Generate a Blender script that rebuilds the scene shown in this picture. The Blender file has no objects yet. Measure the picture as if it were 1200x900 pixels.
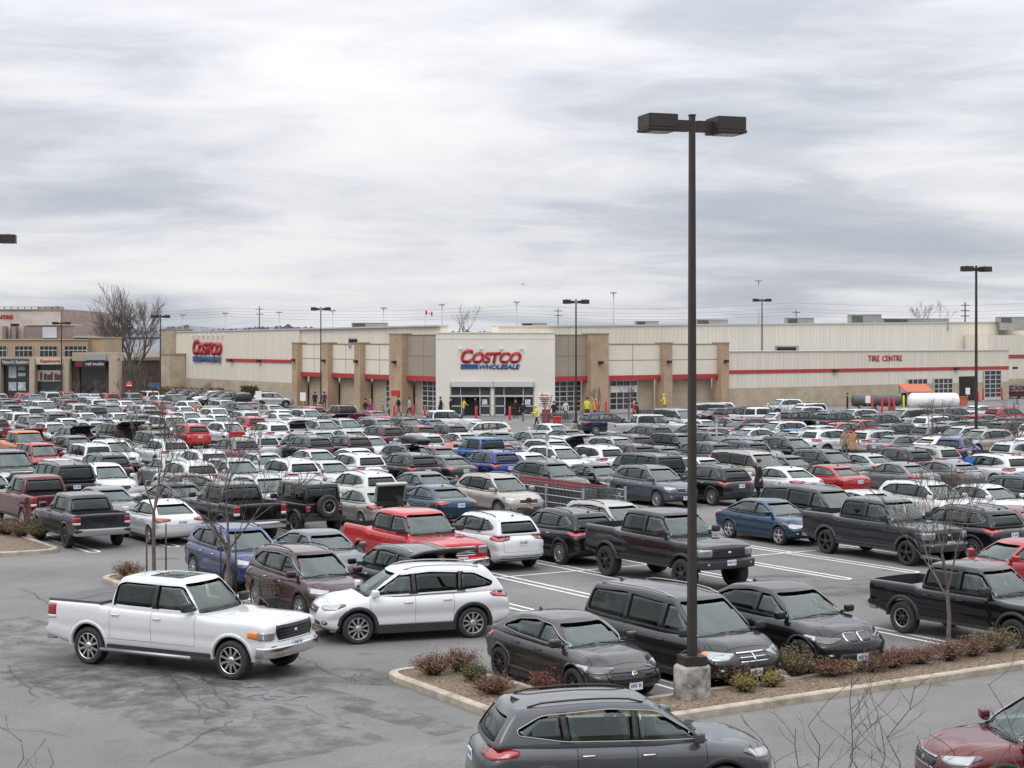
import bpy, bmesh, math, random
import numpy as np
from mathutils import Vector, Matrix, Euler
from mathutils.bvhtree import BVHTree
from mathutils.geometry import delaunay_2d_cdt

SC = bpy.context.scene
COL = SC.collection
R = math.radians
rnd = random.Random(7)
SKY_OX, SKY_OY, CLOUD_STRENGTH, EXPOSURE = 0.4, 9.1, 1.06, 0.0
# ------------------------------------------------------------------ helpers
def link(o, parent=None):
    COL.objects.link(o)
    if parent is not None:
        o.parent = parent
    return o

def tag(o, label=None, cat=None, group=None, kind=None):
    if label: o['label'] = label
    if cat: o['category'] = cat
    if group: o['group'] = group
    if kind: o['kind'] = kind
    return o

def empty(name, loc=(0, 0, 0), rz=0.0, parent=None):
    o = bpy.data.objects.new(name, None)
    o.empty_display_size = 0.2
    o.location = loc
    o.rotation_euler = (0, 0, rz)
    return link(o, parent)

def mesh_obj(name, me, parent=None, loc=(0, 0, 0), rot=(0, 0, 0)):
    o = bpy.data.objects.new(name, me)
    o.location = loc
    o.rotation_euler = rot
    return link(o, parent)

class MB:
    """collects vertices, faces and material indices for ONE mesh"""
    def __init__(self):
        self.v, self.f, self.m, self.s = [], [], [], []
    def add(self, verts, faces, mi=0, smooth=False):
        o = len(self.v)
        self.v.extend([tuple(p) for p in verts])
        for f in faces:
            self.f.append([i + o for i in f]); self.m.append(mi); self.s.append(smooth)
    def box(self, x0, x1, y0, y1, z0, z1, mi=0, mat=None):
        vs = [Vector(p) for p in ((x0,y0,z0),(x1,y0,z0),(x1,y1,z0),(x0,y1,z0),(x0,y0,z1),(x1,y0,z1),(x1,y1,z1),(x0,y1,z1))]
        if mat is not None: vs = [mat @ p for p in vs]
        self.add(vs, [(0,3,2,1),(4,5,6,7),(0,1,5,4),(1,2,6,5),(2,3,7,6),(3,0,4,7)], mi)
    def tube(self, pts, rads, n=8, mi=0, cap=True, smooth=True, up=None):
        pts = [Vector(p) for p in pts]
        if not hasattr(rads, '__len__'): rads = [rads] * len(pts)
        o = len(self.v)
        ref = None
        for i, p in enumerate(pts):
            d = (pts[min(i+1, len(pts)-1)] - pts[max(i-1, 0)])
            if d.length < 1e-9: d = Vector((0, 0, 1))
            d.normalize()
            if ref is None:
                ref = Vector((1, 0, 0)) if abs(d.x) < 0.8 else Vector((0, 1, 0))
                if up is not None: ref = Vector(up)
            a = (ref - d * ref.dot(d)).normalized()
            b = d.cross(a)
            ref = a
            for k in range(n):
                t = 2 * math.pi * (k + (0.5 if n == 4 else 0)) / n
                self.v.append(tuple(p + (a * math.cos(t) + b * math.sin(t)) * rads[i]))
        for i in range(len(pts) - 1):
            for k in range(n):
                k2 = (k + 1) % n
                self.f.append([o+i*n+k, o+i*n+k2, o+(i+1)*n+k2, o+(i+1)*n+k]); self.m.append(mi); self.s.append(smooth)
        if cap:
            self.f.append([o + k for k in range(n)][::-1]); self.m.append(mi); self.s.append(False)
            e = o + (len(pts)-1)*n
            self.f.append([e + k for k in range(n)]); self.m.append(mi); self.s.append(False)
    def lathe(self, prof, n=24, mi=0, axis='z', mat=None, smooth=True, arc=None):
        """prof: (r, h) list revolved round the axis"""
        o = len(self.v)
        for r, h in prof:
            for k in range(n):
                t = 2 * math.pi * k / n
                if axis == 'z': p = Vector((r*math.cos(t), r*math.sin(t), h))
                elif axis == 'y': p = Vector((r*math.cos(t), h, r*math.sin(t)))
                else: p = Vector((h, r*math.cos(t), r*math.sin(t)))
                if mat is not None: p = mat @ p
                self.v.append(tuple(p))
        flip = axis == 'y'
        for i in range(len(prof) - 1):
            for k in range(n):
                k2 = (k+1) % n
                f = [o+i*n+k, o+i*n+k2, o+(i+1)*n+k2, o+(i+1)*n+k]
                self.f.append(f[::-1] if flip else f); self.m.append(mi); self.s.append(smooth)
    def prism(self, poly, axis, a0, a1, mi=0, mat=None):
        """2D polygon extruded along an axis ('x': poly=(y,z), 'y': poly=(x,z), 'z': poly=(x,y))"""
        n = len(poly); o = len(self.v)
        for a in (a0, a1):
            for p, q in poly:
                w = Vector((a,p,q)) if axis == 'x' else Vector((p,a,q)) if axis == 'y' else Vector((p,q,a))
                if mat is not None: w = mat @ w
                self.v.append(tuple(w))
        ar = sum(poly[i][0]*poly[(i+1)%n][1]-poly[(i+1)%n][0]*poly[i][1] for i in range(n))
        pos = (ar > 0) == (a1 > a0)
        if axis == 'y': pos = not pos
        A = [o+i for i in range(n)]; B = [o+n+i for i in range(n)]
        fs = [A[::-1], B] if pos else [A, B[::-1]]
        for f in fs: self.f.append(f); self.m.append(mi); self.s.append(False)
        for i in range(n):
            j = (i+1) % n
            f = [o+i, o+j, o+n+j, o+n+i]
            self.f.append(f if pos else f[::-1]); self.m.append(mi); self.s.append(False)
    def mesh(self, name, mats):
        me = bpy.data.meshes.new(name)
        me.from_pydata(self.v, [], self.f)
        for m in mats: me.materials.append(m)
        if self.f:
            me.polygons.foreach_set('material_index', self.m)
            me.polygons.foreach_set('use_smooth', self.s)
        me.update()
        return me
    def build(self, name, mats, parent=None, loc=(0,0,0), rot=(0,0,0), bevel=0.0, seg=2):
        if not isinstance(mats, (list, tuple)): mats = [mats]
        me = self.mesh(name, mats)
        if bevel: bevel_mesh(me, bevel, seg)
        return mesh_obj(name, me, parent, loc, rot)

def bevel_mesh(me, w, seg=2, ang=35):
    bm = bmesh.new(); bm.from_mesh(me)
    bmesh.ops.remove_doubles(bm, verts=bm.verts, dist=1e-5)
    es = [e for e in bm.edges if len(e.link_faces) == 2 and e.calc_face_angle(0) > math.radians(ang)]
    bmesh.ops.bevel(bm, geom=es, offset=w, segments=seg, affect='EDGES', clamp_overlap=True)
    bm.to_mesh(me); bm.free()

def clean_poly(poly):
    out = []
    for p in poly:
        if not out or (abs(p[0]-out[-1][0]) + abs(p[1]-out[-1][1])) > 1e-5: out.append(p)
    if len(out) > 1 and (abs(out[0][0]-out[-1][0]) + abs(out[0][1]-out[-1][1])) < 1e-5: out.pop()
    return out

def clip_poly(poly, a, b, c):
    """keep the side a*x+b*z+c >= 0"""
    out = []
    n = len(poly)
    for i in range(n):
        p, q = poly[i], poly[(i+1) % n]
        dp = a*p[0]+b*p[1]+c; dq = a*q[0]+b*q[1]+c
        if dp >= 0: out.append(p)
        if (dp >= 0) != (dq >= 0):
            t = dp/(dp-dq)
            out.append((p[0]+(q[0]-p[0])*t, p[1]+(q[1]-p[1])*t))
    return clean_poly(out)

def round_poly(poly, r, seg=3):
    poly = clean_poly(poly)
    n = len(poly); out = []
    for i in range(n):
        p0, p, p1 = (Vector(poly[(i-1) % n]), Vector(poly[i]), Vector(poly[(i+1) % n]))
        a, b = p0 - p, p1 - p
        la, lb = a.length, b.length
        if la < 1e-6 or lb < 1e-6: continue
        a /= la; b /= lb
        d = min(r, la*0.45, lb*0.45)
        s, e = p + a*d, p + b*d
        for k in range(seg+1):
            t = k/seg
            out.append(tuple(s*(1-t)**2 + p*2*t*(1-t) + e*t*t))
    return clean_poly(out)

def point_in(poly, x, y):
    c = False; n = len(poly); j = n-1
    for i in range(n):
        xi, yi = poly[i]; xj, yj = poly[j]
        if (yi > y) != (yj > y) and x < (xj-xi)*(y-yi)/(yj-yi)+xi: c = not c
        j = i
    return c

def dense_poly(poly, step):
    out = []
    n = len(poly)
    for i in range(n):
        p, q = poly[i], poly[(i+1) % n]
        L = math.hypot(q[0]-p[0], q[1]-p[1]); k = max(1, int(math.ceil(L/step)))
        for j in range(k):
            t = j/k; out.append((p[0]+(q[0]-p[0])*t, p[1]+(q[1]-p[1])*t))
    return out

def project(mb, bvh, poly, axis, sign, off, thick=0.012, step=0.08, mi=0, maxd=0.35, hint=None, smooth=True):
    """lay a 2D outline onto a curved surface along one axis and give it a little thickness.
    axis 'x': poly = (y,z); 'y': poly = (x,z); 'z': poly = (x,y); sign: the side the ray comes from"""
    poly = dense_poly(clean_poly(poly), step)
    pts = [Vector(p) for p in poly]
    xs = [p[0] for p in poly]; ys = [p[1] for p in poly]
    n0 = len(pts)
    gx = int((max(xs)-min(xs))/step); gy = int((max(ys)-min(ys))/step)
    for i in range(1, gx+1):
        for j in range(1, gy+1):
            x = min(xs)+(max(xs)-min(xs))*i/(gx+1); y = min(ys)+(max(ys)-min(ys))*j/(gy+1)
            if point_in(poly, x, y):
                if min(math.hypot(x-p[0], y-p[1]) for p in poly) > step*0.4: pts.append(Vector((x, y)))
    res = delaunay_2d_cdt(pts, [], [list(range(n0))], 1, 1e-6)
    vs, fs = res[0], res[2]
    P, N = [], []
    d = {'x': Vector((-sign,0,0)), 'y': Vector((0,-sign,0)), 'z': Vector((0,0,-sign))}[axis]
    for v in vs:
        o = Vector((5*sign, v[0], v[1])) if axis == 'x' else Vector((v[0], 5*sign, v[1])) if axis == 'y' else Vector((v[0], v[1], 5*sign))
        h = bvh.ray_cast(o, d)
        if h[0] is None: P.append(None); N.append(None)
        else:
            nn = h[1]
            if nn.dot(d) > 0: nn = -nn
            P.append(h[0]); N.append(nn)
    good = []
    for f in fs:
        if any(P[i] is None for i in f): continue
        if max((P[f[i]]-P[f[(i+1) % len(f)]]).length for i in range(len(f))) > maxd: continue
        good.append(list(f))
    if not good: return False
    used = sorted({i for f in good for i in f}); idx = {u: k for k, u in enumerate(used)}
    V = [P[u]+N[u]*off for u in used] + [P[u]+N[u]*(off-thick) for u in used]
    m = len(used); F = []
    cnt = {}
    ax = {'x': 0, 'y': 1, 'z': 2}[axis]
    for f in good:
        g = [idx[i] for i in f]
        a, b, c = V[g[0]], V[g[1]], V[g[2]]
        if ((b-a).cross(c-a))[ax]*sign < 0: g = g[::-1]
        F.append(g)
        for i in range(len(g)): cnt[(g[i], g[(i+1) % len(g)])] = 1
    mb.add(V, F, mi, smooth)
    R = []
    for (a, b) in cnt:
        if (b, a) not in cnt: R.append([b, a, a+m, b+m])
    o = len(mb.v) - len(V)
    for f in R:
        mb.f.append([i+o for i in f]); mb.m.append(mi); mb.s.append(False)
    return True

def node_mat(name):
    m = bpy.data.materials.new(name); m.use_nodes = True
    nt = m.node_tree
    for n in list(nt.nodes): nt.nodes.remove(n)
    out = nt.nodes.new('ShaderNodeOutputMaterial')
    return m, nt, out

def principled(name, col, rough=0.5, metal=0.0, spec=0.5, coat=0.0, coat_r=0.05, noise=None, bump=None, emit=None, alpha=None, ior=None):
    """noise=(scale, amount[, detail]) varies the base colour; bump=(scale, strength)"""
    m, nt, out = node_mat(name)
    b = nt.nodes.new('ShaderNodeBsdfPrincipled')
    nt.links.new(b.outputs[0], out.inputs[0])
    b.inputs['Base Color'].default_value = (*col, 1)
    b.inputs['Roughness'].default_value = rough
    b.inputs['Metallic'].default_value = metal
    b.inputs['Specular IOR Level'].default_value = spec
    b.inputs['Coat Weight'].default_value = coat
    b.inputs['Coat Roughness'].default_value = coat_r
    if ior: b.inputs['IOR'].default_value = ior
    if emit:
        b.inputs['Emission Color'].default_value = (*emit[0], 1); b.inputs['Emission Strength'].default_value = emit[1]
    if noise or bump:
        tc = nt.nodes.new('ShaderNodeTexCoord')
    if noise:
        nz = nt.nodes.new('ShaderNodeTexNoise'); nz.inputs['Scale'].default_value = noise[0]
        nz.inputs['Detail'].default_value = noise[2] if len(noise) > 2 else 5
        nt.links.new(tc.outputs['Object'], nz.inputs['Vector'])
        mp = nt.nodes.new('ShaderNodeMapRange')
        mp.inputs[1].default_value = 0.3; mp.inputs[2].default_value = 0.7
        mp.inputs[3].default_value = 1-noise[1]; mp.inputs[4].default_value = 1+noise[1]
        nt.links.new(nz.outputs[0], mp.inputs[0])
        mx = nt.nodes.new('ShaderNodeMix'); mx.data_type = 'RGBA'; mx.blend_type = 'MULTIPLY'; mx.inputs[0].default_value = 1
        mx.inputs[6].default_value = (*col, 1)
        nt.links.new(mp.outputs[0], mx.inputs[7])
        nt.links.new(mx.outputs[2], b.inputs['Base Color'])
    if bump:
        nz2 = nt.nodes.new('ShaderNodeTexNoise'); nz2.inputs['Scale'].default_value = bump[0]; nz2.inputs['Detail'].default_value = 4
        nt.links.new(tc.outputs['Object'], nz2.inputs['Vector'])
        bp = nt.nodes.new('ShaderNodeBump'); bp.inputs['Strength'].default_value = bump[1]; bp.inputs['Distance'].default_value = 0.02
        nt.links.new(nz2.outputs[0], bp.inputs['Height']); nt.links.new(bp.outputs[0], b.inputs['Normal'])
    return m
# ------------------------------------------------------------------ vehicle materials
def dusty(name, col, rough, metal, coat, dust=0.075):
    m, nt, out = node_mat(name)
    b = nt.nodes.new('ShaderNodeBsdfPrincipled'); nt.links.new(b.outputs[0], out.inputs[0])
    b.inputs['Metallic'].default_value = metal
    b.inputs['Coat Weight'].default_value = coat; b.inputs['Coat Roughness'].default_value = 0.03; b.inputs['Specular IOR Level'].default_value = 0.08
    tc = nt.nodes.new('ShaderNodeTexCoord')
    nz = nt.nodes.new('ShaderNodeTexNoise'); nz.inputs['Scale'].default_value = 2.2; nz.inputs['Detail'].default_value = 6
    nt.links.new(tc.outputs['Object'], nz.inputs['Vector'])
    sp = nt.nodes.new('ShaderNodeSeparateXYZ'); nt.links.new(tc.outputs['Object'], sp.inputs[0])
    # road dirt thrown up on the lower flanks: noise against height
    ad = nt.nodes.new('ShaderNodeMath'); ad.operation = 'MULTIPLY_ADD'
    ad.inputs[1].default_value = -1.3; nt.links.new(sp.outputs['Z'], ad.inputs[0]); nt.links.new(nz.outputs[0], ad.inputs[2])
    mp = nt.nodes.new('ShaderNodeMapRange'); mp.inputs[1].default_value = -0.55; mp.inputs[2].default_value = 0.25
    mp.inputs[3].default_value = 0.006; mp.inputs[4].default_value = dust
    nt.links.new(ad.outputs[0], mp.inputs[0])
    mx = nt.nodes.new('ShaderNodeMix'); mx.data_type = 'RGBA'
    mx.inputs[6].default_value = (*col, 1); mx.inputs[7].default_value = (0.17, 0.16, 0.15, 1)
    nt.links.new(mp.outputs[0], mx.inputs[0]); nt.links.new(mx.outputs[2], b.inputs['Base Color'])
    rg = nt.nodes.new('ShaderNodeMapRange'); rg.inputs[1].default_value = 0.0; rg.inputs[2].default_value = 0.5
    rg.inputs[3].default_value = rough; rg.inputs[4].default_value = 0.75
    nt.links.new(mp.outputs[0], rg.inputs[0]); nt.links.new(rg.outputs[0], b.inputs['Roughness'])
    return m

PAINTS = {
    'white': ((0.60, 0.61, 0.62), 0.35, 0.0), 'pearl white': ((0.58, 0.575, 0.55), 0.35, 0.0),
    'silver': ((0.42, 0.43, 0.44), 0.38, 0.55), 'grey': ((0.13, 0.132, 0.138), 0.4, 0.45),
    'light grey': ((0.30, 0.31, 0.31), 0.4, 0.45), 'slate grey': ((0.075, 0.083, 0.10), 0.38, 0.45),
    'dark grey': ((0.022, 0.022, 0.026), 0.38, 0.35), 'charcoal': ((0.011, 0.0105, 0.0115), 0.36, 0.2),
    'black': ((0.004, 0.004, 0.005), 0.3, 0.0), 'navy': ((0.007, 0.012, 0.035), 0.34, 0.3),
    'blue': ((0.005, 0.023, 0.105), 0.32, 0.25), 'teal blue': ((0.001, 0.028, 0.062), 0.32, 0.3),
    'royal blue': ((0.007, 0.016, 0.14), 0.32, 0.15), 'bright blue': ((0.01, 0.10, 0.28), 0.32, 0.2),
    'red': ((0.30, 0.006, 0.010), 0.3, 0.0), 'bright red': ((0.42, 0.012, 0.013), 0.3, 0.0),
    'dark red': ((0.095, 0.004, 0.008), 0.32, 0.15), 'maroon': ((0.030, 0.006, 0.009), 0.32, 0.25),
    'champagne': ((0.33, 0.335, 0.30), 0.4, 0.4), 'beige': ((0.33, 0.30, 0.26), 0.4, 0.4),
    'brown': ((0.075, 0.06, 0.05), 0.36, 0.35), 'dark green': ((0.018, 0.03, 0.026), 0.36, 0.2),
    'orange': ((0.46, 0.12, 0.008), 0.36, 0.0), 'greenish silver': ((0.30, 0.34, 0.31), 0.4, 0.4),
    'gunmetal': ((0.066, 0.070, 0.077), 0.36, 0.45),
    'smoke': ((0.026, 0.023, 0.022), 0.32, 0.35),
}
_paint = {}
def paint(c):
    if c not in _paint:
        col, r, m = PAINTS[c]
        _paint[c] = dusty('paint_' + c.replace(' ', '_'), col, r, m*.7, 1.0)
    return _paint[c]

def glass_mat(name, tint, refl_ior=1.6, rough=0.02, film=0.0):
    m, nt, out = node_mat(name)
    tr = nt.nodes.new('ShaderNodeBsdfTransparent'); tr.inputs[0].default_value = (*tint, 1)
    gl = nt.nodes.new('ShaderNodeBsdfGlossy'); gl.inputs['Roughness'].default_value = rough
    gl.inputs[0].default_value = (0.80, 0.90, 0.87, 1)
    fr = nt.nodes.new('ShaderNodeFresnel'); fr.inputs[0].default_value = refl_ior
    mx = nt.nodes.new('ShaderNodeMixShader')
    ad = nt.nodes.new('ShaderNodeMath'); ad.operation = 'ADD'; ad.inputs[1].default_value = film; ad.use_clamp = True
    nt.links.new(fr.outputs[0], ad.inputs[0]); nt.links.new(ad.outputs[0], mx.inputs[0])
    nt.links.new(tr.outputs[0], mx.inputs[1]); nt.links.new(gl.outputs[0], mx.inputs[2])
    nt.links.new(mx.outputs[0], out.inputs[0])
    return m

M = {}
def car_materials():
    M['trim'] = principled('black_plastic_trim', (0.022, 0.022, 0.024), 0.62, noise=(6, 0.3))
    M['gloss_black'] = principled('gloss_black', (0.01, 0.01, 0.011), 0.16)
    M['well'] = principled('wheel_well_liner', (0.010, 0.010, 0.010), 0.9)
    M['interior'] = principled('car_interior', (0.11, 0.108, 0.106), 0.8)
    M['seat'] = principled('seat_fabric', (0.13, 0.125, 0.12), 0.85)
    M['rubber'] = principled('tyre_rubber', (0.026, 0.025, 0.024), 0.85, noise=(9, 0.35))
    M['alloy'] = principled('alloy_rim', (0.42, 0.42, 0.43), 0.35, 0.7)
    M['rim_black'] = principled('black_rim', (0.016, 0.016, 0.018), 0.45, noise=(9, .3))
    M['hubcap'] = principled('silver_hubcap', (0.34, 0.34, 0.35), 0.45, 0.4)
    M['chrome'] = principled('chrome', (0.62, 0.62, 0.63), 0.16, 1.0)
    M['satin'] = principled('satin_metal', (0.36, 0.36, 0.37), 0.38, 0.8)
    M['lens'] = principled('headlight_lens', (0.30, 0.31, 0.32), 0.10, 0.5, coat=1.0)
    M['lens_dark'] = principled('headlight_inner', (0.05, 0.05, 0.055), 0.12, 0.2, coat=1.0)
    M['amber'] = principled('amber_lens', (0.62, 0.20, 0.02), 0.2, coat=1.0)
    M['redlens'] = principled('tail_light_red', (0.27, 0.010, 0.014), 0.15, coat=1.0)
    M['redlens_dark'] = principled('tail_light_dark', (0.10, 0.006, 0.008), 0.15, coat=1.0)
    M['whitelens'] = principled('tail_light_white', (0.55, 0.5, 0.5), 0.2, coat=1.0)
    M['plate'] = principled('licence_plate', (0.62, 0.65, 0.70), 0.5)
    M['plate_blue'] = principled('licence_plate_lettering', (0.03, 0.06, 0.22), 0.5)
    M['bedliner'] = principled('bed_liner', (0.016, 0.016, 0.017), 0.8)
    M['tonneau'] = principled('tonneau_vinyl', (0.075, 0.077, 0.082), 0.6, noise=(3, .25))
    M['glass'] = glass_mat('car_glass', (0.74, 0.80, 0.77), 1.6, film=0.025)
    M['screen'] = glass_mat('windshield_glass', (0.58, 0.66, 0.63), 1.55, film=0.06)
    M['privacy'] = glass_mat('privacy_glass', (0.10, 0.108, 0.11), 1.55)

# ------------------------------------------------------------------ vehicle shapes
def smooth(a, b, x):
    t = np.clip((x-a)/(b-a), 0, 1); return t*t*(3-2*t)

def pchip(xy):
    xy = sorted(xy)
    X = np.array([p[0] for p in xy], float); Y = np.array([p[1] for p in xy], float)
    h = np.diff(X); d = np.diff(Y)/h
    m = np.zeros(len(X))
    m[0], m[-1] = d[0], d[-1]
    for i in range(1, len(X)-1):
        if d[i-1]*d[i] > 0:
            w1, w2 = 2*h[i]+h[i-1], h[i]+2*h[i-1]
            m[i] = (w1+w2)/(w1/d[i-1]+w2/d[i])
    def f(x):
        x = np.clip(np.asarray(x, float), X[0], X[-1])
        i = np.clip(np.searchsorted(X, x, 'right')-1, 0, len(X)-2)
        t = (x-X[i])/h[i]
        return ((2*t**3-3*t**2+1)*Y[i] + (t**3-2*t**2+t)*h[i]*m[i] + (-2*t**3+3*t**2)*Y[i+1] + (t**3-t**2)*h[i]*m[i+1])
    return f

def rbox(hx, hy, z0, z1, r, nx, ny, nz, rs=3):
    """rounded box as points and quads, dense enough to be bent"""
    def axis(a, b, n):
        k = [a + r*(1-math.cos(math.pi/2*i/rs)) for i in range(rs)] + list(np.linspace(a+r, b-r, n)) + [b - r*(1-math.cos(math.pi/2*(rs-1-i)/rs)) for i in range(rs)]
        return k
    ax, ay, az = axis(-hx, hx, nx), axis(-hy, hy, ny), axis(z0, z1, nz)
    idx = {}; P = []
    A, B, C = len(ax), len(ay), len(az)
    def vid(i, j, k):
        key = (i, j, k)
        if key not in idx:
            p = np.array([ax[i], ay[j], az[k]])
            q = np.array([min(max(p[0], -hx+r), hx-r), min(max(p[1], -hy+r), hy-r), min(max(p[2], z0+r), z1-r)])
            d = p-q; n = np.linalg.norm(d)
            if n > 1e-9: p = q + d*(r/n)
            idx[key] = len(P); P.append(p)
        return idx[key]
    F = []
    for j in range(B-1):
        for k in range(C-1):
            F.append([vid(0,j,k), vid(0,j,k+1), vid(0,j+1,k+1), vid(0,j+1,k)])
            F.append([vid(A-1,j,k), vid(A-1,j+1,k), vid(A-1,j+1,k+1), vid(A-1,j,k+1)])
    for i in range(A-1):
        for k in range(C-1):
            F.append([vid(i,0,k), vid(i+1,0,k), vid(i+1,0,k+1), vid(i,0,k+1)])
            F.append([vid(i,B-1,k), vid(i,B-1,k+1), vid(i+1,B-1,k+1), vid(i+1,B-1,k)])
        for j in range(B-1):
            F.append([vid(i,j,0), vid(i,j+1,0), vid(i+1,j+1,0), vid(i+1,j,0)])
            F.append([vid(i,j,C-1), vid(i+1,j,C-1), vid(i+1,j+1,C-1), vid(i,j+1,C-1)])
    return np.array(P), F

def boolean(me, cutters, op='DIFFERENCE'):
    a = bpy.data.objects.new('tmp_a', me); COL.objects.link(a)
    tmp = []
    for c in cutters:
        o = bpy.data.objects.new('tmp_c', c); COL.objects.link(o); tmp.append(o)
        md = a.modifiers.new('b', 'BOOLEAN'); md.operation = op; md.object = o; md.solver = 'EXACT'
        md.use_self = False
        try: md.material_mode = 'TRANSFER'
        except Exception: pass
    dg = bpy.context.evaluated_depsgraph_get()
    res = bpy.data.meshes.new_from_object(a.evaluated_get(dg))
    for o in [a] + tmp: bpy.data.objects.remove(o)
    return res

SED = dict(L=4.65, W=1.80, H=1.44, wb=2.70, FO=.92, R=.325, tw=.22, rr=.10, bz=.20,
    top=[(-2.33,1.00),(-1.9,1.05),(-1.2,1.02),(1.1,.97),(1.7,.92),(2.1,.84),(2.33,.75)],
    side=[(0,.90),(.10,.955),(.30,.972),(.52,.982),(.70,1.0),(.77,.996),(.86,.965),(1,.90)],
    nose=[(0,-.16),(.18,-.03),(.5,0),(.75,-.07),(1,-.24)], tail=[(0,.16),(.3,.02),(.6,0),(.85,.05),(1,.12)], ncr=.26, tcr=.18,
    A=(1.22,.28), D=(-1.00,-1.82), roof=[(-1.2,1.39),(-.25,1.44),(.4,1.40)], belt=[(-1.9,1.03),(1.2,.94)], hb=.86, hr=.60, gr=.08,
    dlo=[(1.02,.08),(.30,.84),(-.2,.90),(-.85,.84),(-1.48,.22),(-1.42,.10)], pillars=[(-.02,.09,0)], xB=-.02, xF=1.06, xC=-.92,
    hl=[(-.40,.66),(-.25,.60),(.10,.62),(.42,.75),(.36,.79),(0,.75),(-.40,.71)],
    tl=[(-.34,.86),(.05,.80),(.34,.86),(.36,.94),(.05,.98),(-.34,.94)],
    grille=(.44,.60,.70), intake=(.62,.30,.46), rim='alloy5', tg=(.66,.72), rw=(.13,.86), clad=0, rails=0, plate_r=.80)
def spec(base, **k):
    d = dict(base); d.update(k); return d
HAT = spec(SED, L=4.46, W=1.80, H=1.44, wb=2.73, FO=.90, R=.335,
    top=[(-2.23,.96),(-1.8,1.06),(-.8,1.02),(1.0,.98),(1.6,.93),(2.0,.85),(2.23,.75)],
    A=(1.10,.22), D=(-1.30,-2.02), roof=[(-1.7,1.33),(-.4,1.44),(.3,1.41)], belt=[(-1.9,1.06),(1.1,.95)],
    dlo=[(.92,.08),(.22,.84),(-.3,.90),(-.9,.80),(-1.35,.42),(-1.38,.26),(-.7,.10)], pillars=[(-.08,.09,0)], xB=-.08, xF=.98, xC=-.90,
    hl=[(-.36,.70),(-.2,.62),(.15,.63),(.42,.72),(.38,.77),(0,.74),(-.36,.73)],
    tl=[(-.22,.86),(.05,.82),(.30,.88),(.30,.95),(.05,.99),(-.22,.95)], grille=(.60,.42,.70), intake=(.30,.26,.36), rim='black10', tg=(.66,.66), rw=(.22,.84), badge='wing')
XOV = spec(SED, L=4.65, W=1.84, H=1.69, wb=2.70, FO=.93, R=.36, tw=.235, bz=.24,
    top=[(-2.33,1.05),(-1.9,1.15),(-.8,1.13),(1.15,1.09),(1.7,1.06),(2.1,1.00),(2.33,.92)],
    nose=[(0,-.14),(.2,-.02),(.5,0),(.80,-.04),(1,-.14)], tail=[(0,.14),(.25,0),(.5,.02),(.8,.05),(1,.10)],
    A=(1.30,.38), D=(-1.78,-2.14), roof=[(-1.9,1.60),(-.5,1.67),(.5,1.62)], belt=[(-2.2,1.14),(1.3,1.06)], hb=.86, hr=.635,
    dlo=[(1.10,.08),(.40,.84),(-.3,.88),(-1.35,.82),(-1.72,.46),(-1.70,.30),(-1.0,.10)], pillars=[(.06,.09,0),(-1.0,.09,.12)], xB=.06, xF=1.12, xC=-.88,
    hl=[(-.36,.83),(-.2,.78),(.10,.80),(.27,.90),(.22,.945),(0,.91),(-.36,.88)],
    tl=[(-.30,.98),(.02,.93),(.34,.98),(.34,1.06),(.04,1.13),(-.30,1.08)],
    grille=(.42,.68,.84), intake=(.60,.34,.54), rim='alloy10', tg=(.72,.62), rw=(.16,.82), clad=1, rails=1, plate_r=.88)
SUV3 = spec(XOV, L=4.78, W=1.89, H=1.69, wb=2.78, FO=.92, R=.365,
    top=[(-2.39,1.04),(-2.0,1.13),(-.8,1.11),(1.2,1.08),(1.75,1.05),(2.15,.99),(2.39,.91)],
    A=(1.38,.45), D=(-1.80,-2.22), belt=[(-2.2,1.13),(1.3,1.04)],
    dlo=[(1.18,.08),(.46,.84),(-.3,.88),(-1.40,.82),(-1.86,.40),(-1.80,.20),(-1.2,.09)], pillars=[(.10,.09,0),(-1.02,.08,.10)], xB=.10, xF=1.18, xC=-.90)
BIG = spec(XOV, L=5.20, W=2.03, H=1.93, wb=3.10, FO=.95, R=.40, tw=.27, rr=.09, bz=.30,
    top=[(-2.6,1.10),(-2.3,1.20),(0,1.20),(1.4,1.20),(2.0,1.16),(2.4,1.10),(2.6,1.0)],
    nose=[(0,-.10),(.25,0),(.6,-.02),(.85,-.06),(1,-.14)], tail=[(0,.10),(.25,0),(.3,.05),(.8,.06),(1,.08)], ncr=.20, tcr=.12,
    A=(1.50,.72), D=(-2.34,-2.50), roof=[(-2.3,1.86),(-.5,1.91),(.8,1.86)], belt=[(-2.4,1.19),(1.5,1.17)], hb=.93, hr=.74, gr=.07,
    dlo=[(1.32,.08),(.74,.86),(-1.0,.90),(-2.16,.88),(-2.22,.10)], pillars=[(.35,.10,0),(-.75,.10,0),(-1.62,.07,0)], xB=.35, xF=1.34, xC=-.72,
    hl=[(-.30,.86),(-.25,.78),(.10,.80),(.22,.86),(.22,1.02),(-.30,1.0)], tl=[(-.10,.95),(.12,.92),(.20,1.0),(.20,1.2),(-.06,1.2)],
    grille=(.58,.74,1.02), intake=(.62,.40,.56), rw=(.14,.88), plate_r=.95)
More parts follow.
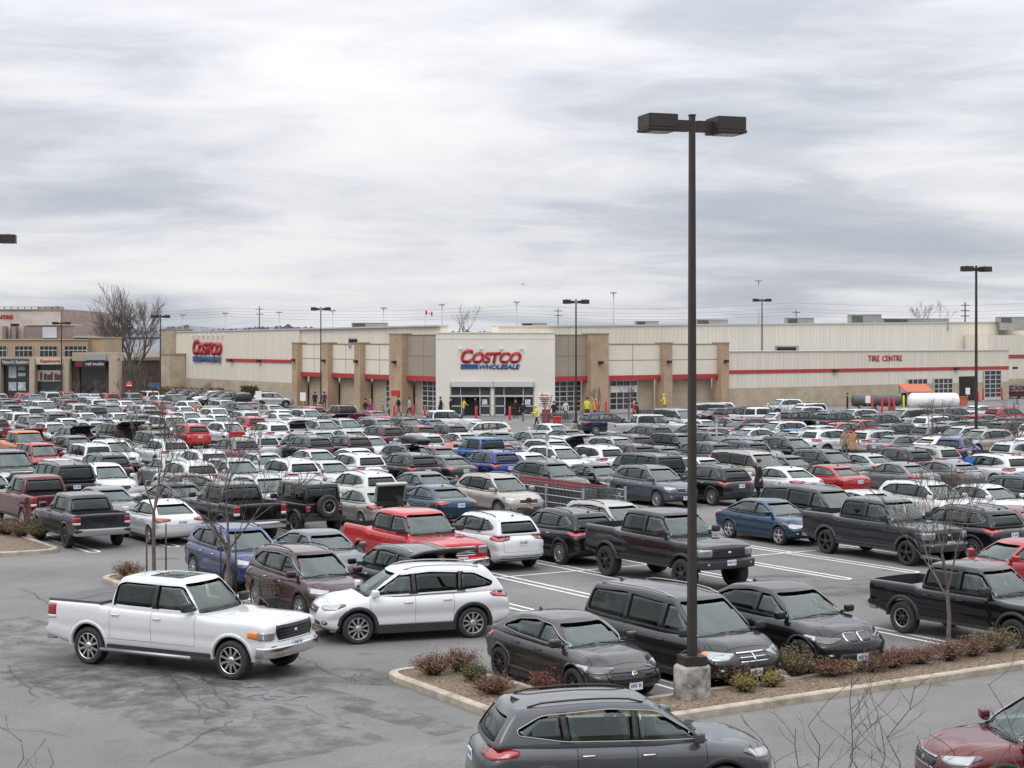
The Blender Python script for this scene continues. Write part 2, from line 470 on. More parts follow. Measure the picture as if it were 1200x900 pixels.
BOXY = spec(BIG, L=4.44, W=1.80, H=1.72, wb=2.62, FO=.86, R=.355, tw=.235, bz=.26,
    top=[(-2.22,1.0),(-1.95,1.08),(0,1.07),(1.1,1.07),(1.7,1.03),(2.0,.98),(2.22,.88)],
    A=(1.20,.50), D=(-1.90,-2.10), roof=[(-2.0,1.65),(-.5,1.70),(.5,1.66)], belt=[(-2.1,1.06),(1.2,1.05)], hb=.83, hr=.66,
    dlo=[(1.02,.08),(.50,.86),(-.8,.90),(-1.76,.88),(-1.86,.10)], pillars=[(.14,.10,0),(-.88,.10,0)], xB=.14, xF=1.04, xC=-.80,
    hl=[(-.28,.74),(-.22,.68),(.10,.70),(.22,.76),(.22,.86),(-.28,.85)], tl=[(-.10,.80),(.12,.78),(.16,.84),(.16,1.06),(-.06,1.06)],
    grille=(.46,.64,.84), intake=(.56,.34,.48), plate_r=.82)
COUPE = spec(XOV, L=4.93, W=1.98, H=1.68, wb=2.97, FO=.88, R=.385, tw=.27,
    top=[(-2.46,1.08),(-2.1,1.20),(-.8,1.15),(1.2,1.12),(1.8,1.07),(2.2,.99),(2.46,.84)],
    A=(1.30,.32), D=(-1.15,-2.22), roof=[(-1.7,1.52),(-.3,1.66),(.4,1.62)], belt=[(-2.2,1.18),(1.3,1.08)], hb=.92, hr=.66,
    dlo=[(1.08,.08),(.36,.84),(-.3,.88),(-1.05,.80),(-1.62,.30),(-1.5,.14)], pillars=[(.02,.09,0)], xB=.02, xF=1.10, xC=-1.0,
    hl=[(-.40,.80),(-.2,.73),(.15,.76),(.40,.86),(.34,.90),(0,.86),(-.40,.84)], grille=None, rim='black5', tg=(.72,.70), rw=(.2,.86), clad=0, rails=0, badge='kidney')
VAN = spec(XOV, L=5.15, W=1.99, H=1.75, wb=3.08, FO=.93, R=.345, bz=.20,
    top=[(-2.57,1.02),(-2.2,1.08),(0,1.06),(1.5,1.05),(2.0,.99),(2.35,.90),(2.57,.76)],
    A=(1.82,.78), D=(-2.20,-2.42), roof=[(-2.3,1.68),(-.4,1.74),(.9,1.68)], belt=[(-2.4,1.05),(1.8,1.00)], hb=.92, hr=.70,
    dlo=[(1.58,.08),(.80,.84),(-1.0,.90),(-2.10,.84),(-2.20,.12)], pillars=[(.52,.12,0),(-.72,.12,0)], xB=.50, xF=1.56, xC=-.70,
    hl=[(-.40,.74),(-.25,.64),(.12,.64),(.30,.76),(.20,.82),(-.40,.78)], tl=[(-.12,.86),(.10,.84),(.20,.92),(.16,1.10),(-.08,1.10)],
    grille=(.40,.62,.78), intake=(.60,.32,.48), rim='steel', tg=(.72,.60), rw=(.16,.84), clad=0, rails=1, badge='cross', plate_r=.86)
PICK = spec(BIG, L=5.90, W=2.03, H=1.95, wb=3.70, FO=.95, R=.40, tw=.28, rr=.065, bz=.42,
    top=[(-2.95,1.36),(-1.4,1.36),(-1.3,1.30),(1.2,1.28),(1.9,1.28),(2.5,1.25),(2.95,1.19)],
    nose=[(0,-.06),(.2,.02),(.32,0),(.4,-.07),(.85,-.08),(1,-.11)], tail=[(0,.10),(.15,0),(.24,0),(.28,.07),(1,.07)], ncr=.13, tcr=.03,
    side=[(0,.93),(.10,.97),(.5,1.0),(.82,.99),(1,.965)],
    A=(1.32,.62), D=(-1.12,-1.30), roof=[(-1.1,1.905),(-.2,1.925),(.6,1.905)], belt=[(-1.3,1.29),(1.3,1.27)], hb=.93, hr=.73, gr=.09,
    dlo=[(1.14,.08),(.66,.86),(-.9,.88),(-1.10,.78),(-1.14,.10)], pillars=[(.02,.11,0)], xB=.02, xF=1.20, xC=-1.12,
    hl=[(-.32,.92),(-.28,.86),(.06,.86),(.30,.96),(.28,1.08),(-.32,1.08)], tl=[(-.10,.95),(.09,.95),(.09,1.30),(-.10,1.30)],
    grille=(.55,.84,1.08), intake=(.58,.56,.70), rim='alloy6', tg=(.80,.80), rw=(.16,.86), clad=0, rails=0, bed=(-1.40,.0), plate_r=.62, bumper='chrome', priv=0)
def scale_top(t, dz): return [(x, z+dz) for x, z in t]
RAM = spec(PICK, L=6.05, wb=3.80, FO=1.0, R=.405, A=(1.22,.55), D=(-1.18,-1.36), bed=(-1.44,.0), xB=-.06, xF=1.10, xC=-1.18,
    top=[(-3.02,1.34),(-1.5,1.34),(-1.4,1.29),(1.2,1.27),(1.9,1.27),(2.5,1.26),(3.02,1.22)], belt=[(-1.4,1.28),(1.3,1.26)],
    dlo=[(1.03,.08),(.58,.86),(-.95,.88),(-1.16,.78),(-1.20,.10)], pillars=[(-.06,.11,0)], cover=1, rim='alloy10w', tl=[(-.12,.93),(.26,.96),(.24,1.28),(-.12,1.28)],
    hl=[(-.24,.90),(-.18,.84),(.06,.85),(.30,.90),(.28,1.03),(-.24,1.03)], steps=1, nose=[(0,-.10),(.2,0),(.32,0),(.45,-.05),(.85,-.06),(1,-.10)], grille=(.66,.82,1.14))
LIFT = spec(PICK, R=.46, tw=.33, H=2.10, bz=.60, lift=.12, top=scale_top(PICK['top'], .14), roof=[(-1.1,2.04),(-.2,2.08),(.6,2.04)], belt=[(-1.3,1.43),(1.3,1.41)],
    hl=[(a, z+.14) for a, z in PICK['hl']], tl=[(a, z+.14) for a, z in PICK['tl']], grille=(.68,.95,1.28), intake=(.58,.66,.82), flare=.085, rim='black6', bumper='black', plate_r=.76, tg=(.80,.94), bz2=1)
TACO = spec(PICK, L=5.39, W=1.89, H=1.79, wb=3.24, FO=.98, R=.385, tw=.26, bz=.42,
    top=[(-2.69,1.22),(-1.2,1.22),(-1.1,1.16),(1.1,1.16),(1.8,1.15),(2.3,1.12),(2.69,1.04)],
    A=(1.25,.52), D=(-1.0,-1.16), roof=[(-1.0,1.73),(-.2,1.77),(.6,1.73)], belt=[(-1.2,1.16),(1.25,1.14)], hb=.86, hr=.65,
    dlo=[(1.06,.08),(.56,.86),(-.8,.88),(-.96,.78),(-1.0,.10)], pillars=[(.04,.11,0)], xB=.04, xF=1.08, xC=-.98, bed=(-1.26,.0),
    hl=[(-.34,.82),(-.28,.76),(.06,.76),(.32,.84),(.28,.94),(-.34,.92)], tl=[(-.10,.84),(.09,.84),(.09,1.12),(-.10,1.12)], grille=(.46,.72,.94), intake=(.56,.52,.62), flare=.04, rim='offroad', bumper='body', tg=(.80,.72))
RIDGE = spec(TACO, L=5.33, W=1.99, H=1.79, wb=3.18, R=.38, hb=.91, hr=.71, cover=0, flare=0, rim='black10', D=(-1.15,-1.45), bed=(-1.50,.0), dlo=[(1.06,.08),(.56,.86),(-.8,.88),(-1.05,.70),(-1.16,.10)], tl=[(-.10,.86),(.20,.86),(.20,1.10),(-.10,1.12)])
JEEP = spec(BIG, L=4.35, W=1.62, H=1.86, wb=2.95, FO=.62, R=.41, tw=.27, rr=.05, bz=.50,
    top=[(-2.17,1.16),(0,1.16),(1.0,1.17),(1.6,1.15),(2.17,1.08)],
    nose=[(0,-.10),(.3,-.06),(1,-.05)], tail=[(0,0),(1,.02)], ncr=.06, tcr=.03, side=[(0,.97),(.5,1.0),(1,.98)],
    A=(.72,.50), D=(-2.02,-2.12), roof=[(-2.1,1.83),(0,1.86),(.5,1.84)], belt=[(-2.1,1.15),(.75,1.15)], hb=.775, hr=.69, gr=.05,
    dlo=[(.62,.08),(.50,.88),(-1.0,.90),(-1.95,.88),(-1.98,.10)], pillars=[(-.10,.12,0),(-1.0,.14,0)], xB=-.10, xF=.68, xC=-.98,
    hl=[(-.10,.88),(-.08,.84),(.0,.84),(.02,.90),(-.05,.98)], tl=[(-.20,.86),(-.04,.86),(-.04,1.06),(-.20,1.06)], grille=(.42,.78,1.06), intake=(.1,.6,.64),
    rim='offroad', tg=(.80,.70), rw=(.16,.84), clad=0, rails=0, flare=.13, spare=1, plate_r=.70, bumper='black')
DARK = spec(PICK, rim='black5', bumper='body', badge=None, grille=(.60,.86,1.10))
SPECS = dict(dark_pickup=DARK, sedan=SED, hatchback=HAT, crossover=XOV, suv=SUV3, large_suv=BIG, boxy_suv=BOXY, coupe_suv=COUPE, minivan=VAN,
             pickup=PICK, covered_pickup=RAM, lifted_pickup=LIFT, midsize_pickup=TACO, ridge_pickup=RIDGE, jeep=JEEP)

def body_warp(S, P, h):
    hl, hw = S['L']/2, S['W']/2
    x, y, z = P[:,0], P[:,1], P[:,2]
    w = np.clip(z/h, 0, 1); v = np.clip(y/hw, -1, 1)
    top = pchip(S['top'])(x)
    fov = smooth(hl-.75, hl, x); rov = smooth(-hl+.75, -hl, x)
    bot = S['bz'] + .07*fov + .10*rov
    hood = smooth(S['A'][0]-.1, S['A'][0]+.3, x)
    zz = bot + w*(top-bot) - (.02+.045*hood)*np.abs(v)**2.2*w**2
    if not S.get('bed'): zz = zz + .02*hood*np.exp(-((np.abs(v)-.62)/.16)**2)*w**4
    nose = pchip(S['nose'])(w); tail = pchip(S['tail'])(w)
    xx = x + fov*(nose - S['ncr']*np.abs(v)**3) + rov*(tail + S['tcr']*np.abs(v)**3)
    plan = 1 - .07*smooth(.45*hl, hl, x)**1.5 - (.05 if not S.get('bed') else .0)*smooth(-.5*hl, -hl, x)**1.5
    yy = y*plan*pchip(S['side'])(w)
    # a soft crease along the doors
    yy = yy - np.sign(y)*.020*np.exp(-((w-.44)/.09)**2)*smooth(.5, .9, np.abs(v))
    return np.stack([xx, yy, zz], 1)

def green_warp(S, P, Lg, zb, zt, inset=0.0):
    """box of length Lg from the windshield base to the rear glass base, height fraction w"""
    w = np.clip((P[:,2]-zb)/(zt-zb), 0, 1.0); u = np.clip((P[:,0]+Lg/2)/Lg, 0, 1); v = np.clip(P[:,1]/S['hb'], -1, 1)
    xf = S['A'][0] + (S['A'][1]-S['A'][0])*w + .05*np.sin(math.pi*w)
    xr = S['D'][1] + (S['D'][0]-S['D'][1])*w - .04*np.sin(math.pi*w)
    x = xr + u*(xf-xr)
    x = x - .16*np.abs(v)**2.4*smooth(.72, 1, u)*(1-.4*w) + .08*np.abs(v)**2.4*smooth(.22, 0, u)
    zbelt = pchip(S['belt'])(x) - .06; zr = pchip(S['roof'])(x)
    z = zbelt + w*(zr-zbelt) + .022*(1-v**2)*w**3
    k = 1 - .07*smooth(.7, 1, u) - .05*smooth(.3, 0, u)
    y = P[:,1]*(1 + (S['hr']/S['hb']-1)*w**1.15)*k
    return np.stack([x, y, z], 1)

def to_mesh(P, F, name, mats, smooth_=True):
    me = bpy.data.meshes.new(name); me.from_pydata([tuple(p) for p in P], [], F)
    for m in mats: me.materials.append(m)
    if smooth_: me.polygons.foreach_set('use_smooth', [True]*len(F))
    me.update(); return me

def sharp_by_angle(me, deg=32):
    bm = bmesh.new(); bm.from_mesh(me)
    a = math.radians(deg)
    for e in bm.edges:
        e.smooth = not (len(e.link_faces) == 2 and e.calc_face_angle(0) > a)
    for f in bm.faces: f.smooth = True
    bm.to_mesh(me); bm.free()

def bvh_of(me):
    return BVHTree.FromPolygons([v.co.copy() for v in me.vertices], [list(p.vertices) for p in me.polygons])

def rim_mesh(style, R, tw):
    """rim in the x-z plane, facing +y"""
    mb = MB(); Rr = R*(.70 if style not in ('black6', 'offroad') else .60)
    yo = tw*.5
    mats = {'alloy5': 'alloy', 'alloy10': 'alloy', 'alloy10w': 'chrome', 'alloy6': 'alloy', 'black10': 'rim_black', 'black5': 'rim_black', 'black6': 'rim_black', 'steel': 'hubcap', 'offroad': 'rim_black'}[style]
    mb.lathe([(Rr*1.0, yo*.55), (Rr*1.0, yo-.006), (Rr*.955, yo-.004), (Rr*.93, yo-.03), (Rr*.90, -.02)], 32, 0, 'y')
    mb.lathe([(Rr*.92, 0.0), (0.001, .0)], 24, 1, 'y')
    n, w0, w1, pair = {'alloy5': (5, .075, .10, 0), 'alloy10': (10, .042, .05, 0), 'alloy10w': (10, .05, .055, 0), 'alloy6': (6, .075, .075, 0), 'black10': (10, .045, .05, 0),
                 'black5': (5, .07, .10, 0), 'black6': (6, .075, .085, 0), 'steel': (7, .085, .10, 0), 'offroad': (8, .045, .06, 0)}[style]
    for k in range(n):
        t = 2*math.pi*k/n + .3
        Mx = Matrix.Rotation(-t, 4, 'Y')
        a0, a1 = w0*R/.36/2, w1*R/.36/2
        yb, yt = yo-.05, yo-.012
        vs = [(.02,yb,-a0),(Rr*.95,yb,-a1),(Rr*.95,yb,a1),(.02,yb,a0),(.02,yt-.012,-a0*.8),(Rr*.95,yt,-a1*.8),(Rr*.95,yt,a1*.8),(.02,yt-.012,a0*.8)]
        mb.add([Mx @ Vector(p) for p in vs], [(0,1,2,3)[::-1],(4,7,6,5)[::-1],(0,4,5,1)[::-1],(1,5,6,2)[::-1],(2,6,7,3)[::-1]], 0)
    mb.lathe([(.075*R/.36, yo-.05), (.07*R/.36, yo-.008), (.04, yo-.002), (.001, yo-.002)], 14, 0, 'y')
    if style == 'offroad': mb.lathe([(Rr*1.0, yo-.003), (Rr*.9, yo+.002), (Rr*.86, yo-.02)], 32, 2, 'y')
    return mb.mesh('rim_' + style, [M[mats], M['well'], M['satin']])

def tyre_mesh(R, tw, Rr):
    mb = MB(); h = tw/2
    mb.lathe([(Rr*.98, -h*.8), (Rr*1.03, -h*.98), (R*.90, -h), (R*.965, -h*.88), (R*.99, -h*.70), (R, -h*.45), (R, h*.45), (R*.99, h*.70), (R*.965, h*.88), (R*.90, h), (Rr*1.03, h*.98), (Rr*.98, h*.8)], 32, 0, 'y')
    return mb.mesh('tyre', [M['rubber']])

def extract(bm, faces, name, mats):
    """pull faces out of a bmesh as their own mesh"""
    vm = {}; V = []; F = []; mi = []
    for f in faces:
        g = []
        for v in f.verts:
            if v.index not in vm: vm[v.index] = len(V); V.append(tuple(v.co))
            g.append(vm[v.index])
        F.append(g); mi.append(f.material_index)
    me = bpy.data.meshes.new(name); me.from_pydata(V, [], F)
    for m in mats: me.materials.append(m)
    me.polygons.foreach_set('material_index', mi); me.update()
    return me

_proto = {}
def car_proto(kind):
    """parts of one vehicle: list of dicts name, mesh, parent (index), loc, rot, paint"""
    if kind in _proto: return _proto[kind]
    S = SPECS[kind]
    hl, hw, R = S['L']/2, S['W']/2, S['R']
    xf = hl - S['FO']; xr = xf - S['wb']
    pk = S.get('bed')
    h = .80
    bmats = [None, M['trim'], M['interior'], M['well'], M['bedliner']]
    P, F = rbox(hl, hw, 0, h, S['rr'], int(S['L']/.11), 15, 12)
    body = to_mesh(body_warp(S, P, h), F, kind + '_body', bmats)
    Lg = S['A'][0]-S['D'][1]
    P, F = rbox(Lg/2, S['hb'], 0, .6, S['gr'], int(Lg/.11), 13, 7)
    green = to_mesh(green_warp(S, P, Lg, 0, .6), F, kind + '_greenhouse', bmats)
    bvb, bvg = bvh_of(body), bvh_of(green)
    roofz = max(z for x, z in S['roof'])
    # --- cutters: arches, cabin, bed
    Ra = R + .055 + (.03 if pk else 0); wz = R + .015
    cut = MB()
    for x in (xf, xr):
        for s in (1, -1):
            y0, y1 = (hw*.60, hw*1.3) if s > 0 else (-hw*1.3, -hw*.60)
            n = 28
            poly = [(x+Ra*math.cos(2*math.pi*k/n), wz+Ra*math.sin(2*math.pi*k/n)) for k in range(n)]
            cut.prism(poly, 'y', y0, y1, 3)
    cab = MB(); cy = S['hb']-.10
    floor = S['bz']+.14
    xr_in = S['D'][1]+.12
    cab.box(xr_in, S['A'][0]-.12, -cy, cy, floor, 3, 2)
    cutters = [cut.mesh('c1', bmats), cab.mesh('c2', bmats)]
    if pk:
        bed = MB(); bed.box(-hl+.13, pk[0]-.06, -hw+.12, hw-.12, S['top'][0][1]-.48, 3, 4)
        cutters.append(bed.mesh('c3', bmats))
    body = boolean(body, cutters)
    # --- glasshouse: hollow, then the openings
    P, F = rbox(Lg/2-.03, S['hb']-.045, -.2, .565, S['gr']*.7, int(Lg/.2), 7, 5)
    inn = green_warp(S, P, Lg, 0, .6); inn[:,2] = np.where(P[:,2] < 0, inn[:,2]+P[:,2], inn[:,2])
    inner = to_mesh(inn, F, 'c4', bmats); 
    for p in inner.polygons: p.material_index = 2
    def gz(x, w):
        zb = float(pchip(S['belt'])(x)) - .06; zr = float(pchip(S['roof'])(x)); return zb + w*(zr-zb)
    off = .06/(roofz-1.1)
    dlo = [(x, gz(x, .10 + w*.90 if w < .5 else w)) for x, w in S['dlo']]
    dlo = round_poly(dlo, .09)
    wins = [dlo]
    edges = []
    for (px, pw, tilt) in S['pillars']:
        out = []
        for p in wins:
            a = clip_poly(p, 1, tilt, -(px+pw/2)-tilt*1.3); b = clip_poly(p, -1, -tilt, (px-pw/2)+tilt*1.3)
            out += [q for q in (a, b) if len(q) >= 3 and max(t[0] for t in q)-min(t[0] for t in q) > .06]
        wins = out
    wins = [round_poly(p, .035, 2) for p in wins]
    wins.sort(key=lambda p: -sum(t[0] for t in p)/len(p))
    sc = MB()
    for p in wins: sc.prism(p, 'y', -1.6, 1.6, 1)
    xm = (S['A'][1]+S['D'][0])/2
    zA = float(pchip(S['belt'])(S['A'][0])); zD = float(pchip(S['belt'])(S['D'][1]))
    kf = .93
    rzf = float(pchip(S['roof'])(S['A'][1])); rzr = float(pchip(S['roof'])(S['D'][0]))
    ws = round_poly([(-(S['hb']*kf-.10), zA+.01), ((S['hb']*kf-.10), zA+.01), (S['hr']*kf-.065, rzf-.055), (-(S['hr']*kf-.065), rzf-.055)], .06)
    rl, rh = S['rw']
    zr0 = zD-.06+rl*(rzr-zD+.06); zr1 = zD-.06+rh*(rzr-zD+.06)
    wy0 = S['hb']+(S['hr']-S['hb'])*rl; wy1 = S['hb']+(S['hr']-S['hb'])*rh
    rwp = round_poly([(-(wy0*.95-.12), zr0), ((wy0*.95-.12), zr0), (wy1*.95-.09, zr1), (-(wy1*.95-.09), zr1)], .07)
    fc = MB(); fc.prism(ws, 'x', xm, 4, 1)
    rc = MB(); rc.prism(rwp, 'x', -4, xm, 1)
    shell = green
    for attempt in range(5):
        j = .0013*attempt
        cs = [inner.copy(), sc.mesh('c5', bmats), fc.mesh('c6', bmats), rc.mesh('c7', bmats)]
        for q, m_ in enumerate(cs):
            for vv in m_.vertices: vv.co += Vector((j*(q+1), j*.37*q, j*.61))
        green = boolean(shell.copy(), cs)
        bt = bvh_of(green); ok = len(green.polygons) > 50
        for dx in (1, -1):
            zc = (ws[0][1]+rzf)/2 if dx > 0 else (zr0+zr1)/2
            hh = bt.ray_cast(Vector((5*dx, .013, zc)), Vector((-dx, 0, 0)))
            if hh[0] is not None and abs(hh[0].x - (xm)) > .25 and hh[0].x*dx > (xm+.3)*dx: ok = False
        for p in wins:
            cx = sum(t[0] for t in p)/len(p); cz = sum(t[1] for t in p)/len(p)
            for sgn in (1, -1):
                hh = bt.ray_cast(Vector((cx, 5*sgn, cz)), Vector((0, -sgn, 0)))
                if hh[0] is not None and hh[0].y*sgn > .3: ok = False
        hh = bt.ray_cast(Vector((xm, .01, 5)), Vector((0, 0, -1)))
        if hh[0] is None or hh[0].z < roofz-.15: ok = False
        if ok: break
        print('retry openings', kind, attempt)
    # black pillars between the side windows
    for p in green.polygons:
        c = p.center
        if abs(c.y) > S['hr']*.7 and point_in(dlo, c.x, c.z): p.material_index = 1
    # --- join body and glasshouse, cut the shut lines, pull out doors, hood, tailgate
    bm = bmesh.new(); bm.from_mesh(body)
    g = .004
    def bis(co, no, test):
        geom = [f for f in bm.faces if test(f.calc_center_median())]
        ed = {e for f in geom for e in f.edges}; ve = {v for f in geom for v in f.verts}
        bmesh.ops.bisect_plane(bm, geom=list(ve)+list(ed)+geom, plane_co=co, plane_no=no, dist=1e-6)
    sill = S['bz']+.20
    doors = [(S['xB'], S['xF']), (S['xC'], S['xB'])] if S['xC'] is not None else [(S['xB'], S['xF'])]
    xs = sorted({S['xF'], S['xB'], S['xC']})
    xs[0] = max(xs[0], xr+Ra+.05)
    sidetest = lambda c: abs(c.y) > hw*.80
    for x in xs:
        for d in (-g, g): bis((x+d,0,0), (1,0,0), sidetest)
    for d in (-g, g): bis((0,0,sill+d), (0,0,1), lambda c: sidetest(c) and xs[0]-.3 < c.x < xs[-1]+.3)
    hx0, hx1, hy = S['A'][0]-.02, hl-.30, hw*.76
    hoodtest = lambda c: c.x > hx0-.3 and c.z > .55
    for s in (1, -1):
        for d in (-g, g): bis((0,s*hy+d,0), (0,1,0), hoodtest)
    for d in (-g, g): bis((hx1+d,0,0), (1,0,0), hoodtest)
    ty, tz = hw*S['tg'][0], S['tg'][1]
    tgtest = lambda c: c.x < -hl+.4
    for s in (1, -1):
        for d in (-g, g): bis((0,s*ty+d,0), (0,1,0), tgtest)
    for d in (-g, g): bis((0,0,tz+d), (0,0,1), tgtest)
    bm.faces.ensure_lookup_table(); bm.verts.index_update()
    dele, dsets, hood, tail = [], {}, [], []
    for f in bm.faces:
        c = f.calc_center_median(); n = f.normal
        if f.material_index in (3, 4): continue
        if abs(c.y) > hw*.80 and c.z > sill-g and xs[0]-g < c.x < xs[-1]+g and f.material_index == 0:
            if any(abs(c.x-x) < g for x in xs) or abs(c.z-sill) < g: dele.append(f); continue
            k = 0 if c.x > xs[1] else 1
            dsets.setdefault((k, 1 if c.y > 0 else -1), []).append(f); continue
        if n.z > .25 and c.x > hx0 and c.z > .6 and abs(c.y) < hy+g and c.x < hx1+g and f.material_index == 0:
            if abs(abs(c.y)-hy) < g or abs(c.x-hx1) < g: dele.append(f); continue
            hood.append(f); continue
        if n.x < -.3 and c.x < -hl+.45 and abs(c.y) < ty+g and c.z > tz-g and f.material_index == 0:
            if abs(abs(c.y)-ty) < g or abs(c.z-tz) < g: dele.append(f); continue
            tail.append(f)
    door_me = {k: extract(bm, fs, kind+'_door', bmats) for k, fs in dsets.items() if len(fs) > 2}
    hood_me = extract(bm, hood, kind+'_hood', bmats) if hood else None
    tail_me = extract(bm, tail, kind+'_tailgate', bmats) if tail else None
    bmesh.ops.delete(bm, geom=list(set(dele + hood + tail + [f for k in door_me for f in dsets[k]])), context='FACES')
    bm2 = bmesh.new(); bm2.from_mesh(green)
    tmp = bpy.data.meshes.new('t'); bm2.to_mesh(tmp); bm2.free()
    bm.from_mesh(tmp)
    # arch lips, cladding, bumpers join the body mesh as trim
    bmesh.ops.delete(bm, geom=[v for v in bm.verts if not v.link_faces], context='VERTS')
    body = bpy.data.meshes.new(kind+'_body'); bm.to_mesh(body); bm.free()
    for m in bmats: body.materials.append(m)
    for me in [body, hood_me, tail_me] + list(door_me.values()):
        if me: sharp_by_angle(me)
    parts = []
    def part(name, me, parent=-1, loc=(0,0,0), rot=(0,0,0), paint=False):
        parts.append(dict(name=name, mesh=me, parent=parent, loc=loc, rot=rot, paint=paint)); return len(parts)-1
    part('body', body, paint=True)
    if hood_me: part('hood', hood_me, paint=True)
    if tail_me: tail_i = part('tailgate', tail_me, paint=True)
    handle_mat = M['chrome'] if kind in ('crossover', 'suv') else M['gloss_black'] if kind in ('lifted_pickup', 'coupe_suv', 'hatchback') else None
    for (k, s), me in door_me.items():
        i = part('door', me, paint=True)
        xh = (xs[1]+.17) if k == 0 else (xs[0]+.16)
        zh = float(pchip(S['belt'])(xh)) - .14
        hb_ = MB()
        hit = bvb.ray_cast(Vector((xh, 5*s, zh)), Vector((0, -s, 0)))
        yy = hit[0].y if hit[0] else s*hw*.97
        hb_.tube([(xh-.10, yy+s*.006, zh), (xh-.085, yy+s*.032, zh), (xh+.085, yy+s*.032, zh+.004), (xh+.10, yy+s*.006, zh+.004)], .014, 6)
        part('handle', hb_.mesh('door_handle', [handle_mat]), i, paint=handle_mat is None)
    # --- glass
    def pane(name, poly, axis, sign, mat, step=.12):
        mb = MB()
        if axis == 'y' : mb_ok = project(mb, bvg, poly, 'y', sign, -.012, .006, step)
        else: mb_ok = project(mb, bvg, poly, 'x', sign, -.012, .006, step)
        if mb_ok: part(name, mb.mesh(kind+'_'+name, [mat]))
    pane('windshield', ws, 'x', 1, M['screen'])
    pane('rear_window', rwp, 'x', -1, M['privacy'] if kind not in ('sedan', 'hatchback') else M['screen'])
    dark_from = {'sedan': 9, 'hatchback': 9, 'crossover': 9}.get(kind, 1)
    for s in (1, -1):
        for k, p in enumerate(wins):
            pane('side_window', p, 'y', s, M['glass'] if k < dark_from else M['privacy'])
    if kind == 'crossover':
        pass
    # --- lights
    def corner(poly, front, s, mats_of, step=.06):
        th = math.radians(38 if front else 40)
        sg = 1 if front else -1
        n = Vector((sg*math.cos(th), s*math.sin(th), 0)); U = Vector((-sg*math.sin(th), s*math.cos(th), 0))
        cx = (hl - (.20 if front else .12) - (S['ncr']*.35 if front else S['tcr']*.35)); cyy = hw*.86
        a0 = U.dot(Vector((sg*cx, s*cyy, 0)))
        mb = MB()
        for sub, mi in mats_of(poly):
            project_dir(mb, bvb if front or True else bvg, sub, n, U, a0, .006 + .004*mi*0, .02, step, mi)
        return mb
    def head(poly):
        a = round_poly(poly, .04)
        return [(clip_poly(a, -1, 0, .12), 0), (clip_poly(a, 1, 0, -.12), 1)]
    def headz(poly):
        a = round_poly(poly, .04)
        zs = [p[1] for p in poly]; zm = (min(zs)+max(zs))/2
        return [(clip_poly(a, -1, 0, .14), 0), (clip_poly(a, 1, 0, -.14), 1)]
    def tailm(poly):
        a = round_poly(poly, .035)
        if kind in ('sedan', 'hatchback', 'crossover', 'suv', 'coupe_suv'):
            return [(clip_poly(a, 1, 0, .16), 0), (clip_poly(a, -1, 0, -.16), 1)]
        zs = [p[1] for p in poly]; z0 = min(zs)+(max(zs)-min(zs))*.28
        return [(clip_poly(a, 0, 1, -z0), 0), (clip_poly(a, 0, -1, z0), 1)]
    for s in (1, -1):
        mb = corner(S['hl'], True, s, headz if not pk else head)
        part('headlight', mb.mesh(kind+'_headlight', [M['lens'] if kind not in ('hatchback', 'coupe_suv') else M['lens_dark'], M['lens'] if kind in ('hatchback', 'coupe_suv') else M['amber'] if kind in ('covered_pickup', 'minivan') else M['lens_dark']]))
        mb = corner(S['tl'], False, s, tailm)
        if mb.f: part('tail_light', mb.mesh(kind+'_tail_light', [M['redlens'], M['whitelens'] if pk or kind in ('minivan', 'boxy_suv') else M['redlens_dark']]))
    # --- face: grille, lower intake, plates, badges
    if S['grille']:
        gw, g0, g1 = S['grille']
        mb = MB()
        gp = round_poly([(-gw*.86, g0), (gw*.86, g0), (gw, (g0+g1)/2), (gw*.96, g1), (-gw*.96, g1), (-gw, (g0+g1)/2)], .04)
        project(mb, bvb, gp, 'x', 1, .005, .02, .07, 0)
        nb = max(2, int((g1-g0)/.055))
        for k in range(1, nb):
            z = g0+(g1-g0)*k/nb
            ww = gw*.86
            project(mb, bvb, [(-ww, z-.007), (ww, z-.007), (ww, z+.007), (-ww, z+.007)], 'x', 1, .012, .012, .10, 1 if kind in ('sedan', 'minivan', 'boxy_suv', 'pickup') else 0)
        if kind in ('crossover', 'suv', 'covered_pickup', 'large_suv', 'pickup', 'ridge_pickup', 'minivan'):
            for (za, zb) in ((g0-.012, g0+.012), (g1-.014, g1+.012)):
                project(mb, bvb, [(-gw*.9, za), (gw*.9, za), (gw*.92, zb), (-gw*.92, zb)], 'x', 1, .014, .02, .10, 1)
        if S.get('badge') == 'cross':
            project(mb, bvb, [(-.016, g0), (.016, g0), (.016, g1), (-.016, g1)], 'x', 1, .018, .02, .05, 1)
        elif S.get('badge') == 'wing':
            zc = g1-.10; rr = .055
            ring = [(rr*1.2*math.cos(t*math.pi/10), zc+rr*math.sin(t*math.pi/10)) for t in range(20)]
            project(mb, bvb, ring, 'x', 1, .014, .015, .05, 1)
            project(mb, bvb, [(p[0]*.76, zc+(p[1]-zc)*.76) for p in ring], 'x', 1, .018, .01, .05, 0)
            project(mb, bvb, [(-.05, zc+.03), (0, zc-.005), (.05, zc+.03), (.0, zc-.028)], 'x', 1, .022, .01, .05, 1)
        else:
            zc = (g0+g1)/2
            project(mb, bvb, [(.06*math.cos(t*math.pi/8), zc+.035*math.sin(t*math.pi/8)) for t in range(16)], 'x', 1, .016, .015, .05, 1)
        part('grille', mb.mesh(kind+'_grille', [M['gloss_black'], M['chrome'] if kind not in ('crossover',) else M['satin']]))
    elif S.get('badge') == 'kidney':
        mb = MB()
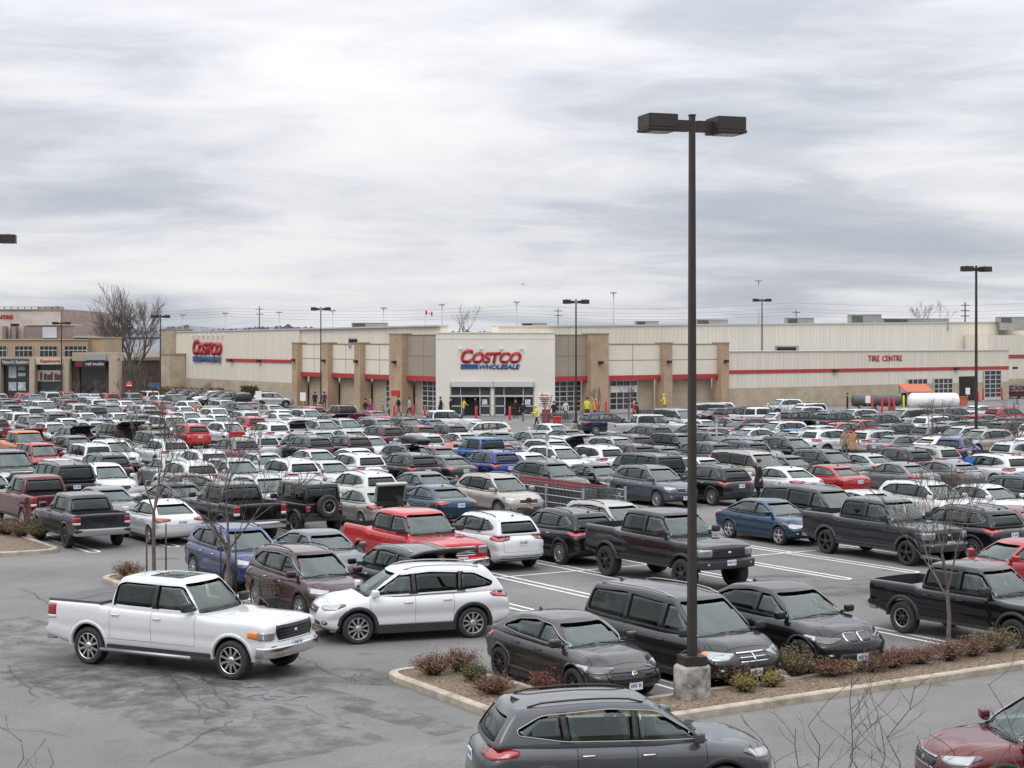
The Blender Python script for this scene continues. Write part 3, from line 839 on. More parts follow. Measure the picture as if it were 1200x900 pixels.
        for s in (1, -1):
            kp = round_poly([(s*.02, .74), (s*.30, .74), (s*.37, .82), (s*.33, .93), (s*.05, .93), (s*.02, .88)], .05)
            project(mb, bvb, kp, 'x', 1, .012, .03, .06, 1)
            c = (s*.19, .835)
            project(mb, bvb, [(c[0]+(p[0]-c[0])*.84, c[1]+(p[1]-c[1])*.88) for p in kp], 'x', 1, .018, .01, .06, 0)
            for k in range(7):
                y = s*(.065+.042*k)
                project(mb, bvb, [(y-.005, .765), (y+.005, .765), (y+.005, .905), (y-.005, .905)], 'x', 1, .024, .008, .06, 2)
        part('grille', mb.mesh(kind+'_grille', [M['gloss_black'], M['chrome'], M['satin']]))
    iw, i0, i1 = S['intake']
    mb = MB()
    project(mb, bvb, round_poly([(-iw, i0), (iw, i0), (iw*.92, i1), (-iw*.92, i1)], .05), 'x', 1, .005, .02, .08, 0)
    for s in (1, -1):
        fy = hw*.74
        fp = [(s*(fy+.085*math.cos(t*math.pi/6)), (i0+i1)/2+.06+.05*math.sin(t*math.pi/6)) for t in range(12)]
        project(mb, bvb, fp, 'x', 1, .006, .02, .06, 0)
        project(mb, bvb, [(s*fy+(p[0]-s*fy)*.5, (i0+i1)/2+.06+(p[1]-(i0+i1)/2-.06)*.6) for p in fp], 'x', 1, .012, .01, .06, 1)
    part('lower_intake', mb.mesh(kind+'_intake', [M['trim'], M['lens']]))
    def plate(sign, z):
        mb = MB()
        hit = bvb.ray_cast(Vector((5*sign, 0, z)), Vector((-sign, 0, 0)))
        x = (hit[0].x if hit[0] else sign*hl) + sign*.012
        mb.box(x-.008, x+.008, -.155, .155, z-.078, z+.078, 0)
        for k in range(7):
            if k == 4: continue
            y = -.118+.036*k
            mb.box(x+sign*.0085-.001, x+sign*.0085+.001, y, y+.022, z-.03, z+.038, 1)
        part('licence_plate', mb.mesh('licence_plate', [M['plate'], M['plate_blue']]))
    plate(1, (i0+i1)/2 if S['grille'] is None or S['grille'][2]-S['grille'][1] < .2 else S['intake'][2]+.02)
    plate(-1, S['plate_r'])
    # --- lower trim: cladding, arch lips, bumpers
    trim = MB()
    lip = (.075 if S['clad'] else .035) + (.03 if pk else 0); fl = S.get('flare', 0)
    lipmat = 0 if S['clad'] or fl else 1
    for x in (xf, xr):
        for s in (1, -1):
            n = 16; a0, a1 = -.25, math.pi+.25
            ro = Ra+lip
            prev = None
            for k in range(n):
                t0 = a0+(a1-a0)*k/n; t1 = a0+(a1-a0)*(k+1)/n
                q = []
                for t in (t0, t1):
                    for r_ in (Ra-.012, ro):
                        px, pz = x+r_*math.cos(t), max(wz+r_*math.sin(t), S['bz']-.02)
                        rq = r_+(.02 if r_ < ro else .004)
                        hit = bvb.ray_cast(Vector((x+rq*math.cos(t), 5*s, max(wz+rq*math.sin(t), S['bz']+.06))), Vector((0, -s, 0)))
                        py = abs(hit[0].y) if hit[0] and abs(hit[0].y) > hw*.55 else hw*.90
                        q.append((px, py, pz))
                o1 = .014+fl
                V = [(q[0][0], s*(q[0][1]+o1), q[0][2]), (q[1][0], s*(q[1][1]+(o1*.25)), q[1][2]), (q[3][0], s*(q[3][1]+(o1*.25)), q[3][2]), (q[2][0], s*(q[2][1]+o1), q[2][2]),
                     (q[0][0], s*(q[0][1]-.06), q[0][2]), (q[1][0], s*(q[1][1]-.05), q[1][2]), (q[3][0], s*(q[3][1]-.05), q[3][2]), (q[2][0], s*(q[2][1]-.06), q[2][2])]
                fs = [(0,1,2,3), (0,3,7,4), (1,5,6,2)]
                if s > 0: fs = [f for f in fs]
                else: fs = [f[::-1] for f in fs]
                trim.add(V, fs, lipmat, True)
    for s in (1, -1):
        x0, x1 = xr+Ra+.02, xf-Ra-.02
        z0, z1 = S['bz']-.01, S['bz']+(.20 if S['clad'] else .09)
        o = []
        hit = bvb.ray_cast(Vector(((x0+x1)/2, 5*s, z1-.02)), Vector((0, -s, 0)))
        y = abs(hit[0].y)+.012 if hit[0] else hw*.95
        trim.box(x0, x1, min(s*(y-.12), s*y), max(s*(y-.12), s*y), z0, z1-.012, 0)
    if S['clad']:
        for sg in (1, -1):
            zc = S['bz']+.08
            project(trim, bvb, [(-hw*.8, S['bz']+.07), (hw*.8, S['bz']+.07), (hw*.8, S['bz']+(.14 if sg > 0 else .26)), (-hw*.8, S['bz']+(.14 if sg > 0 else .26))], 'x', sg, .008, .02, .10, 0)
    if S.get('bumper'):
        bz_ = S['bz']
        for sg in (1, -1):
            P2, F2 = rbox(.13, hw*.97, bz_+.06, bz_+.30, .045, 2, 11, 2)
            vv_ = np.abs(P2[:, 1])/(hw*.97)
            P2[:, 0] += sg*(hl-.10)
            P2[:, 0] -= sg*((S['ncr']+.04) if sg > 0 else .10)*vv_**3
            trim.add(P2, F2, {'chrome': 2, 'black': 0, 'body': 1 if sg > 0 else 2}[S['bumper']], True)
        if sg < 0: pass
    if S['rails']:
        for s in (1, -1):
            pts = []
            for k in range(9):
                x = S['D'][0]+.25+(S['A'][1]-.15-S['D'][0]-.25)*k/8
                hit = bvg.ray_cast(Vector((x, s*(S['hr']-.10), 5)), Vector((0, 0, -1)))
                zz = hit[0].z if hit[0] else roofz
                pts.append((x, s*(S['hr']-.10), zz+(.045 if 0 < k < 8 else .005)))
            trim.tube(pts, .016, 6, 3 if kind in ('suv', 'minivan') else 0)
    # dark line of the window surround and wipers
    for s in (1, -1):
        a = Vector((S['A'][0]-.02, s*.62, 0)); b = Vector((S['A'][0]-.20, s*.05, 0))
        pts = []
        for k in range(5):
            p = a.lerp(b, k/4)
            z = zA+.03+.05*k/4
            hit = bvg.ray_cast(Vector((5, p.y, z)), Vector((-1, 0, 0)))
            if hit[0]: pts.append((hit[0].x+.012, p.y, z))
        if len(pts) > 2: trim.tube(pts, .009, 5, 0)
    if kind in ('suv',):    # bright strip under the side glass
        for s in (1, -1):
            bot = [(x, gz(x, .105)) for x in np.linspace(S['dlo'][0][0]-.02, S['dlo'][-1][0]+.05, 12)]
            pl = [(x, z-.012) for x, z in bot] + [(x, z+.006) for x, z in bot[::-1]]
            project(trim, bvg, pl, 'y', s, .006, .01, .12, 3 if kind in ('crossover',) else 0)
    for (px_, pw, tilt) in S['pillars']:
        band = clip_poly(clip_poly(dlo, 1, tilt, -(px_-pw/2)-tilt*1.3), -1, -tilt, (px_+pw/2)+tilt*1.3)
        for s in (1, -1):
            if len(band) > 2: project(trim, bvg, band, 'y', s, .003, .010, .10, 0)
    if kind in ('crossover', 'hatchback'):
        for s in (1, -1):
            ring = dense_poly(dlo, .10); hits = []
            cx = sum(p[0] for p in ring)/len(ring); cz = sum(p[1] for p in ring)/len(ring)
            for (ax, az) in ring:
                h_ = bvg.ray_cast(Vector((ax, 5*s, az)), Vector((0, -s, 0)))
                if h_[0]: hits.append(h_[0]+Vector((0, s*.004, 0)))
            if len(hits) > 8: trim.tube(hits+hits[:1], .011, 4, 3, cap=False)
    # roof antenna fin
    hit = bvg.ray_cast(Vector((S['D'][0]+.18, 0, 5)), Vector((0, 0, -1)))
    if hit[0] and not pk:
        z = hit[0].z-.01; x = S['D'][0]+.18
        trim.add([(x-.08,-.02,z),(x+.10,-.02,z),(x+.10,.02,z),(x-.08,.02,z),(x-.07,0,z+.075)], [(0,4,1)[::-1],(1,4,2)[::-1],(2,4,3)[::-1],(3,4,0)[::-1]], 0)
    if kind == 'covered_pickup':
        mb = MB(); project(mb, bvg, round_poly([(-.55, -.42), (.30, -.42), (.30, .42), (-.55, .42)], .06), 'z', 1, .006, .015, .15)
        part('sunroof', mb.mesh('sunroof', [M['privacy']]))
    if S.get('steps'):
        for s in (1, -1): trim.tube([(xs[0]-.2, s*(hw+.03), S['bz']-.04), (xs[-1]-.05, s*(hw+.03), S['bz']-.04)], .045, 8, 3)
    if S.get('flare', 0) > .08 and kind == 'jeep':
        for s in (1, -1):
            trim.box(xf-Ra-.1, hl-.08, min(s*(hw-.04), s*(hw+.16)), max(s*(hw-.04), s*(hw+.16)), wz+Ra-.01, wz+Ra+.05, 0)
        trim.box(hl-.02, hl+.14, -.80, .80, .52, .70, 0)
        trim.box(-hl-.12, -hl+.02, -.80, .80, .52, .68, 0)
    part('trim', trim.mesh(kind+'_trim', [M['trim'], None, M['chrome'] if S.get('bumper') == 'chrome' else M['satin'], M['satin']]), paint='slot1')
    if pk and 'cover' in S and S['cover']:
        mb = MB(); z = S['top'][0][1]+.012
        x0, x1 = -hl+.10, pk[0]-.03
        for k in range(4):
            a = x0+(x1-x0)*k/4; b = x0+(x1-x0)*(k+1)/4
            mb.box(a+.006, b-.006, -hw+.085, hw-.085, z-.02, z+.02+.004*(k % 2), 0)
        mb.box(x0, x1, -hw+.10, hw-.10, z-.03, z, 0)
        part('tonneau_cover', mb.mesh('tonneau_cover', [M['tonneau']]))
    # --- mirrors
    for s in (1, -1):
        mb = MB()
        x, z = S['A'][0]-.30, zA+(.10 if not pk else .14)
        k = 1.12 if pk or kind in ('large_suv', 'jeep') else 1.0
        y = S['hb']*.97
        P2, F2 = rbox(.075*k, .12*k, -.085*k, .085*k, .05*k, 2, 2, 2)
        P2 = P2*np.array([1, 1, 1]) + np.array([x, s*(y+.10*k), z+.02]); P2[:,0] -= .25*(np.abs(P2[:,1])-y)*.4
        mb.add(P2, F2, 0, True)
        mb.box(x-.04, x+.04, min(s*(y-.12), s*(y+.04)), max(s*(y-.12), s*(y+.04)), z-.05, z-.01, 1)
        me = mb.mesh(kind+'_mirror', [M['trim'] if kind in ('lifted_pickup', 'jeep', 'minivan', 'covered_pickup', 'pickup', 'dark_pickup', 'midsize_pickup') else None, M['trim']])
        part('mirror', me, paint=kind not in ('lifted_pickup', 'jeep', 'minivan', 'covered_pickup', 'pickup', 'dark_pickup', 'midsize_pickup'))
    # --- wheels
    Rr = R*(.70 if S['rim'] not in ('black6', 'offroad') else .60)
    ty_, ri_ = tyre_mesh(R, S['tw'], Rr), rim_mesh(S['rim'], R, S['tw'])
    yw = hw-S['tw']/2-(.005 if not fl else -.6*fl)
    wheel_i = []
    for x in (xf, xr):
        for s in (1, -1):
            i = part('wheel', ty_, loc=(x, s*yw, R), rot=(0, 0, 0 if s > 0 else math.pi))
            part('rim', ri_, i)
    if S.get('spare'):
        i = part('spare_wheel', ty_, loc=(-hl-.17, -.05, 1.06), rot=(0, 0, math.pi/2)); part('rim', ri_, i)
    # --- cabin
    mb = MB()
    zs = floor
    for s in (1, -1):
        x = S['xB']+.22; y = s*S['hb']*.43
        P2, F2 = rbox(.25, .25, 0, .34, .06, 2, 2, 2); P2 = P2+np.array([x+.12, y, zs]); mb.add(P2, F2, 0, True)
        P2, F2 = rbox(.07, .24, 0, .62, .06, 2, 2, 2); P2[:,0] -= P2[:,2]*.30; P2 = P2+np.array([x-.14, y, zs+.26]); mb.add(P2, F2, 0, True)
        P2, F2 = rbox(.05, .13, 0, .18, .045, 2, 2, 2); P2 = P2+np.array([x-.34, y, zs+.90]); mb.add(P2, F2, 0, True)
    x = S['xB']-.75
    P2, F2 = rbox(.07, S['hb']*.80, 0, .60, .06, 2, 3, 2); P2[:,0] -= P2[:,2]*.25; P2 = P2+np.array([x, 0, zs+.24]); mb.add(P2, F2, 0, True)
    part('seats', mb.mesh(kind+'_seats', [M['seat']]))
    mb = MB()
    P2, F2 = rbox(.22, S['hb']*.86, 0, .30, .08, 2, 4, 2); P2 = P2+np.array([S['A'][0]-.40, 0, zA-.33]); mb.add(P2, F2, 0, True)
    part('dashboard', mb.mesh(kind+'_dashboard', [M['interior']]))
    mb = MB()
    c = Vector((S['A'][0]-.72, S['hb']*.43, zA-.02)); tilt = Matrix.Rotation(math.radians(-62), 4, 'Y')
    pts = [c + tilt @ Vector((.18*math.cos(t*math.pi/8), .18*math.sin(t*math.pi/8), 0)) for t in range(17)]
    mb.tube(pts, .015, 6, 0, cap=False)
    mb.tube([c + tilt @ Vector((-.17, 0, 0)), c + tilt @ Vector((.17, 0, 0))], .02, 5)
    part('steering_wheel', mb.mesh('steering_wheel', [M['interior']]))
    _proto[kind] = parts
    return parts

def project_dir(mb, bvh, poly, n, U, a0, off, thick, step, mi):
    """as project(), along a slanting horizontal direction; poly = (a along U from the corner, z)"""
    poly = clean_poly(poly)
    if len(poly) < 3: return False
    poly = dense_poly(poly, step)
    pts = [Vector(p) for p in poly]; n0 = len(pts)
    xs = [p[0] for p in poly]; ys = [p[1] for p in poly]
    gx = int((max(xs)-min(xs))/step); gy = int((max(ys)-min(ys))/step)
    for i in range(1, gx+1):
        for j in range(1, gy+1):
            x = min(xs)+(max(xs)-min(xs))*i/(gx+1); y = min(ys)+(max(ys)-min(ys))*j/(gy+1)
            if point_in(poly, x, y) and min(math.hypot(x-p[0], y-p[1]) for p in poly) > step*.4: pts.append(Vector((x, y)))
    res = delaunay_2d_cdt(pts, [], [list(range(n0))], 1, 1e-6)
    P, N = [], []
    for v in res[0]:
        h = bvh.ray_cast(U*(a0+v[0]) + Vector((0, 0, v[1])) + n*8, -n)
        if h[0] is None: P.append(None); N.append(None)
        else: P.append(h[0]); N.append(h[1] if h[1].dot(n) > 0 else -h[1])
    good = [list(f) for f in res[2] if all(P[i] is not None for i in f) and max((P[f[i]]-P[f[(i+1) % len(f)]]).length for i in range(len(f))) < .3]
    if not good: return False
    used = sorted({i for f in good for i in f}); idx = {u: k for k, u in enumerate(used)}
    V = [P[u]+N[u]*off for u in used] + [P[u]+N[u]*(off-thick) for u in used]
    m = len(used); cnt = {}; F = []
    for f in good:
        g = [idx[i] for i in f]
        a, b, c = V[g[0]], V[g[1]], V[g[2]]
        if (b-a).cross(c-a).dot(n) < 0: g = g[::-1]
        F.append(g)
        for i in range(len(g)): cnt[(g[i], g[(i+1) % len(g)])] = 1
    o = len(mb.v)
    mb.add(V, F, mi, True)
    for (a, b) in cnt:
        if (b, a) not in cnt:
            mb.f.append([b+o, a+o, a+m+o, b+m+o]); mb.m.append(mi); mb.s.append(False)
    return True

def join_parts(parts, names, matname, paintmat=None):
    """one mesh out of several parts (for vehicles too far off to show them singly)"""
    V, F, MI, SM, mats = [], [], [], [], []
    for p in parts:
        if p['name'] not in names: continue
        mt = Matrix.Translation(p['loc']) @ Euler(p['rot']).to_matrix().to_4x4()
        if p['parent'] >= 0:
            q = parts[p['parent']]; mt = (Matrix.Translation(q['loc']) @ Euler(q['rot']).to_matrix().to_4x4()) @ mt
        me = p['mesh']; o = len(V)
        V += [tuple(mt @ v.co) for v in me.vertices]
        mm = []
        for m in me.materials:
            key = m
            if key not in mats: mats.append(key)
            mm.append(mats.index(key))
        for f in me.polygons:
            F.append([i+o for i in f.vertices]); MI.append(mm[f.material_index]); SM.append(f.use_smooth)
    if None in mats and mats.index(None) != 0:
        k = mats.index(None); mats[0], mats[k] = mats[k], mats[0]
        MI = [k if i == 0 else 0 if i == k else i for i in MI]
    me = bpy.data.meshes.new(matname); me.from_pydata(V, [], F)
    for m in mats: me.materials.append(m)
    me.polygons.foreach_set('material_index', MI); me.polygons.foreach_set('use_smooth', SM); me.update()
    return me, (None in mats)

_far = {}
def far_proto(kind):
    """the same vehicle with fewer, larger parts"""
    if kind in _far: return _far[kind]
    pr = car_proto(kind); out = []
    me, pt = join_parts(pr, ('body', 'hood', 'tailgate', 'door', 'handle', 'mirror', 'grille', 'lower_intake', 'trim', 'tonneau_cover', 'licence_plate'), kind+'_shell')
    out.append(dict(name='body', mesh=me, parent=-1, loc=(0,0,0), rot=(0,0,0), paint=True))
    for nm in ('windshield', 'rear_window', 'headlight', 'tail_light'):
        out += [dict(p, parent=-1) for p in pr if p['name'] == nm]
    for s in (1, -1):
        sw = [p for p in pr if p['name'] == 'side_window' and p['mesh'].vertices[0].co.y*s > 0]
        if not sw: continue
        me, _ = join_parts(sw, ('side_window',), kind+'_side_glass')
        out.append(dict(name='side_glazing', mesh=me, parent=-1, loc=(0,0,0), rot=(0,0,0), paint=False))
    me, _ = join_parts(pr, ('seats', 'dashboard', 'steering_wheel'), kind+'_cabin')
    out.append(dict(name='seats', mesh=me, parent=-1, loc=(0,0,0), rot=(0,0,0), paint=False))
    i = [k for k, p in enumerate(pr) if p['name'] in ('wheel', 'spare_wheel')]
    wm, _ = join_parts([dict(pr[i[0]], loc=(0,0,0), rot=(0,0,0)), dict(pr[i[0]+1], parent=-1)], ('wheel', 'rim'), kind+'_wheel')
    for k in i: out.append(dict(name=pr[k]['name'], mesh=wm, parent=-1, loc=pr[k]['loc'], rot=pr[k]['rot'], paint=False))
    _far[kind] = out
    return out

CAT = dict(dark_pickup='pickup truck', sedan='sedan', hatchback='hatchback', crossover='SUV', suv='SUV', large_suv='SUV', boxy_suv='SUV', coupe_suv='SUV', minivan='minivan',
           pickup='pickup truck', covered_pickup='pickup truck', lifted_pickup='pickup truck', midsize_pickup='pickup truck', ridge_pickup='pickup truck', jeep='off-roader')
NAME = dict(dark_pickup='pickup_truck', sedan='sedan', hatchback='hatchback', crossover='suv', suv='suv', large_suv='suv', boxy_suv='suv', coupe_suv='suv', minivan='minivan',
            pickup='pickup_truck', covered_pickup='pickup_truck', lifted_pickup='pickup_truck', midsize_pickup='pickup_truck', ridge_pickup='pickup_truck', jeep='off_roader')
def make_car(kind, colour, x, y, heading, label, group=None, near=True, z=0.0, skip=(), pitch=None):
    root = empty('parked_' + NAME[kind], (x, y, z), heading)
    tag(root, label, CAT[kind], group)
    objs = []
    pr = car_proto(kind) if near else far_proto(kind)
    pm = paint(colour)
    for p in pr:
        if p['name'] in skip: objs.append(None); continue
        par = root if p['parent'] < 0 else objs[p['parent']]
        if par is None: objs.append(None); continue
        o = mesh_obj(p['name'], p['mesh'], par, p['loc'], p['rot'])
        if p['paint']:
            si = 1 if p['paint'] == 'slot1' else 0
            o.material_slots[si].link = 'OBJECT'; o.material_slots[si].material = pm
        objs.append(o)
    return root
# ------------------------------------------------------------------ camera, sky, sun, exposure
CAMZ, FPX, U0, V0 = 7.0, 2000.0, 600.0, 402.0       # eye height, focal length in photo pixels, centre column, horizon row
def ground(u, v, z=0.0):
    """the point of a level plane at height z that the photograph shows at (u, v)"""
    Y = FPX*(CAMZ-z)/(v-V0); return Vector(((u-U0)*Y/FPX, Y, z))
def at(u, v, Y):
    return Vector(((u-U0)*Y/FPX, Y, CAMZ-(v-V0)*Y/FPX))
def st(s, t, z=0.0):
    """parking grid: s away across the rows, t along a row"""
    return Vector((-.53*s+.848*t, .848*s+.53*t, z))
cam = bpy.data.cameras.new('camera'); cam.lens = 60.0; cam.sensor_width = 36.0
cam.shift_y = -48.0/1200.0; cam.clip_start = 0.1; cam.clip_end = 6000
camo = link(bpy.data.objects.new('camera', cam)); camo.location = (0, 0, CAMZ); camo.rotation_euler = (R(90), 0, 0)
SC.camera = camo

world = bpy.data.worlds.new('World'); SC.world = world; world.use_nodes = True
nt = world.node_tree
for n in list(nt.nodes): nt.nodes.remove(n)
def N(kind, **k):
    n = nt.nodes.new(kind)
    for a, b in k.items(): setattr(n, a, b)
    return n
def math_(op, a, b=None, clamp=False):
    n = N('ShaderNodeMath', operation=op); n.use_clamp = clamp
    for i, q in enumerate((a, b)):
        if q is None: continue
        if isinstance(q, (int, float)): n.inputs[i].default_value = q
        else: nt.links.new(q, n.inputs[i])
    return n.outputs[0]
SUN_EL, SUN_AZ = 48.0, 205.0
tc = N('ShaderNodeTexCoord')
sep = N('ShaderNodeSeparateXYZ'); nt.links.new(tc.outputs['Generated'], sep.inputs[0])
sky = N('ShaderNodeTexSky', sky_type='NISHITA'); sky.sun_disc = False
sky.sun_elevation = R(SUN_EL); sky.sun_rotation = R(SUN_AZ)
zc = math_('MAXIMUM', sep.outputs['Z'], 0.0)
den = math_('ADD', zc, 0.15)
px = math_('DIVIDE', sep.outputs['X'], den); py = math_('DIVIDE', sep.outputs['Y'], den)
cmb = N('ShaderNodeCombineXYZ'); nt.links.new(px, cmb.inputs[0]); nt.links.new(py, cmb.inputs[1])
def cloud(scale, sx, sy, loc, detail, rough, dist):
    mp = N('ShaderNodeMapping'); mp.inputs['Scale'].default_value = (sx, sy, 1); mp.inputs['Location'].default_value = loc
    mp.inputs['Rotation'].default_value = (0, 0, R(-6))
    nt.links.new(cmb.outputs[0], mp.inputs[0])
    nz = N('ShaderNodeTexNoise'); nz.inputs['Scale'].default_value = scale; nz.inputs['Detail'].default_value = detail
    nz.inputs['Roughness'].default_value = rough; nz.inputs['Distortion'].default_value = dist
    nt.links.new(mp.outputs[0], nz.inputs['Vector']); return nz.outputs[0]
def ramp(src, pts):
    r = N('ShaderNodeValToRGB'); r.color_ramp.interpolation = 'B_SPLINE'
    while len(r.color_ramp.elements) < len(pts): r.color_ramp.elements.new(0.5)
    for e, (p, c) in zip(r.color_ramp.elements, pts): e.position = p; e.color = (*c, 1)
    nt.links.new(src, r.inputs[0]); return r.outputs[0]
big = cloud(1.15, 0.62, 0.85, (SKY_OX, SKY_OY, 0), 6, 0.50, 0.55)
fine = cloud(3.6, 0.7, 0.9, (3.1, 7.7, 0), 8, 0.58, 0.7)
mix = math_('ADD', math_('MULTIPLY', big, 0.74), math_('MULTIPLY', fine, 0.26))
ccol = ramp(mix, [(0.33, (0.50, 0.535, 0.61)), (0.43, (0.62, 0.65, 0.715)), (0.50, (0.81, 0.825, 0.87)), (0.57, (0.92, 0.925, 0.945)), (0.68, (1.03, 1.015, 0.995))])
# overcast sky: about three times as bright overhead as at the horizon
lum = math_('ADD', math_('MULTIPLY', math_('POWER', zc, 1.5), 2.5), 0.86)
vm = N('ShaderNodeMix', data_type='RGBA', blend_type='MULTIPLY'); vm.inputs[0].default_value = 1
nt.links.new(ccol, vm.inputs[6]); nt.links.new(lum, vm.inputs[7])
bg_c = N('ShaderNodeBackground'); bg_c.inputs[1].default_value = CLOUD_STRENGTH; nt.links.new(vm.outputs[2], bg_c.inputs[0])
bg_s = N('ShaderNodeBackground'); bg_s.inputs[1].default_value = 0.08; nt.links.new(sky.outputs[0], bg_s.inputs[0])
ms = N('ShaderNodeMixShader'); ms.inputs[0].default_value = 0.94
nt.links.new(bg_s.outputs[0], ms.inputs[1]); nt.links.new(bg_c.outputs[0], ms.inputs[2])
wo = N('ShaderNodeOutputWorld'); nt.links.new(ms.outputs[0], wo.inputs[0])

sun = bpy.data.lights.new('sun', 'SUN'); sun.energy = 0.7; sun.angle = R(25); sun.color = (1, 0.97, 0.93)
so = link(bpy.data.objects.new('sun', sun)); so.rotation_euler = (R(90-SUN_EL), 0, R(180-SUN_AZ))
SC.view_settings.view_transform = 'Standard'; SC.view_settings.look = 'None'
SC.view_settings.exposure = EXPOSURE; SC.view_settings.gamma = 1.0; SC.view_settings.use_curve_mapping = False
SC.cycles.max_bounces = 8; SC.cycles.transparent_max_bounces = 24; SC.cycles.use_denoising = True
SC.cycles.use_adaptive_sampling = True; SC.cycles.caustics_reflective = False; SC.cycles.caustics_refractive = False

# ------------------------------------------------------------------ setting materials
def asphalt(name, base, cracks=True):
    m, t, out = node_mat(name)
    L = t.links.new
    def n(k, **a):
        q = t.nodes.new(k)
        for x, y in a.items(): setattr(q, x, y)
        return q
    b = n('ShaderNodeBsdfPrincipled'); L(b.outputs[0], out.inputs[0]); b.inputs['Roughness'].default_value = 0.82
    b.inputs['Specular IOR Level'].default_value = 0.35
    c = n('ShaderNodeTexCoord')
    def noise(s, d=5, r=.55):
        q = n('ShaderNodeTexNoise'); q.inputs['Scale'].default_value = s; q.inputs['Detail'].default_value = d; q.inputs['Roughness'].default_value = r
        L(c.outputs['Object'], q.inputs['Vector']); return q.outputs[0]
    def rng(src, a, bb, lo, hi):
        q = n('ShaderNodeMapRange'); q.inputs[1].default_value = a; q.inputs[2].default_value = bb; q.inputs[3].default_value = lo; q.inputs[4].default_value = hi
        L(src, q.inputs[0]); return q.outputs[0]
    def mul(a, bb):
        q = n('ShaderNodeMath', operation='MULTIPLY')
        for i, x in enumerate((a, bb)):
            if isinstance(x, (int, float)): q.inputs[i].default_value = x
            else: L(x, q.inputs[i])
        return q.outputs[0]
    big = rng(noise(.16, 4), .35, .68, .80, 1.10)
    mid = rng(noise(1.1, 6, .6), .3, .7, .90, 1.08)
    grit = rng(noise(38, 3, .7), .3, .7, .70, 1.28)
    grit2 = rng(noise(9, 6, .8), .35, .65, .84, 1.14)
    f = mul(mul(big, mid), mul(grit, grit2))
    # oil spots where cars stand
    spot = rng(noise(.75, 2, .4), .66, .74, 1.0, .62)
    f = mul(f, spot)
    if cracks:
        w = n('ShaderNodeTexNoise'); w.inputs['Scale'].default_value = .9; w.inputs['Detail'].default_value = 5
        L(c.outputs['Object'], w.inputs['Vector'])
        ad = n('ShaderNodeVectorMath', operation='MULTIPLY_ADD'); ad.inputs[1].default_value = (1.5, 1.5, 0)
        L(w.outputs[1], ad.inputs[0]); L(c.outputs['Object'], ad.inputs[2])
        vo = n('ShaderNodeTexVoronoi', feature='DISTANCE_TO_EDGE'); vo.inputs['Scale'].default_value = .42
        L(ad.outputs[0], vo.inputs['Vector'])
        crack = rng(vo.outputs[0], .003, .009, .60, 1.0)
        gate = rng(noise(.11, 2), .50, .56, 0, 1)
        mx = n('ShaderNodeMix'); mx.inputs[2].default_value = 1.0; L(gate, mx.inputs[0]); L(crack, mx.inputs[3])
        f = mul(f, mx.outputs[0])
    col = n('ShaderNodeMix', data_type='RGBA', blend_type='MULTIPLY'); col.inputs[0].default_value = 1
    col.inputs[6].default_value = (*base, 1); L(f, col.inputs[7]); L(col.outputs[2], b.inputs['Base Color'])
    bp = n('ShaderNodeBump'); bp.inputs['Strength'].default_value = .35; bp.inputs['Distance'].default_value = .01
    L(noise(55, 3, .7), bp.inputs['Height']); L(bp.outputs[0], b.inputs['Normal'])
    return m

def ribbed(name, col, pitch, depth=.5, dirt=.10):
    """profiled metal siding: ribs along the wall (object x), dirt streaks"""
    m, t, out = node_mat(name); L = t.links.new
    b = t.nodes.new('ShaderNodeBsdfPrincipled'); L(b.outputs[0], out.inputs[0]); b.inputs['Roughness'].default_value = .55
    c = t.nodes.new('ShaderNodeTexCoord'); s = t.nodes.new('ShaderNodeSeparateXYZ'); L(c.outputs['Object'], s.inputs[0])
    m1 = t.nodes.new('ShaderNodeMath'); m1.operation = 'MULTIPLY'; m1.inputs[1].default_value = 2*math.pi/pitch; L(s.outputs['X'], m1.inputs[0])
    m2 = t.nodes.new('ShaderNodeMath'); m2.operation = 'SINE'; L(m1.outputs[0], m2.inputs[0])
    bp = t.nodes.new('ShaderNodeBump'); bp.inputs['Strength'].default_value = depth; bp.inputs['Distance'].default_value = .05
    L(m2.outputs[0], bp.inputs['Height']); L(bp.outputs[0], b.inputs['Normal'])
    mp = t.nodes.new('ShaderNodeMapping'); mp.inputs['Scale'].default_value = (1.6, 1.6, .10); L(c.outputs['Object'], mp.inputs[0])
    nz = t.nodes.new('ShaderNodeTexNoise'); nz.inputs['Scale'].default_value = 1.2; nz.inputs['Detail'].default_value = 5; L(mp.outputs[0], nz.inputs['Vector'])
    r = t.nodes.new('ShaderNodeMapRange'); r.inputs[1].default_value = .35; r.inputs[2].default_value = .7; r.inputs[3].default_value = 1-dirt; r.inputs[4].default_value = 1.04
    L(nz.outputs[0], r.inputs[0])
    gr = t.nodes.new('ShaderNodeMapRange'); gr.inputs[1].default_value = -1; gr.inputs[2].default_value = -.55; gr.inputs[3].default_value = .90 if depth > .1 else .97; gr.inputs[4].default_value = 1  # shade of the rib valleys painted into the base colour
    L(m2.outputs[0], gr.inputs[0])
    mm = t.nodes.new('ShaderNodeMath'); mm.operation = 'MULTIPLY'; L(r.outputs[0], mm.inputs[0]); L(gr.outputs[0], mm.inputs[1])
    x = t.nodes.new('ShaderNodeMix'); x.data_type = 'RGBA'; x.blend_type = 'MULTIPLY'; x.inputs[0].default_value = 1
    x.inputs[6].default_value = (*col, 1); L(mm.outputs[0], x.inputs[7]); L(x.outputs[2], b.inputs['Base Color'])
    return m

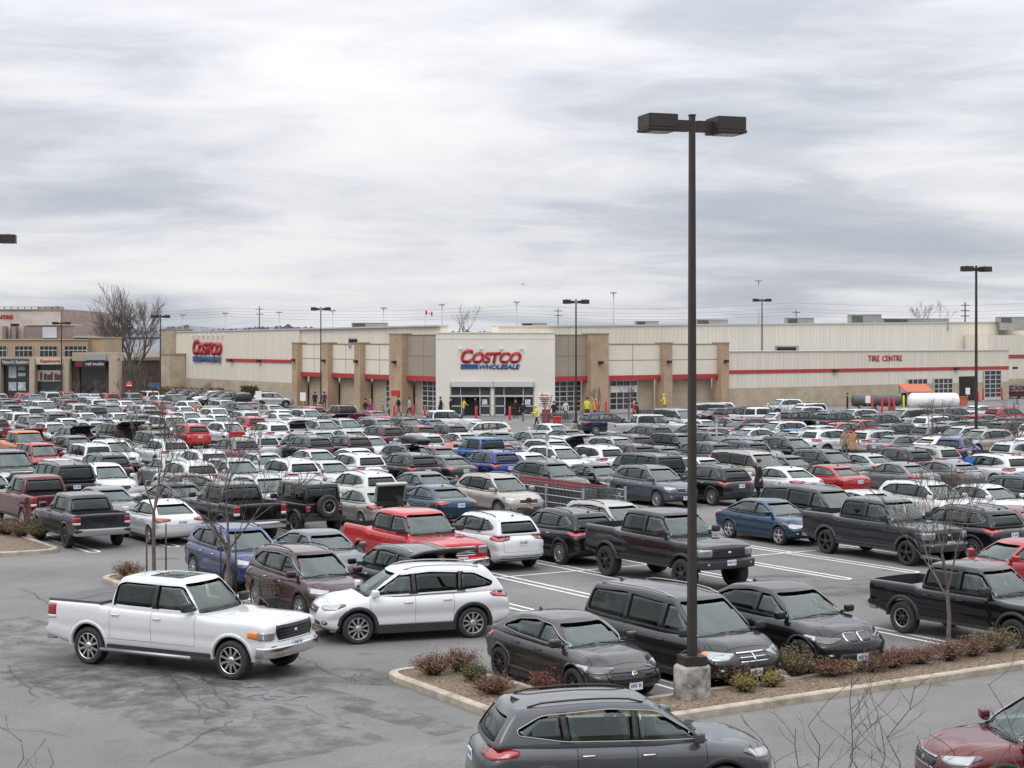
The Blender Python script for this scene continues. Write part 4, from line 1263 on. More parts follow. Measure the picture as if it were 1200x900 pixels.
def bricks(name, c1, c2, mortar, w, h, bump=.3):
    m, t, out = node_mat(name); L = t.links.new
    b = t.nodes.new('ShaderNodeBsdfPrincipled'); L(b.outputs[0], out.inputs[0]); b.inputs['Roughness'].default_value = .85
    c = t.nodes.new('ShaderNodeTexCoord'); s = t.nodes.new('ShaderNodeSeparateXYZ'); L(c.outputs['Object'], s.inputs[0])
    a = t.nodes.new('ShaderNodeMath'); a.operation = 'ADD'; L(s.outputs['X'], a.inputs[0]); L(s.outputs['Y'], a.inputs[1])
    cb = t.nodes.new('ShaderNodeCombineXYZ'); L(a.outputs[0], cb.inputs[0]); L(s.outputs['Z'], cb.inputs[1])
    br = t.nodes.new('ShaderNodeTexBrick'); L(cb.outputs[0], br.inputs['Vector'])
    br.inputs['Color1'].default_value = (*c1, 1); br.inputs['Color2'].default_value = (*c2, 1); br.inputs['Mortar'].default_value = (*mortar, 1)
    br.inputs['Scale'].default_value = 1; br.inputs['Brick Width'].default_value = w; br.inputs['Row Height'].default_value = h
    br.inputs['Mortar Size'].default_value = .012; br.inputs['Bias'].default_value = -.2
    nz = t.nodes.new('ShaderNodeTexNoise'); nz.inputs['Scale'].default_value = .7; nz.inputs['Detail'].default_value = 5; L(c.outputs['Object'], nz.inputs['Vector'])
    r = t.nodes.new('ShaderNodeMapRange'); r.inputs[1].default_value = .3; r.inputs[2].default_value = .7; r.inputs[3].default_value = .82; r.inputs[4].default_value = 1.1; L(nz.outputs[0], r.inputs[0])
    x = t.nodes.new('ShaderNodeMix'); x.data_type = 'RGBA'; x.blend_type = 'MULTIPLY'; x.inputs[0].default_value = 1
    L(br.outputs[0], x.inputs[6]); L(r.outputs[0], x.inputs[7]); L(x.outputs[2], b.inputs['Base Color'])
    return m

def blotchy(name, a, b_, scale, lo=.4, hi=.6, rough=.9, bump=None, c3=None):
    """two colours mixed by noise"""
    m, t, out = node_mat(name); L = t.links.new
    b = t.nodes.new('ShaderNodeBsdfPrincipled'); L(b.outputs[0], out.inputs[0]); b.inputs['Roughness'].default_value = rough
    c = t.nodes.new('ShaderNodeTexCoord')
    nz = t.nodes.new('ShaderNodeTexNoise'); nz.inputs['Scale'].default_value = scale; nz.inputs['Detail'].default_value = 7; nz.inputs['Roughness'].default_value = .65
    L(c.outputs['Object'], nz.inputs['Vector'])
    r = t.nodes.new('ShaderNodeValToRGB'); L(nz.outputs[0], r.inputs[0])
    r.color_ramp.elements[0].position = lo; r.color_ramp.elements[0].color = (*a, 1)
    r.color_ramp.elements[1].position = hi; r.color_ramp.elements[1].color = (*b_, 1)
    if c3:
        e = r.color_ramp.elements.new((lo+hi)/2); e.color = (*c3, 1)
    L(r.outputs[0], b.inputs['Base Color'])
    if bump:
        bp = t.nodes.new('ShaderNodeBump'); bp.inputs['Strength'].default_value = bump; bp.inputs['Distance'].default_value = .03
        L(nz.outputs[0], bp.inputs['Height']); L(bp.outputs[0], b.inputs['Normal'])
    return m

M['asphalt'] = asphalt('asphalt', (0.170, 0.163, 0.156))
M['paint'] = blotchy('road_paint', (0.40, 0.40, 0.40), (0.72, 0.72, 0.71), 5.0, .30, .48, .7)
M['kerb'] = blotchy('kerb_concrete', (0.22, 0.185, 0.14), (0.42, 0.37, 0.30), 2.6, .32, .62, .9, .3)
M['concrete'] = blotchy('rough_concrete', (0.07, 0.068, 0.062), (0.36, 0.345, 0.315), 2.6, .36, .60, .92, .5)
M['mulch'] = blotchy('leaf_mulch', (0.055, 0.040, 0.028), (0.28, 0.215, 0.15), 15.0, .36, .64, 1.0, 1.0, (0.15, 0.105, 0.072))
M['siding'] = ribbed('metal_siding', (0.66, 0.61, 0.515), .61, .25, .07)
M['smooth_siding'] = ribbed('smooth_siding', (0.655, 0.605, 0.515), 1.2, .05, .06)
M['panel'] = principled('render_panel', (0.66, 0.61, 0.515), .8, noise=(.5, .05))
M['taupe'] = principled('taupe_panel', (0.30, 0.25, 0.195), .8, noise=(.6, .07))
M['redband'] = principled('red_band', (0.36, 0.030, 0.035), .5)
M['brick'] = bricks('tan_brick', (0.42, 0.285, 0.185), (0.36, 0.24, 0.155), (0.40, 0.33, 0.26), .40, .20)
M['block'] = bricks('buff_block', (0.44, 0.37, 0.27), (0.40, 0.33, 0.24), (0.36, 0.31, 0.24), .80, .40)
M['cream'] = principled('cream_render', (0.66, 0.63, 0.56), .8, noise=(.4, .05))
M['joint'] = principled('panel_joint', (0.20, 0.18, 0.15), .9)
M['dark'] = principled('dark_interior', (0.020, 0.018, 0.017), .9)  # near-black paint for the shade inside bays and doorways
M['winglass'] = principled('shop_glass', (0.030, 0.033, 0.034), .06, spec=.8)
M['frame'] = principled('pale_frame', (0.52, 0.53, 0.53), .45, .2)
M['flash'] = principled('roof_flashing', (0.50, 0.50, 0.50), .5, .3)
M['roof'] = principled('membrane_roof', (0.36, 0.36, 0.36), .9)
M['signred'] = principled('sign_red', (0.42, 0.016, 0.028), .45)
M['signblue'] = principled('sign_blue', (0.018, 0.075, 0.23), .45)
M['white'] = principled('white_enamel', (0.72, 0.72, 0.71), .5)
M['unit'] = principled('roof_unit', (0.30, 0.30, 0.28), .6, .2, noise=(1.5, .15))
M['bronze'] = principled('bronze_pole', (0.038, 0.031, 0.028), .55, .3, noise=(1.5, .25))
M['safety'] = principled('red_bollard', (0.46, 0.02, 0.02), .5)
M['yellow'] = principled('hi_vis_yellow', (0.62, 0.60, 0.03), .8)
M['galv'] = principled('galvanised', (0.36, 0.37, 0.38), .5, .5, noise=(4, .15))
M['bark'] = blotchy('bark', (0.075, 0.06, 0.052), (0.17, 0.145, 0.13), 7, .35, .65, .95)
M['bark_far'] = blotchy('bark_brown', (0.10, 0.082, 0.07), (0.18, 0.15, 0.13), 4, .35, .65, .95)

# ------------------------------------------------------------------ ground
g = MB(); g.add([(-2500, -300, -.004), (2500, -300, -.004), (2500, 4000, -.004), (-2500, 4000, -.004)], [(0, 1, 2, 3)])
tag(g.build('ground', blotchy('dry_ground', (0.10, 0.09, 0.06), (0.19, 0.17, 0.12), .05)), kind='structure')
g = MB(); g.add([(-160, -20, 0), (160, -20, 0), (160, 330, 0), (-160, 330, 0)], [(0, 1, 2, 3)])
tag(g.build('car_park_asphalt', M['asphalt']), kind='structure')
# bank the photograph is taken from, below the frame
g = MB(); n = 24
prof = [(-18, 4.6), (4, 4.5), (9.5, 4.2), (12.5, 3.3), (16, 1.8), (19.5, .35), (21, -.05)]
V = []; F = []
for j, (y, z) in enumerate(prof):
    for i in range(n+1):
        x = -30+60*i/n
        V.append((x, y+rnd.uniform(-.15, .15), z+(rnd.uniform(-.08, .08) if 0 < j < len(prof)-1 else 0)))
for j in range(len(prof)-1):
    for i in range(n):
        a = j*(n+1)+i; F.append((a, a+1, a+n+2, a+n+1))
g.add(V, F, 0, True)
tag(g.build('grass_bank_terrain', blotchy('winter_grass', (0.07, 0.065, 0.03), (0.20, 0.17, 0.09), 3, .3, .7, 1, .6)), kind='structure')

# painted bay lines: double lines closed with a rounded end
def stripe(mb, pts, w=.10, z=.004):
    pts = [Vector(p) for p in pts]
    L_ = []; R_ = []
    for i, p in enumerate(pts):
        d = (pts[min(i+1, len(pts)-1)]-pts[max(i-1, 0)]); d.normalize(); q = Vector((-d.y, d.x, 0))*w/2
        L_.append(p+q); R_.append(p-q)
    V = [(p.x, p.y, z) for p in L_+R_]; k = len(pts)
    mb.add(V, [(i, k+i, k+i+1, i+1) for i in range(k-1)])
def hairpin(mb, t, s0, s1, end0=True, end1=True, gap=.36):
    h = gap/2
    P = []
    if end0: P += [st(s0+h-h*math.cos(a)*1.0, t-h*0+0) for a in ()]
    a = [st(s, t-h) for s in (s0+h, (s0+s1)/2, s1-h)]; b = [st(s, t+h) for s in (s1-h, (s0+s1)/2, s0+h)]
    arc1 = [st(s1-h+h*math.sin(q*math.pi/8), t-h*math.cos(q*math.pi/8)) for q in range(1, 8)] if end1 else []
    arc0 = [st(s0+h-h*math.sin(q*math.pi/8), t+h*math.cos(q*math.pi/8)) for q in range(1, 8)] if end0 else []
    if end1 and end0: stripe(mb, a+arc1+b+arc0+a[:1])
    elif end1: stripe(mb, a+arc1+b)
    else: stripe(mb, a); stripe(mb, b)
mb = MB()
for k in range(16): hairpin(mb, 18.45+2.8*k, 26.9, 31.9, end0=False)
for k in range(16): hairpin(mb, 18.45+2.8*k, 37.6, 49.2)
for k in range(18): hairpin(mb, 18.45+2.8*k, 55.8, 67.2)
for k in range(18): hairpin(mb, 18.45+2.8*k, 71.0, 82.4)
tag(mb.build('painted_bay_lines', M['paint']), kind='structure')
mb = MB()
stripe(mb, [st(43.4, 18.2), st(43.4, 61)], z=.008); stripe(mb, [st(61.5, 18.2), st(61.5, 66)], z=.008)
tag(mb.build('painted_centre_lines', M['paint']), kind='structure')

# damp, oily streaks on the asphalt of the drive lane: thin irregular sheets
def stain_mat(name, col, rough, soft, amp, off, top):
    m, t, out = node_mat(name); L = t.links.new
    b = t.nodes.new('ShaderNodeBsdfPrincipled'); b.inputs['Base Color'].default_value = (*col, 1); b.inputs['Roughness'].default_value = rough
    tr = t.nodes.new('ShaderNodeBsdfTransparent'); mx = t.nodes.new('ShaderNodeMixShader')
    c = t.nodes.new('ShaderNodeTexCoord'); uvd = t.nodes.new('ShaderNodeVectorMath'); uvd.operation = 'SUBTRACT'; uvd.inputs[1].default_value = (.5, .5, 0)
    L(c.outputs['Generated'], uvd.inputs[0])
    fl = t.nodes.new('ShaderNodeVectorMath'); fl.operation = 'MULTIPLY'; fl.inputs[1].default_value = (2, 2, 0); L(uvd.outputs[0], fl.inputs[0])
    ln = t.nodes.new('ShaderNodeVectorMath'); ln.operation = 'LENGTH'; L(fl.outputs[0], ln.inputs[0])
    nz = t.nodes.new('ShaderNodeTexNoise'); nz.inputs['Scale'].default_value = 1.1; nz.inputs['Detail'].default_value = 8; nz.inputs['Roughness'].default_value = .7
    L(c.outputs['Object'], nz.inputs['Vector'])
    a = t.nodes.new('ShaderNodeMath'); a.operation = 'MULTIPLY_ADD'; a.inputs[1].default_value = amp; L(nz.outputs[0], a.inputs[0]); a.inputs[2].default_value = off
    s = t.nodes.new('ShaderNodeMath'); s.operation = 'SUBTRACT'; L(a.outputs[0], s.inputs[0]); L(ln.outputs[0], s.inputs[1])
    r = t.nodes.new('ShaderNodeMapRange'); r.inputs[1].default_value = 0; r.inputs[2].default_value = soft; r.inputs[3].default_value = 0; r.inputs[4].default_value = top
    L(s.outputs[0], r.inputs[0]); L(r.outputs[0], mx.inputs[0]); L(tr.outputs[0], mx.inputs[1]); L(b.outputs[0], mx.inputs[2]); L(mx.outputs[0], out.inputs[0])
    return m
M['stain'] = stain_mat('damp_asphalt', (0.070, 0.067, 0.065), .55, .40, 1.9, -.36, .62)
M['puddle'] = stain_mat('shallow_puddle', (0.30, 0.31, 0.33), .06, .12, 1.6, -.35, .85)  # pale sky reflection put into the puddle's base colour
def sheet(name, c, lx, ly, rz, mat, z):
    mb = MB(); mb.add([(-lx/2, -ly/2, 0), (lx/2, -ly/2, 0), (lx/2, ly/2, 0), (-lx/2, ly/2, 0)], [(0, 1, 2, 3)])
    tag(mb.build(name, mat, None, (c[0], c[1], z), (0, 0, rz)), kind='structure')
for i, (p0, p1, w) in enumerate([((-30, 735), (190, 812), 3.4), ((80, 785), (350, 874), 3.0), ((275, 795), (470, 792), 1.9), ((370, 812), (505, 850), .9), ((900, 700), (1020, 690), 2.0)]):
    a, b = ground(*p0), ground(*p1); d = b-a
    sheet('damp_streak', (a+b)/2, d.length+1.5, w, math.atan2(d.y, d.x), M['stain'], .004+.004*(i % 3)+.004)
c = ground(322, 812); sheet('shallow_puddle', c, 1.7, 1.3, -.4, M['puddle'], .022)
# cracks: dark filled lines wandering across the lane
def crack(mb, a, b, w, rr, depth=0):
    a, b = Vector(a), Vector(b); d = b-a; n = max(3, int(d.length/.22)); q = Vector((-d.y, d.x, 0)).normalized()
    pts = []; off = 0
    for i in range(n+1):
        off += rr.uniform(-.09, .09); pts.append(a+d*(i/n)+q*off)
        if depth < 2 and rr.random() < (.16 if depth == 0 else .10):
            e = pts[-1]+d.normalized()*rr.uniform(.3, 1.1)+q*rr.choice((-1, 1))*rr.uniform(.3, .9)
            crack(mb, pts[-1], e, w*.7, rr, depth+1)
    stripe(mb, pts, w, .003)
rr = random.Random(5); mb = MB()
for p0, p1 in [((20, 690), (70, 712)), ((10, 780), (60, 815)), ((130, 765), (265, 812)), ((180, 775), (255, 835)), ((225, 785), (290, 830)), ((250, 812), (360, 826)), ((235, 825), (300, 845)), ((345, 765), (430, 800)), ((420, 790), (455, 800)), ((275, 845), (205, 895)), ((60, 700), (80, 715)), ((300, 770), (330, 790)), ((0, 855), (80, 862))]:
    a, b = ground(*p0), ground(*p1); crack(mb, (a.x, a.y, 0), (b.x, b.y, 0), .017, rr)
o = tag(mb.build('asphalt_cracks', principled('crack_filler', (0.05, 0.049, 0.048), .8), None, (0, 0, .021)), kind='structure')

# planted islands with kerbs
def offset_poly(poly, d):
    n = len(poly); out = []
    for i in range(n):
        p0, p, p1 = Vector(poly[i-1]), Vector(poly[i]), Vector(poly[(i+1) % n])
        a = (p-p0).normalized(); b = (p1-p).normalized()
        na, nb = Vector((-a.y, a.x)), Vector((-b.y, b.x)); m = (na+nb).normalized(); k = d/max(.35, m.dot(na))
        out.append(tuple(p+m*k))
    return out
def island(poly_st, label, rad=.7):
    poly = [tuple(st(s, t).xy) for s, t in poly_st]
    ar = sum(poly[i][0]*poly[(i+1) % len(poly)][1]-poly[(i+1) % len(poly)][0]*poly[i][1] for i in range(len(poly)))
    if ar < 0: poly = poly[::-1]
    poly = round_poly(poly, rad, 5)
    inn = offset_poly(poly, .19)
    c = Vector((sum(p[0] for p in poly)/len(poly), sum(p[1] for p in poly)/len(poly), 0))
    root = empty('planted_island', c); tag(root, kind='structure')
    k = len(poly); mb = MB()
    dn = poly
    V = [(x-c.x, y-c.y, 0) for x, y in poly] + [(x-c.x, y-c.y, .12) for x, y in poly] + [(x-c.x, y-c.y, .145) for x, y in offset_poly(poly, .03)] + [(x-c.x, y-c.y, .145) for x, y in inn] + [(x-c.x, y-c.y, .04) for x, y in inn]
    F = []
    for r_ in range(4):
        for i in range(k):
            j = (i+1) % k; F.append((r_*k+i, r_*k+j, (r_+1)*k+j, (r_+1)*k+i))
    mb.add(V, F, 0); mb.build('kerb', M['kerb'], root)
    mb = MB(); poly2 = dense_poly(inn, .5)
    pts = [Vector(p) for p in poly2]; n0 = len(pts)
    xs = [p[0] for p in poly2]; ys = [p[1] for p in poly2]
    x = min(xs)
    while x < max(xs):
        y = min(ys)
        while y < max(ys):
            if point_in(inn, x, y): pts.append(Vector((x+rnd.uniform(-.1, .1), y+rnd.uniform(-.1, .1))))
            y += .45
        x += .45
    res = delaunay_2d_cdt(pts, [], [list(range(n0))], 1, 1e-5)
    mb.add([(p[0]-c.x, p[1]-c.y, .11 + (rnd.uniform(0, .07) if i >= n0 else 0)) for i, p in enumerate(res[0])], res[2], 0, True)
    mb.build('mulch_bed', M['mulch'], root)
    return root
island([(25.1, 16.5), (25.6, 64), (27.0, 64), (26.7, 18.6), (31.7, 18.3), (31.9, 16.6)], '', .9)
island([(36.9, 16.3), (36.9, 18.2), (49.3, 18.2), (49.3, 16.3)], '', .8)
island([(56.2, 15.2), (56.2, 17.5), (68.0, 17.5), (68.0, 12.0), (60.5, 12.0)], '', .8)
# ------------------------------------------------------------------ the warehouse store
BX, BY = 4.0, 164.7
def s_right(u): return ((u-U0)*BY-8000)/(1532-.643*(u-U0))
def s_left(u): return (-14400-(u-U0)*BY)/(1060+.848*(u-U0))
store = empty('warehouse_store', (-1.5, BY, 0))
tag(store, 'long cream warehouse store with red band and a red and blue name sign', 'store building')
RW = math.atan2(.643, .766); LW = math.atan2(-.848, .53)
class Frame:
    """collects boxes in a wall's own axes: x along the wall, -y out of it"""
    def __init__(self, origin, ang): self.o, self.a = origin, ang
    def build(self, name, mb, mats, parent=None, bevel=0):
        o = mb.build(name, mats, store if parent is None else parent, (self.o[0]+1.5, self.o[1]-BY, 0) if parent is None else (0,0,0), (0, 0, self.a) if parent is None else (0,0,0), bevel=bevel)
        return o
FR = Frame((BX, BY), RW); FL = Frame((-7.2, BY), LW); FC = Frame((-1.6, BY), 0)
def one(fr, name, mats, *boxes, parent=None, bevel=0):
    mb = MB()
    for b in boxes: mb.box(*b)
    return fr.build(name, mb, mats, parent, bevel)
# main volume behind (walls as boxes in their own frames)
one(FR, 'main_wall', M['siding'], (-1.5, 118, 6.5, 7.5, 0, 9.05))
o = store.children[-1]
for v in o.data.vertices:                                   # the eave falls gently to the left
    if v.co.z > 5: v.co.z = 8.55 + 1.55*(v.co.x+1.5)/119.5
one(FL, 'main_wall', M['smooth_siding'], (-74.5, -32.7, .62, 1.6, 2.45, 8.55), (-32.7, -.8, .82, 1.6, 3.5, 8.55))
for v in store.children[-1].data.vertices:
    if v.co.z > 5: v.co.z = 8.62 - .24*(1.2-v.co.x)/75
mbf = MB(); mbf.box(-1.5, 118, 6.38, 7.6, 9.05, 9.20)
o = FR.build('roof_flashing', mbf, M['flash'])
for v in o.data.vertices: v.co.z = (8.55 + 1.55*(v.co.x+1.5)/119.5) + (.0 if v.co.z < 9.1 else .16)
mbf = MB(); mbf.box(-74.6, -.7, .5, 1.7, 8.55, 8.7)
o = FL.build('roof_flashing', mbf, M['flash'])
for v in o.data.vertices: v.co.z = (8.62 - .24*(1.2-v.co.x)/75) + (.0 if v.co.z < 8.6 else .15)
one(FL, 'brick_base', M['block'], (-74.5, -32.7, .56, 1.6, 0, 2.44))
mb = MB()
P = [(-44.0, 229), (-4.5, 169), (-1.5, 172), (88.6, 247.6), (20, 330), (-90, 290)]
mb.prism(P, 'z', 7.8, 8.10); mb.build('roof', M['roof'], store, (1.5, -BY, 0))
one(FL, 'red_band', M['redband'], (-54.0, -32.75, .50, .61, 4.74, 5.10))
# --- entrance block
one(FC, 'entrance_block', M['cream'], (-5.75, 5.75, .9, 9, 0, 7.92), (-5.75, -4.35, 0, .9, 0, 7.92), (3.75, 5.75, 0, .9, 0, 7.92), (-4.35, 3.75, 0, .9, 3.2, 7.92), (-.42, -.16, 0, .9, 0, 3.2))
one(FC, 'entrance_cornice', M['panel'], (-5.82, 5.82, -.07, 9, 7.93, 8.02), (-5.80, 5.80, -.035, -.003, 7.40, 7.46))
one(FC, 'entrance_canopy', M['frame'], (-4.3, -.2, -.25, -.003, 2.78, 3.28), (-.15, 3.7, -.25, -.003, 2.78, 3.28))
for x0, x1 in ((-4.33, -.44), (-.14, 3.73)):
    gl = one(FC, 'window', M['winglass'], (x0, x1, .22, .26, 1.95, 2.75))
    w_ = x1-x0
    mb = MB()
    for x in (x0, x0+w_*.24, x0+w_*.72, x1-.07): mb.box(x, x+.07, .12, .30, 1.95, 2.75)
    mb.box(x0, x1, .11, .31, 1.80, 1.97); mb.box(x0, x1, .11, .31, 2.74, 2.80)
    mb.build('frame', M['frame'], gl)
    dr = one(FC, 'door', M['winglass'], (x0+.1, x0+w_*.26, .20, .24, .05, 1.8), (x1-w_*.26, x1-.1, .20, .24, .05, 1.8))
    mb = MB()
    for a, b in ((x0+.02, x0+w_*.28), (x1-w_*.28, x1-.02)):
        for x in (a, b-.08): mb.box(x, x+.08, .14, .30, 0, 1.82)
        mb.box(a, b, .14, .30, .0, .12); mb.box(a, b, .14, .30, .86, .96); 
    mb.build('frame', M['frame'], dr)
    mb = MB(); mb.box(x0+w_*.30, x1-w_*.30, .7, .88, 0, 1.8); FC.build('doorway', mb, M['dark'])  # dark slab painted as the shade behind the doors
    mb = MB(); mb.box(x1-w_*.22, x1-.35, .17, .195, 1.05, 1.55); FC.build('poster', mb, principled('poster_paper', (.5, .55, .55), .6, noise=(6, .5)))
# --- sign lettering
def text(body, name, mat, parent, loc, rot, height, width, extrude=.06, bold=.0, shear=0.0, bevel=0):
    cu = bpy.data.curves.new(name, 'FONT'); cu.body = body; cu.size = 1; cu.extrude = 0; cu.offset = bold; cu.shear = shear
    cu.align_x = 'LEFT'; cu.fill_mode = 'BOTH'
    o = bpy.data.objects.new('tmp', cu); COL.objects.link(o)
    bpy.context.view_layer.update()
    me = bpy.data.meshes.new_from_object(o.evaluated_get(bpy.context.evaluated_depsgraph_get()))
    bpy.data.objects.remove(o)
    bm = bmesh.new(); bm.from_mesh(me)
    bmesh.ops.remove_doubles(bm, verts=bm.verts, dist=1e-4)
    r = bmesh.ops.extrude_face_region(bm, geom=bm.faces[:])
    vs = [e for e in r['geom'] if isinstance(e, bmesh.types.BMVert)]
    x0 = min(v.co.x for v in bm.verts); x1 = max(v.co.x for v in bm.verts); y0 = min(v.co.y for v in bm.verts); y1 = max(v.co.y for v in bm.verts)
    ids = set(vs)
    for v in bm.verts:
        v.co = Vector(((v.co.x-x0)/(x1-x0)*width, -extrude if v in ids else 0, (v.co.y-y0)/(y1-y0)*height))
    bmesh.ops.recalc_face_normals(bm, faces=bm.faces)
    bm.to_mesh(me); bm.free()
    me.materials.clear(); me.materials.append(mat)
    return mesh_obj(name, me, parent, loc, rot)
def sign(fr, x, y, z, w, h1, h2, gap):
    """red italic name with a large C over a blue bar and word"""
    ox, oy = fr.o[0]+1.5, fr.o[1]-BY
    def P(a, z): return (ox+a*math.cos(fr.a)-y*math.sin(fr.a), oy+a*math.sin(fr.a)+y*math.cos(fr.a), z)
    z1 = z+h2+gap
    text('C', 'sign_letter', M['signred'], store, P(x, z1), (0, 0, fr.a), h1*1.12, w*.205, .12, .045, .25)
    text('OSTCO', 'sign_lettering', M['signred'], store, P(x+w*.185, z1), (0, 0, fr.a), h1*.90, w*.80, .12, .045, .25)
    text('WHOLESALE', 'sign_lettering', M['signblue'], store, P(x+w*.30, z), (0, 0, fr.a), h2, w*.66, .10, .03, .25)
    mb = MB()
    for k in range(3): mb.box(0, w*(.29-.006*k), -.08, 0, h2*(.02+.34*k), h2*(.02+.34*k)+h2*.30)
    o = mb.build('sign_bar', M['signblue'], store, P(x, z), (0, 0, fr.a))
sign(FC, -3.35, -.006, 4.50, 5.95, 1.22, .45, .10)
sign(FL, -64.7, .49, 4.60, 9.7, 1.80, .70, .18)
# small lamps over the signs
mb = MB()
for k in range(4): mb.box(-3.45+1.95*k, -3.25+1.95*k, -.45, -.003, 6.40, 6.52)
FC.build('sign_lamps', mb, M['white'])
mb = MB()
for k in range(7): mb.box(-64.8+1.6*k, -64.5+1.6*k, .1, .615, 7.9, 8.05)
FL.build('sign_lamps', mb, M['white'])
# --- notice board by the doors
nb = one(FC, 'notice_board', M['white'], (4.15, 5.25, -.06, -.004, .98, 2.15))
mb = MB()
for k, (z, w_) in enumerate(((1.98, .8), (1.72, .95), (1.55, .9), (1.38, .7), (1.16, .85))): mb.box(4.7-w_/2, 4.7+w_/2, -.075, -.062, z-.05, z+.05)
mb.build('notice_text', M['signred'], nb)
# --- piers, panels, red bands, doors of the two wings
def panels(fr, x0, x1, z0, z1, y, mat, cols, rows, thick=.5):
    mb = MB(); mb.box(x0, x1, y, y+thick, z0, z1); o = fr.build('wall_panel', mb, mat)
    mb = MB()
    for k in range(1, cols):
        x = x0+(x1-x0)*k/cols; mb.box(x-.035, x+.035, y-.012, y+.01, z0+.02, z1-.02)
    for k in range(1, rows):
        z = z0+(z1-z0)*k/rows; mb.box(x0+.02, x1-.02, y-.010, y+.01, z-.035, z+.035)
    if mb.f: mb.build('panel_joint', M['joint'], o)
    one(fr, 'parapet_cap', M['joint'], (x0-.03, x1+.03, y-.05, y+thick+.05, z1, z1+.09))
def pier(fr, x0, x1, z1, y):
    one(fr, 'brick_pier', M['brick'], (x0, x1, y, y+1.3, 0, z1))
    one(fr, 'pier_cap', M['taupe'], (x0-.06, x1+.06, y-.06, y+1.36, z1, z1+.13))
    one(fr, 'wall_lamp', M['bronze'], ((x0+x1)/2-.22, (x0+x1)/2+.22, y-.35, y-.004, 4.95, 5.22))
def band(fr, x0, x1, y): one(fr, 'red_band', M['redband'], (x0, x1, y-.10, y+.4, 3.28, 3.76))
def recess(fr, x0, x1, y): one(fr, 'block_wall', M['block'], (x0, x1, y, y+.4, 0, 3.30))
def grid_door(fr, x0, x1, z1, y, cols, rows, dark=False):
    d = one(fr, 'glazed_door', M['winglass'], (x0, x1, y-.02, y+.02, .25, z1))
    mb = MB()
    for k in range(cols+1):
        x = x0+(x1-x0)*k/cols; mb.box(x-.05, x+.05, y-.09, y+.05, 0, z1+.06)
    for k in range(rows+1):
        z = .3+(z1-.3)*k/rows; mb.box(x0, x1, y-.08, y+.045, z-.04, z+.04)
    mb.box(x0, x1, y-.07, y+.03, 0, .35)
    mb.build('frame', M['frame'], d)
    return d
sr, sl = s_right, lambda u: -s_left(u)
# right wing
panels(FR, sr(649)-.3, sr(690), 3.7, 7.75, .3, M['taupe'], 2, 2); band(FR, sr(649)-.2, sr(690), .3); recess(FR, -.8, sr(690), 1.2)
grid_door(FR, sr(656), sr(689), 3.25, 1.12, 4, 6)
pier(FR, sr(690), sr(711), 7.85, -.3)
for a, b in ((711, 776), (785.5, 843), ):
    panels(FR, sr(a), sr(b), 3.7, 6.85, .3, M['panel'], 2, 2); band(FR, sr(a), sr(b), .3); recess(FR, sr(a), sr(b), 1.2)
grid_door(FR, sr(723), sr(755), 3.2, 1.12, 4, 5)
one(FR, 'door_banner', M['white'], (sr(723.5), sr(754.5), .98, 1.015, 2.05, 2.70))
pier(FR, sr(776), sr(785.5), 6.95, -.3); pier(FR, sr(843), sr(852), 6.95, -.3)
# left wing
panels(FL, sl(474), .05, 3.7, 7.75, .3, M['taupe'], 2, 2); band(FL, sl(474), .0, .3); recess(FL, sl(474), -.5, 1.2)
grid_door(FL, sl(484), -.55, 3.25, 1.12, 4, 6)
pier(FL, sl(459), sl(474), 7.85, -.3)
for a, b in ((425, 459), (387, 418), (351, 380)):
    panels(FL, sl(a), sl(b), 3.7, 6.85, .3, M['panel'], 2, 2); band(FL, sl(a), sl(b), .3); recess(FL, sl(a), sl(b), 1.2)
for a, b in ((418, 425), (380, 387), (345, 351)): pier(FL, sl(a), sl(b), 6.95, -.3)
grid_door(FL, sl(442), sl(458), 3.2, 1.12, 3, 5)
one(FL, 'red_notice', M['safety'], (sl(462), sl(472), -.36, -.304, 1.75, 2.25))
one(FL, 'end_pier', M['block'], (-74.6, -71.2, -.2, 3, 0, 8.75)); one(FL, 'end_pier', M['block'], (-71.2, -67.6, -1.6, .55, 0, 5.5))
one(FL, 'pier_cap', M['taupe'], (-74.7, -71.1, -.3, 3.1, 8.75, 8.9)); one(FL, 'pier_cap', M['taupe'], (-71.3, -67.5, -1.7, .65, 5.5, 5.65))
# --- tyre workshop at the right
T0, T1 = sr(877), sr(1181)
o = one(FR, 'workshop_wall', M['siding'], (sr(852), T1, -.1, 7.0, 2.2, 6.05))
one(FR, 'workshop_parapet', M['flash'], (sr(852)-.05, T1+.08, -.2, 7.0, 6.05, 6.17))
one(FR, 'red_band', M['redband'], (sr(852), T1, -.17, -.104, 3.74, 4.12))
ds = [(sr(1062), sr(1084.5), 2.75), (sr(1092.5), sr(1114), 2.75), (sr(1123), sr(1142), 2.95), (sr(1151.5), sr(1171), 3.60)]
mb = MB(); x = sr(852)
for a, b, z in ds: mb.box(x, a, -.14, 6.9, 0, 2.195); x = b
mb.box(x, T1, -.14, 6.9, 0, 2.195); FR.build('brick_base', mb, M['block'])
for k, (a, b, z) in enumerate(ds):
    if k == 2: one(FR, 'open_bay', M['dark'], (a, b, -.19, .1, 0, z))  # open bay is a solid slab, its inner shade painted near-black
    else: grid_door(FR, a, b, z, -.22, 3 if k == 3 else 4, 6 if k == 3 else 4)
one(FR, 'side_wall', M['siding'], (T1+.02, 118, 3.0, 6.4, 2.4, 8.0)); one(FR, 'brick_base', M['block'], (T1+.02, 118, 2.95, 6.4, 0, 2.39)); one(FR, 'red_band', M['redband'], (T1+.03, 118, 2.93, 2.996, 5.05, 5.5))
ox, oy = FR.o[0]+1.5, FR.o[1]-BY
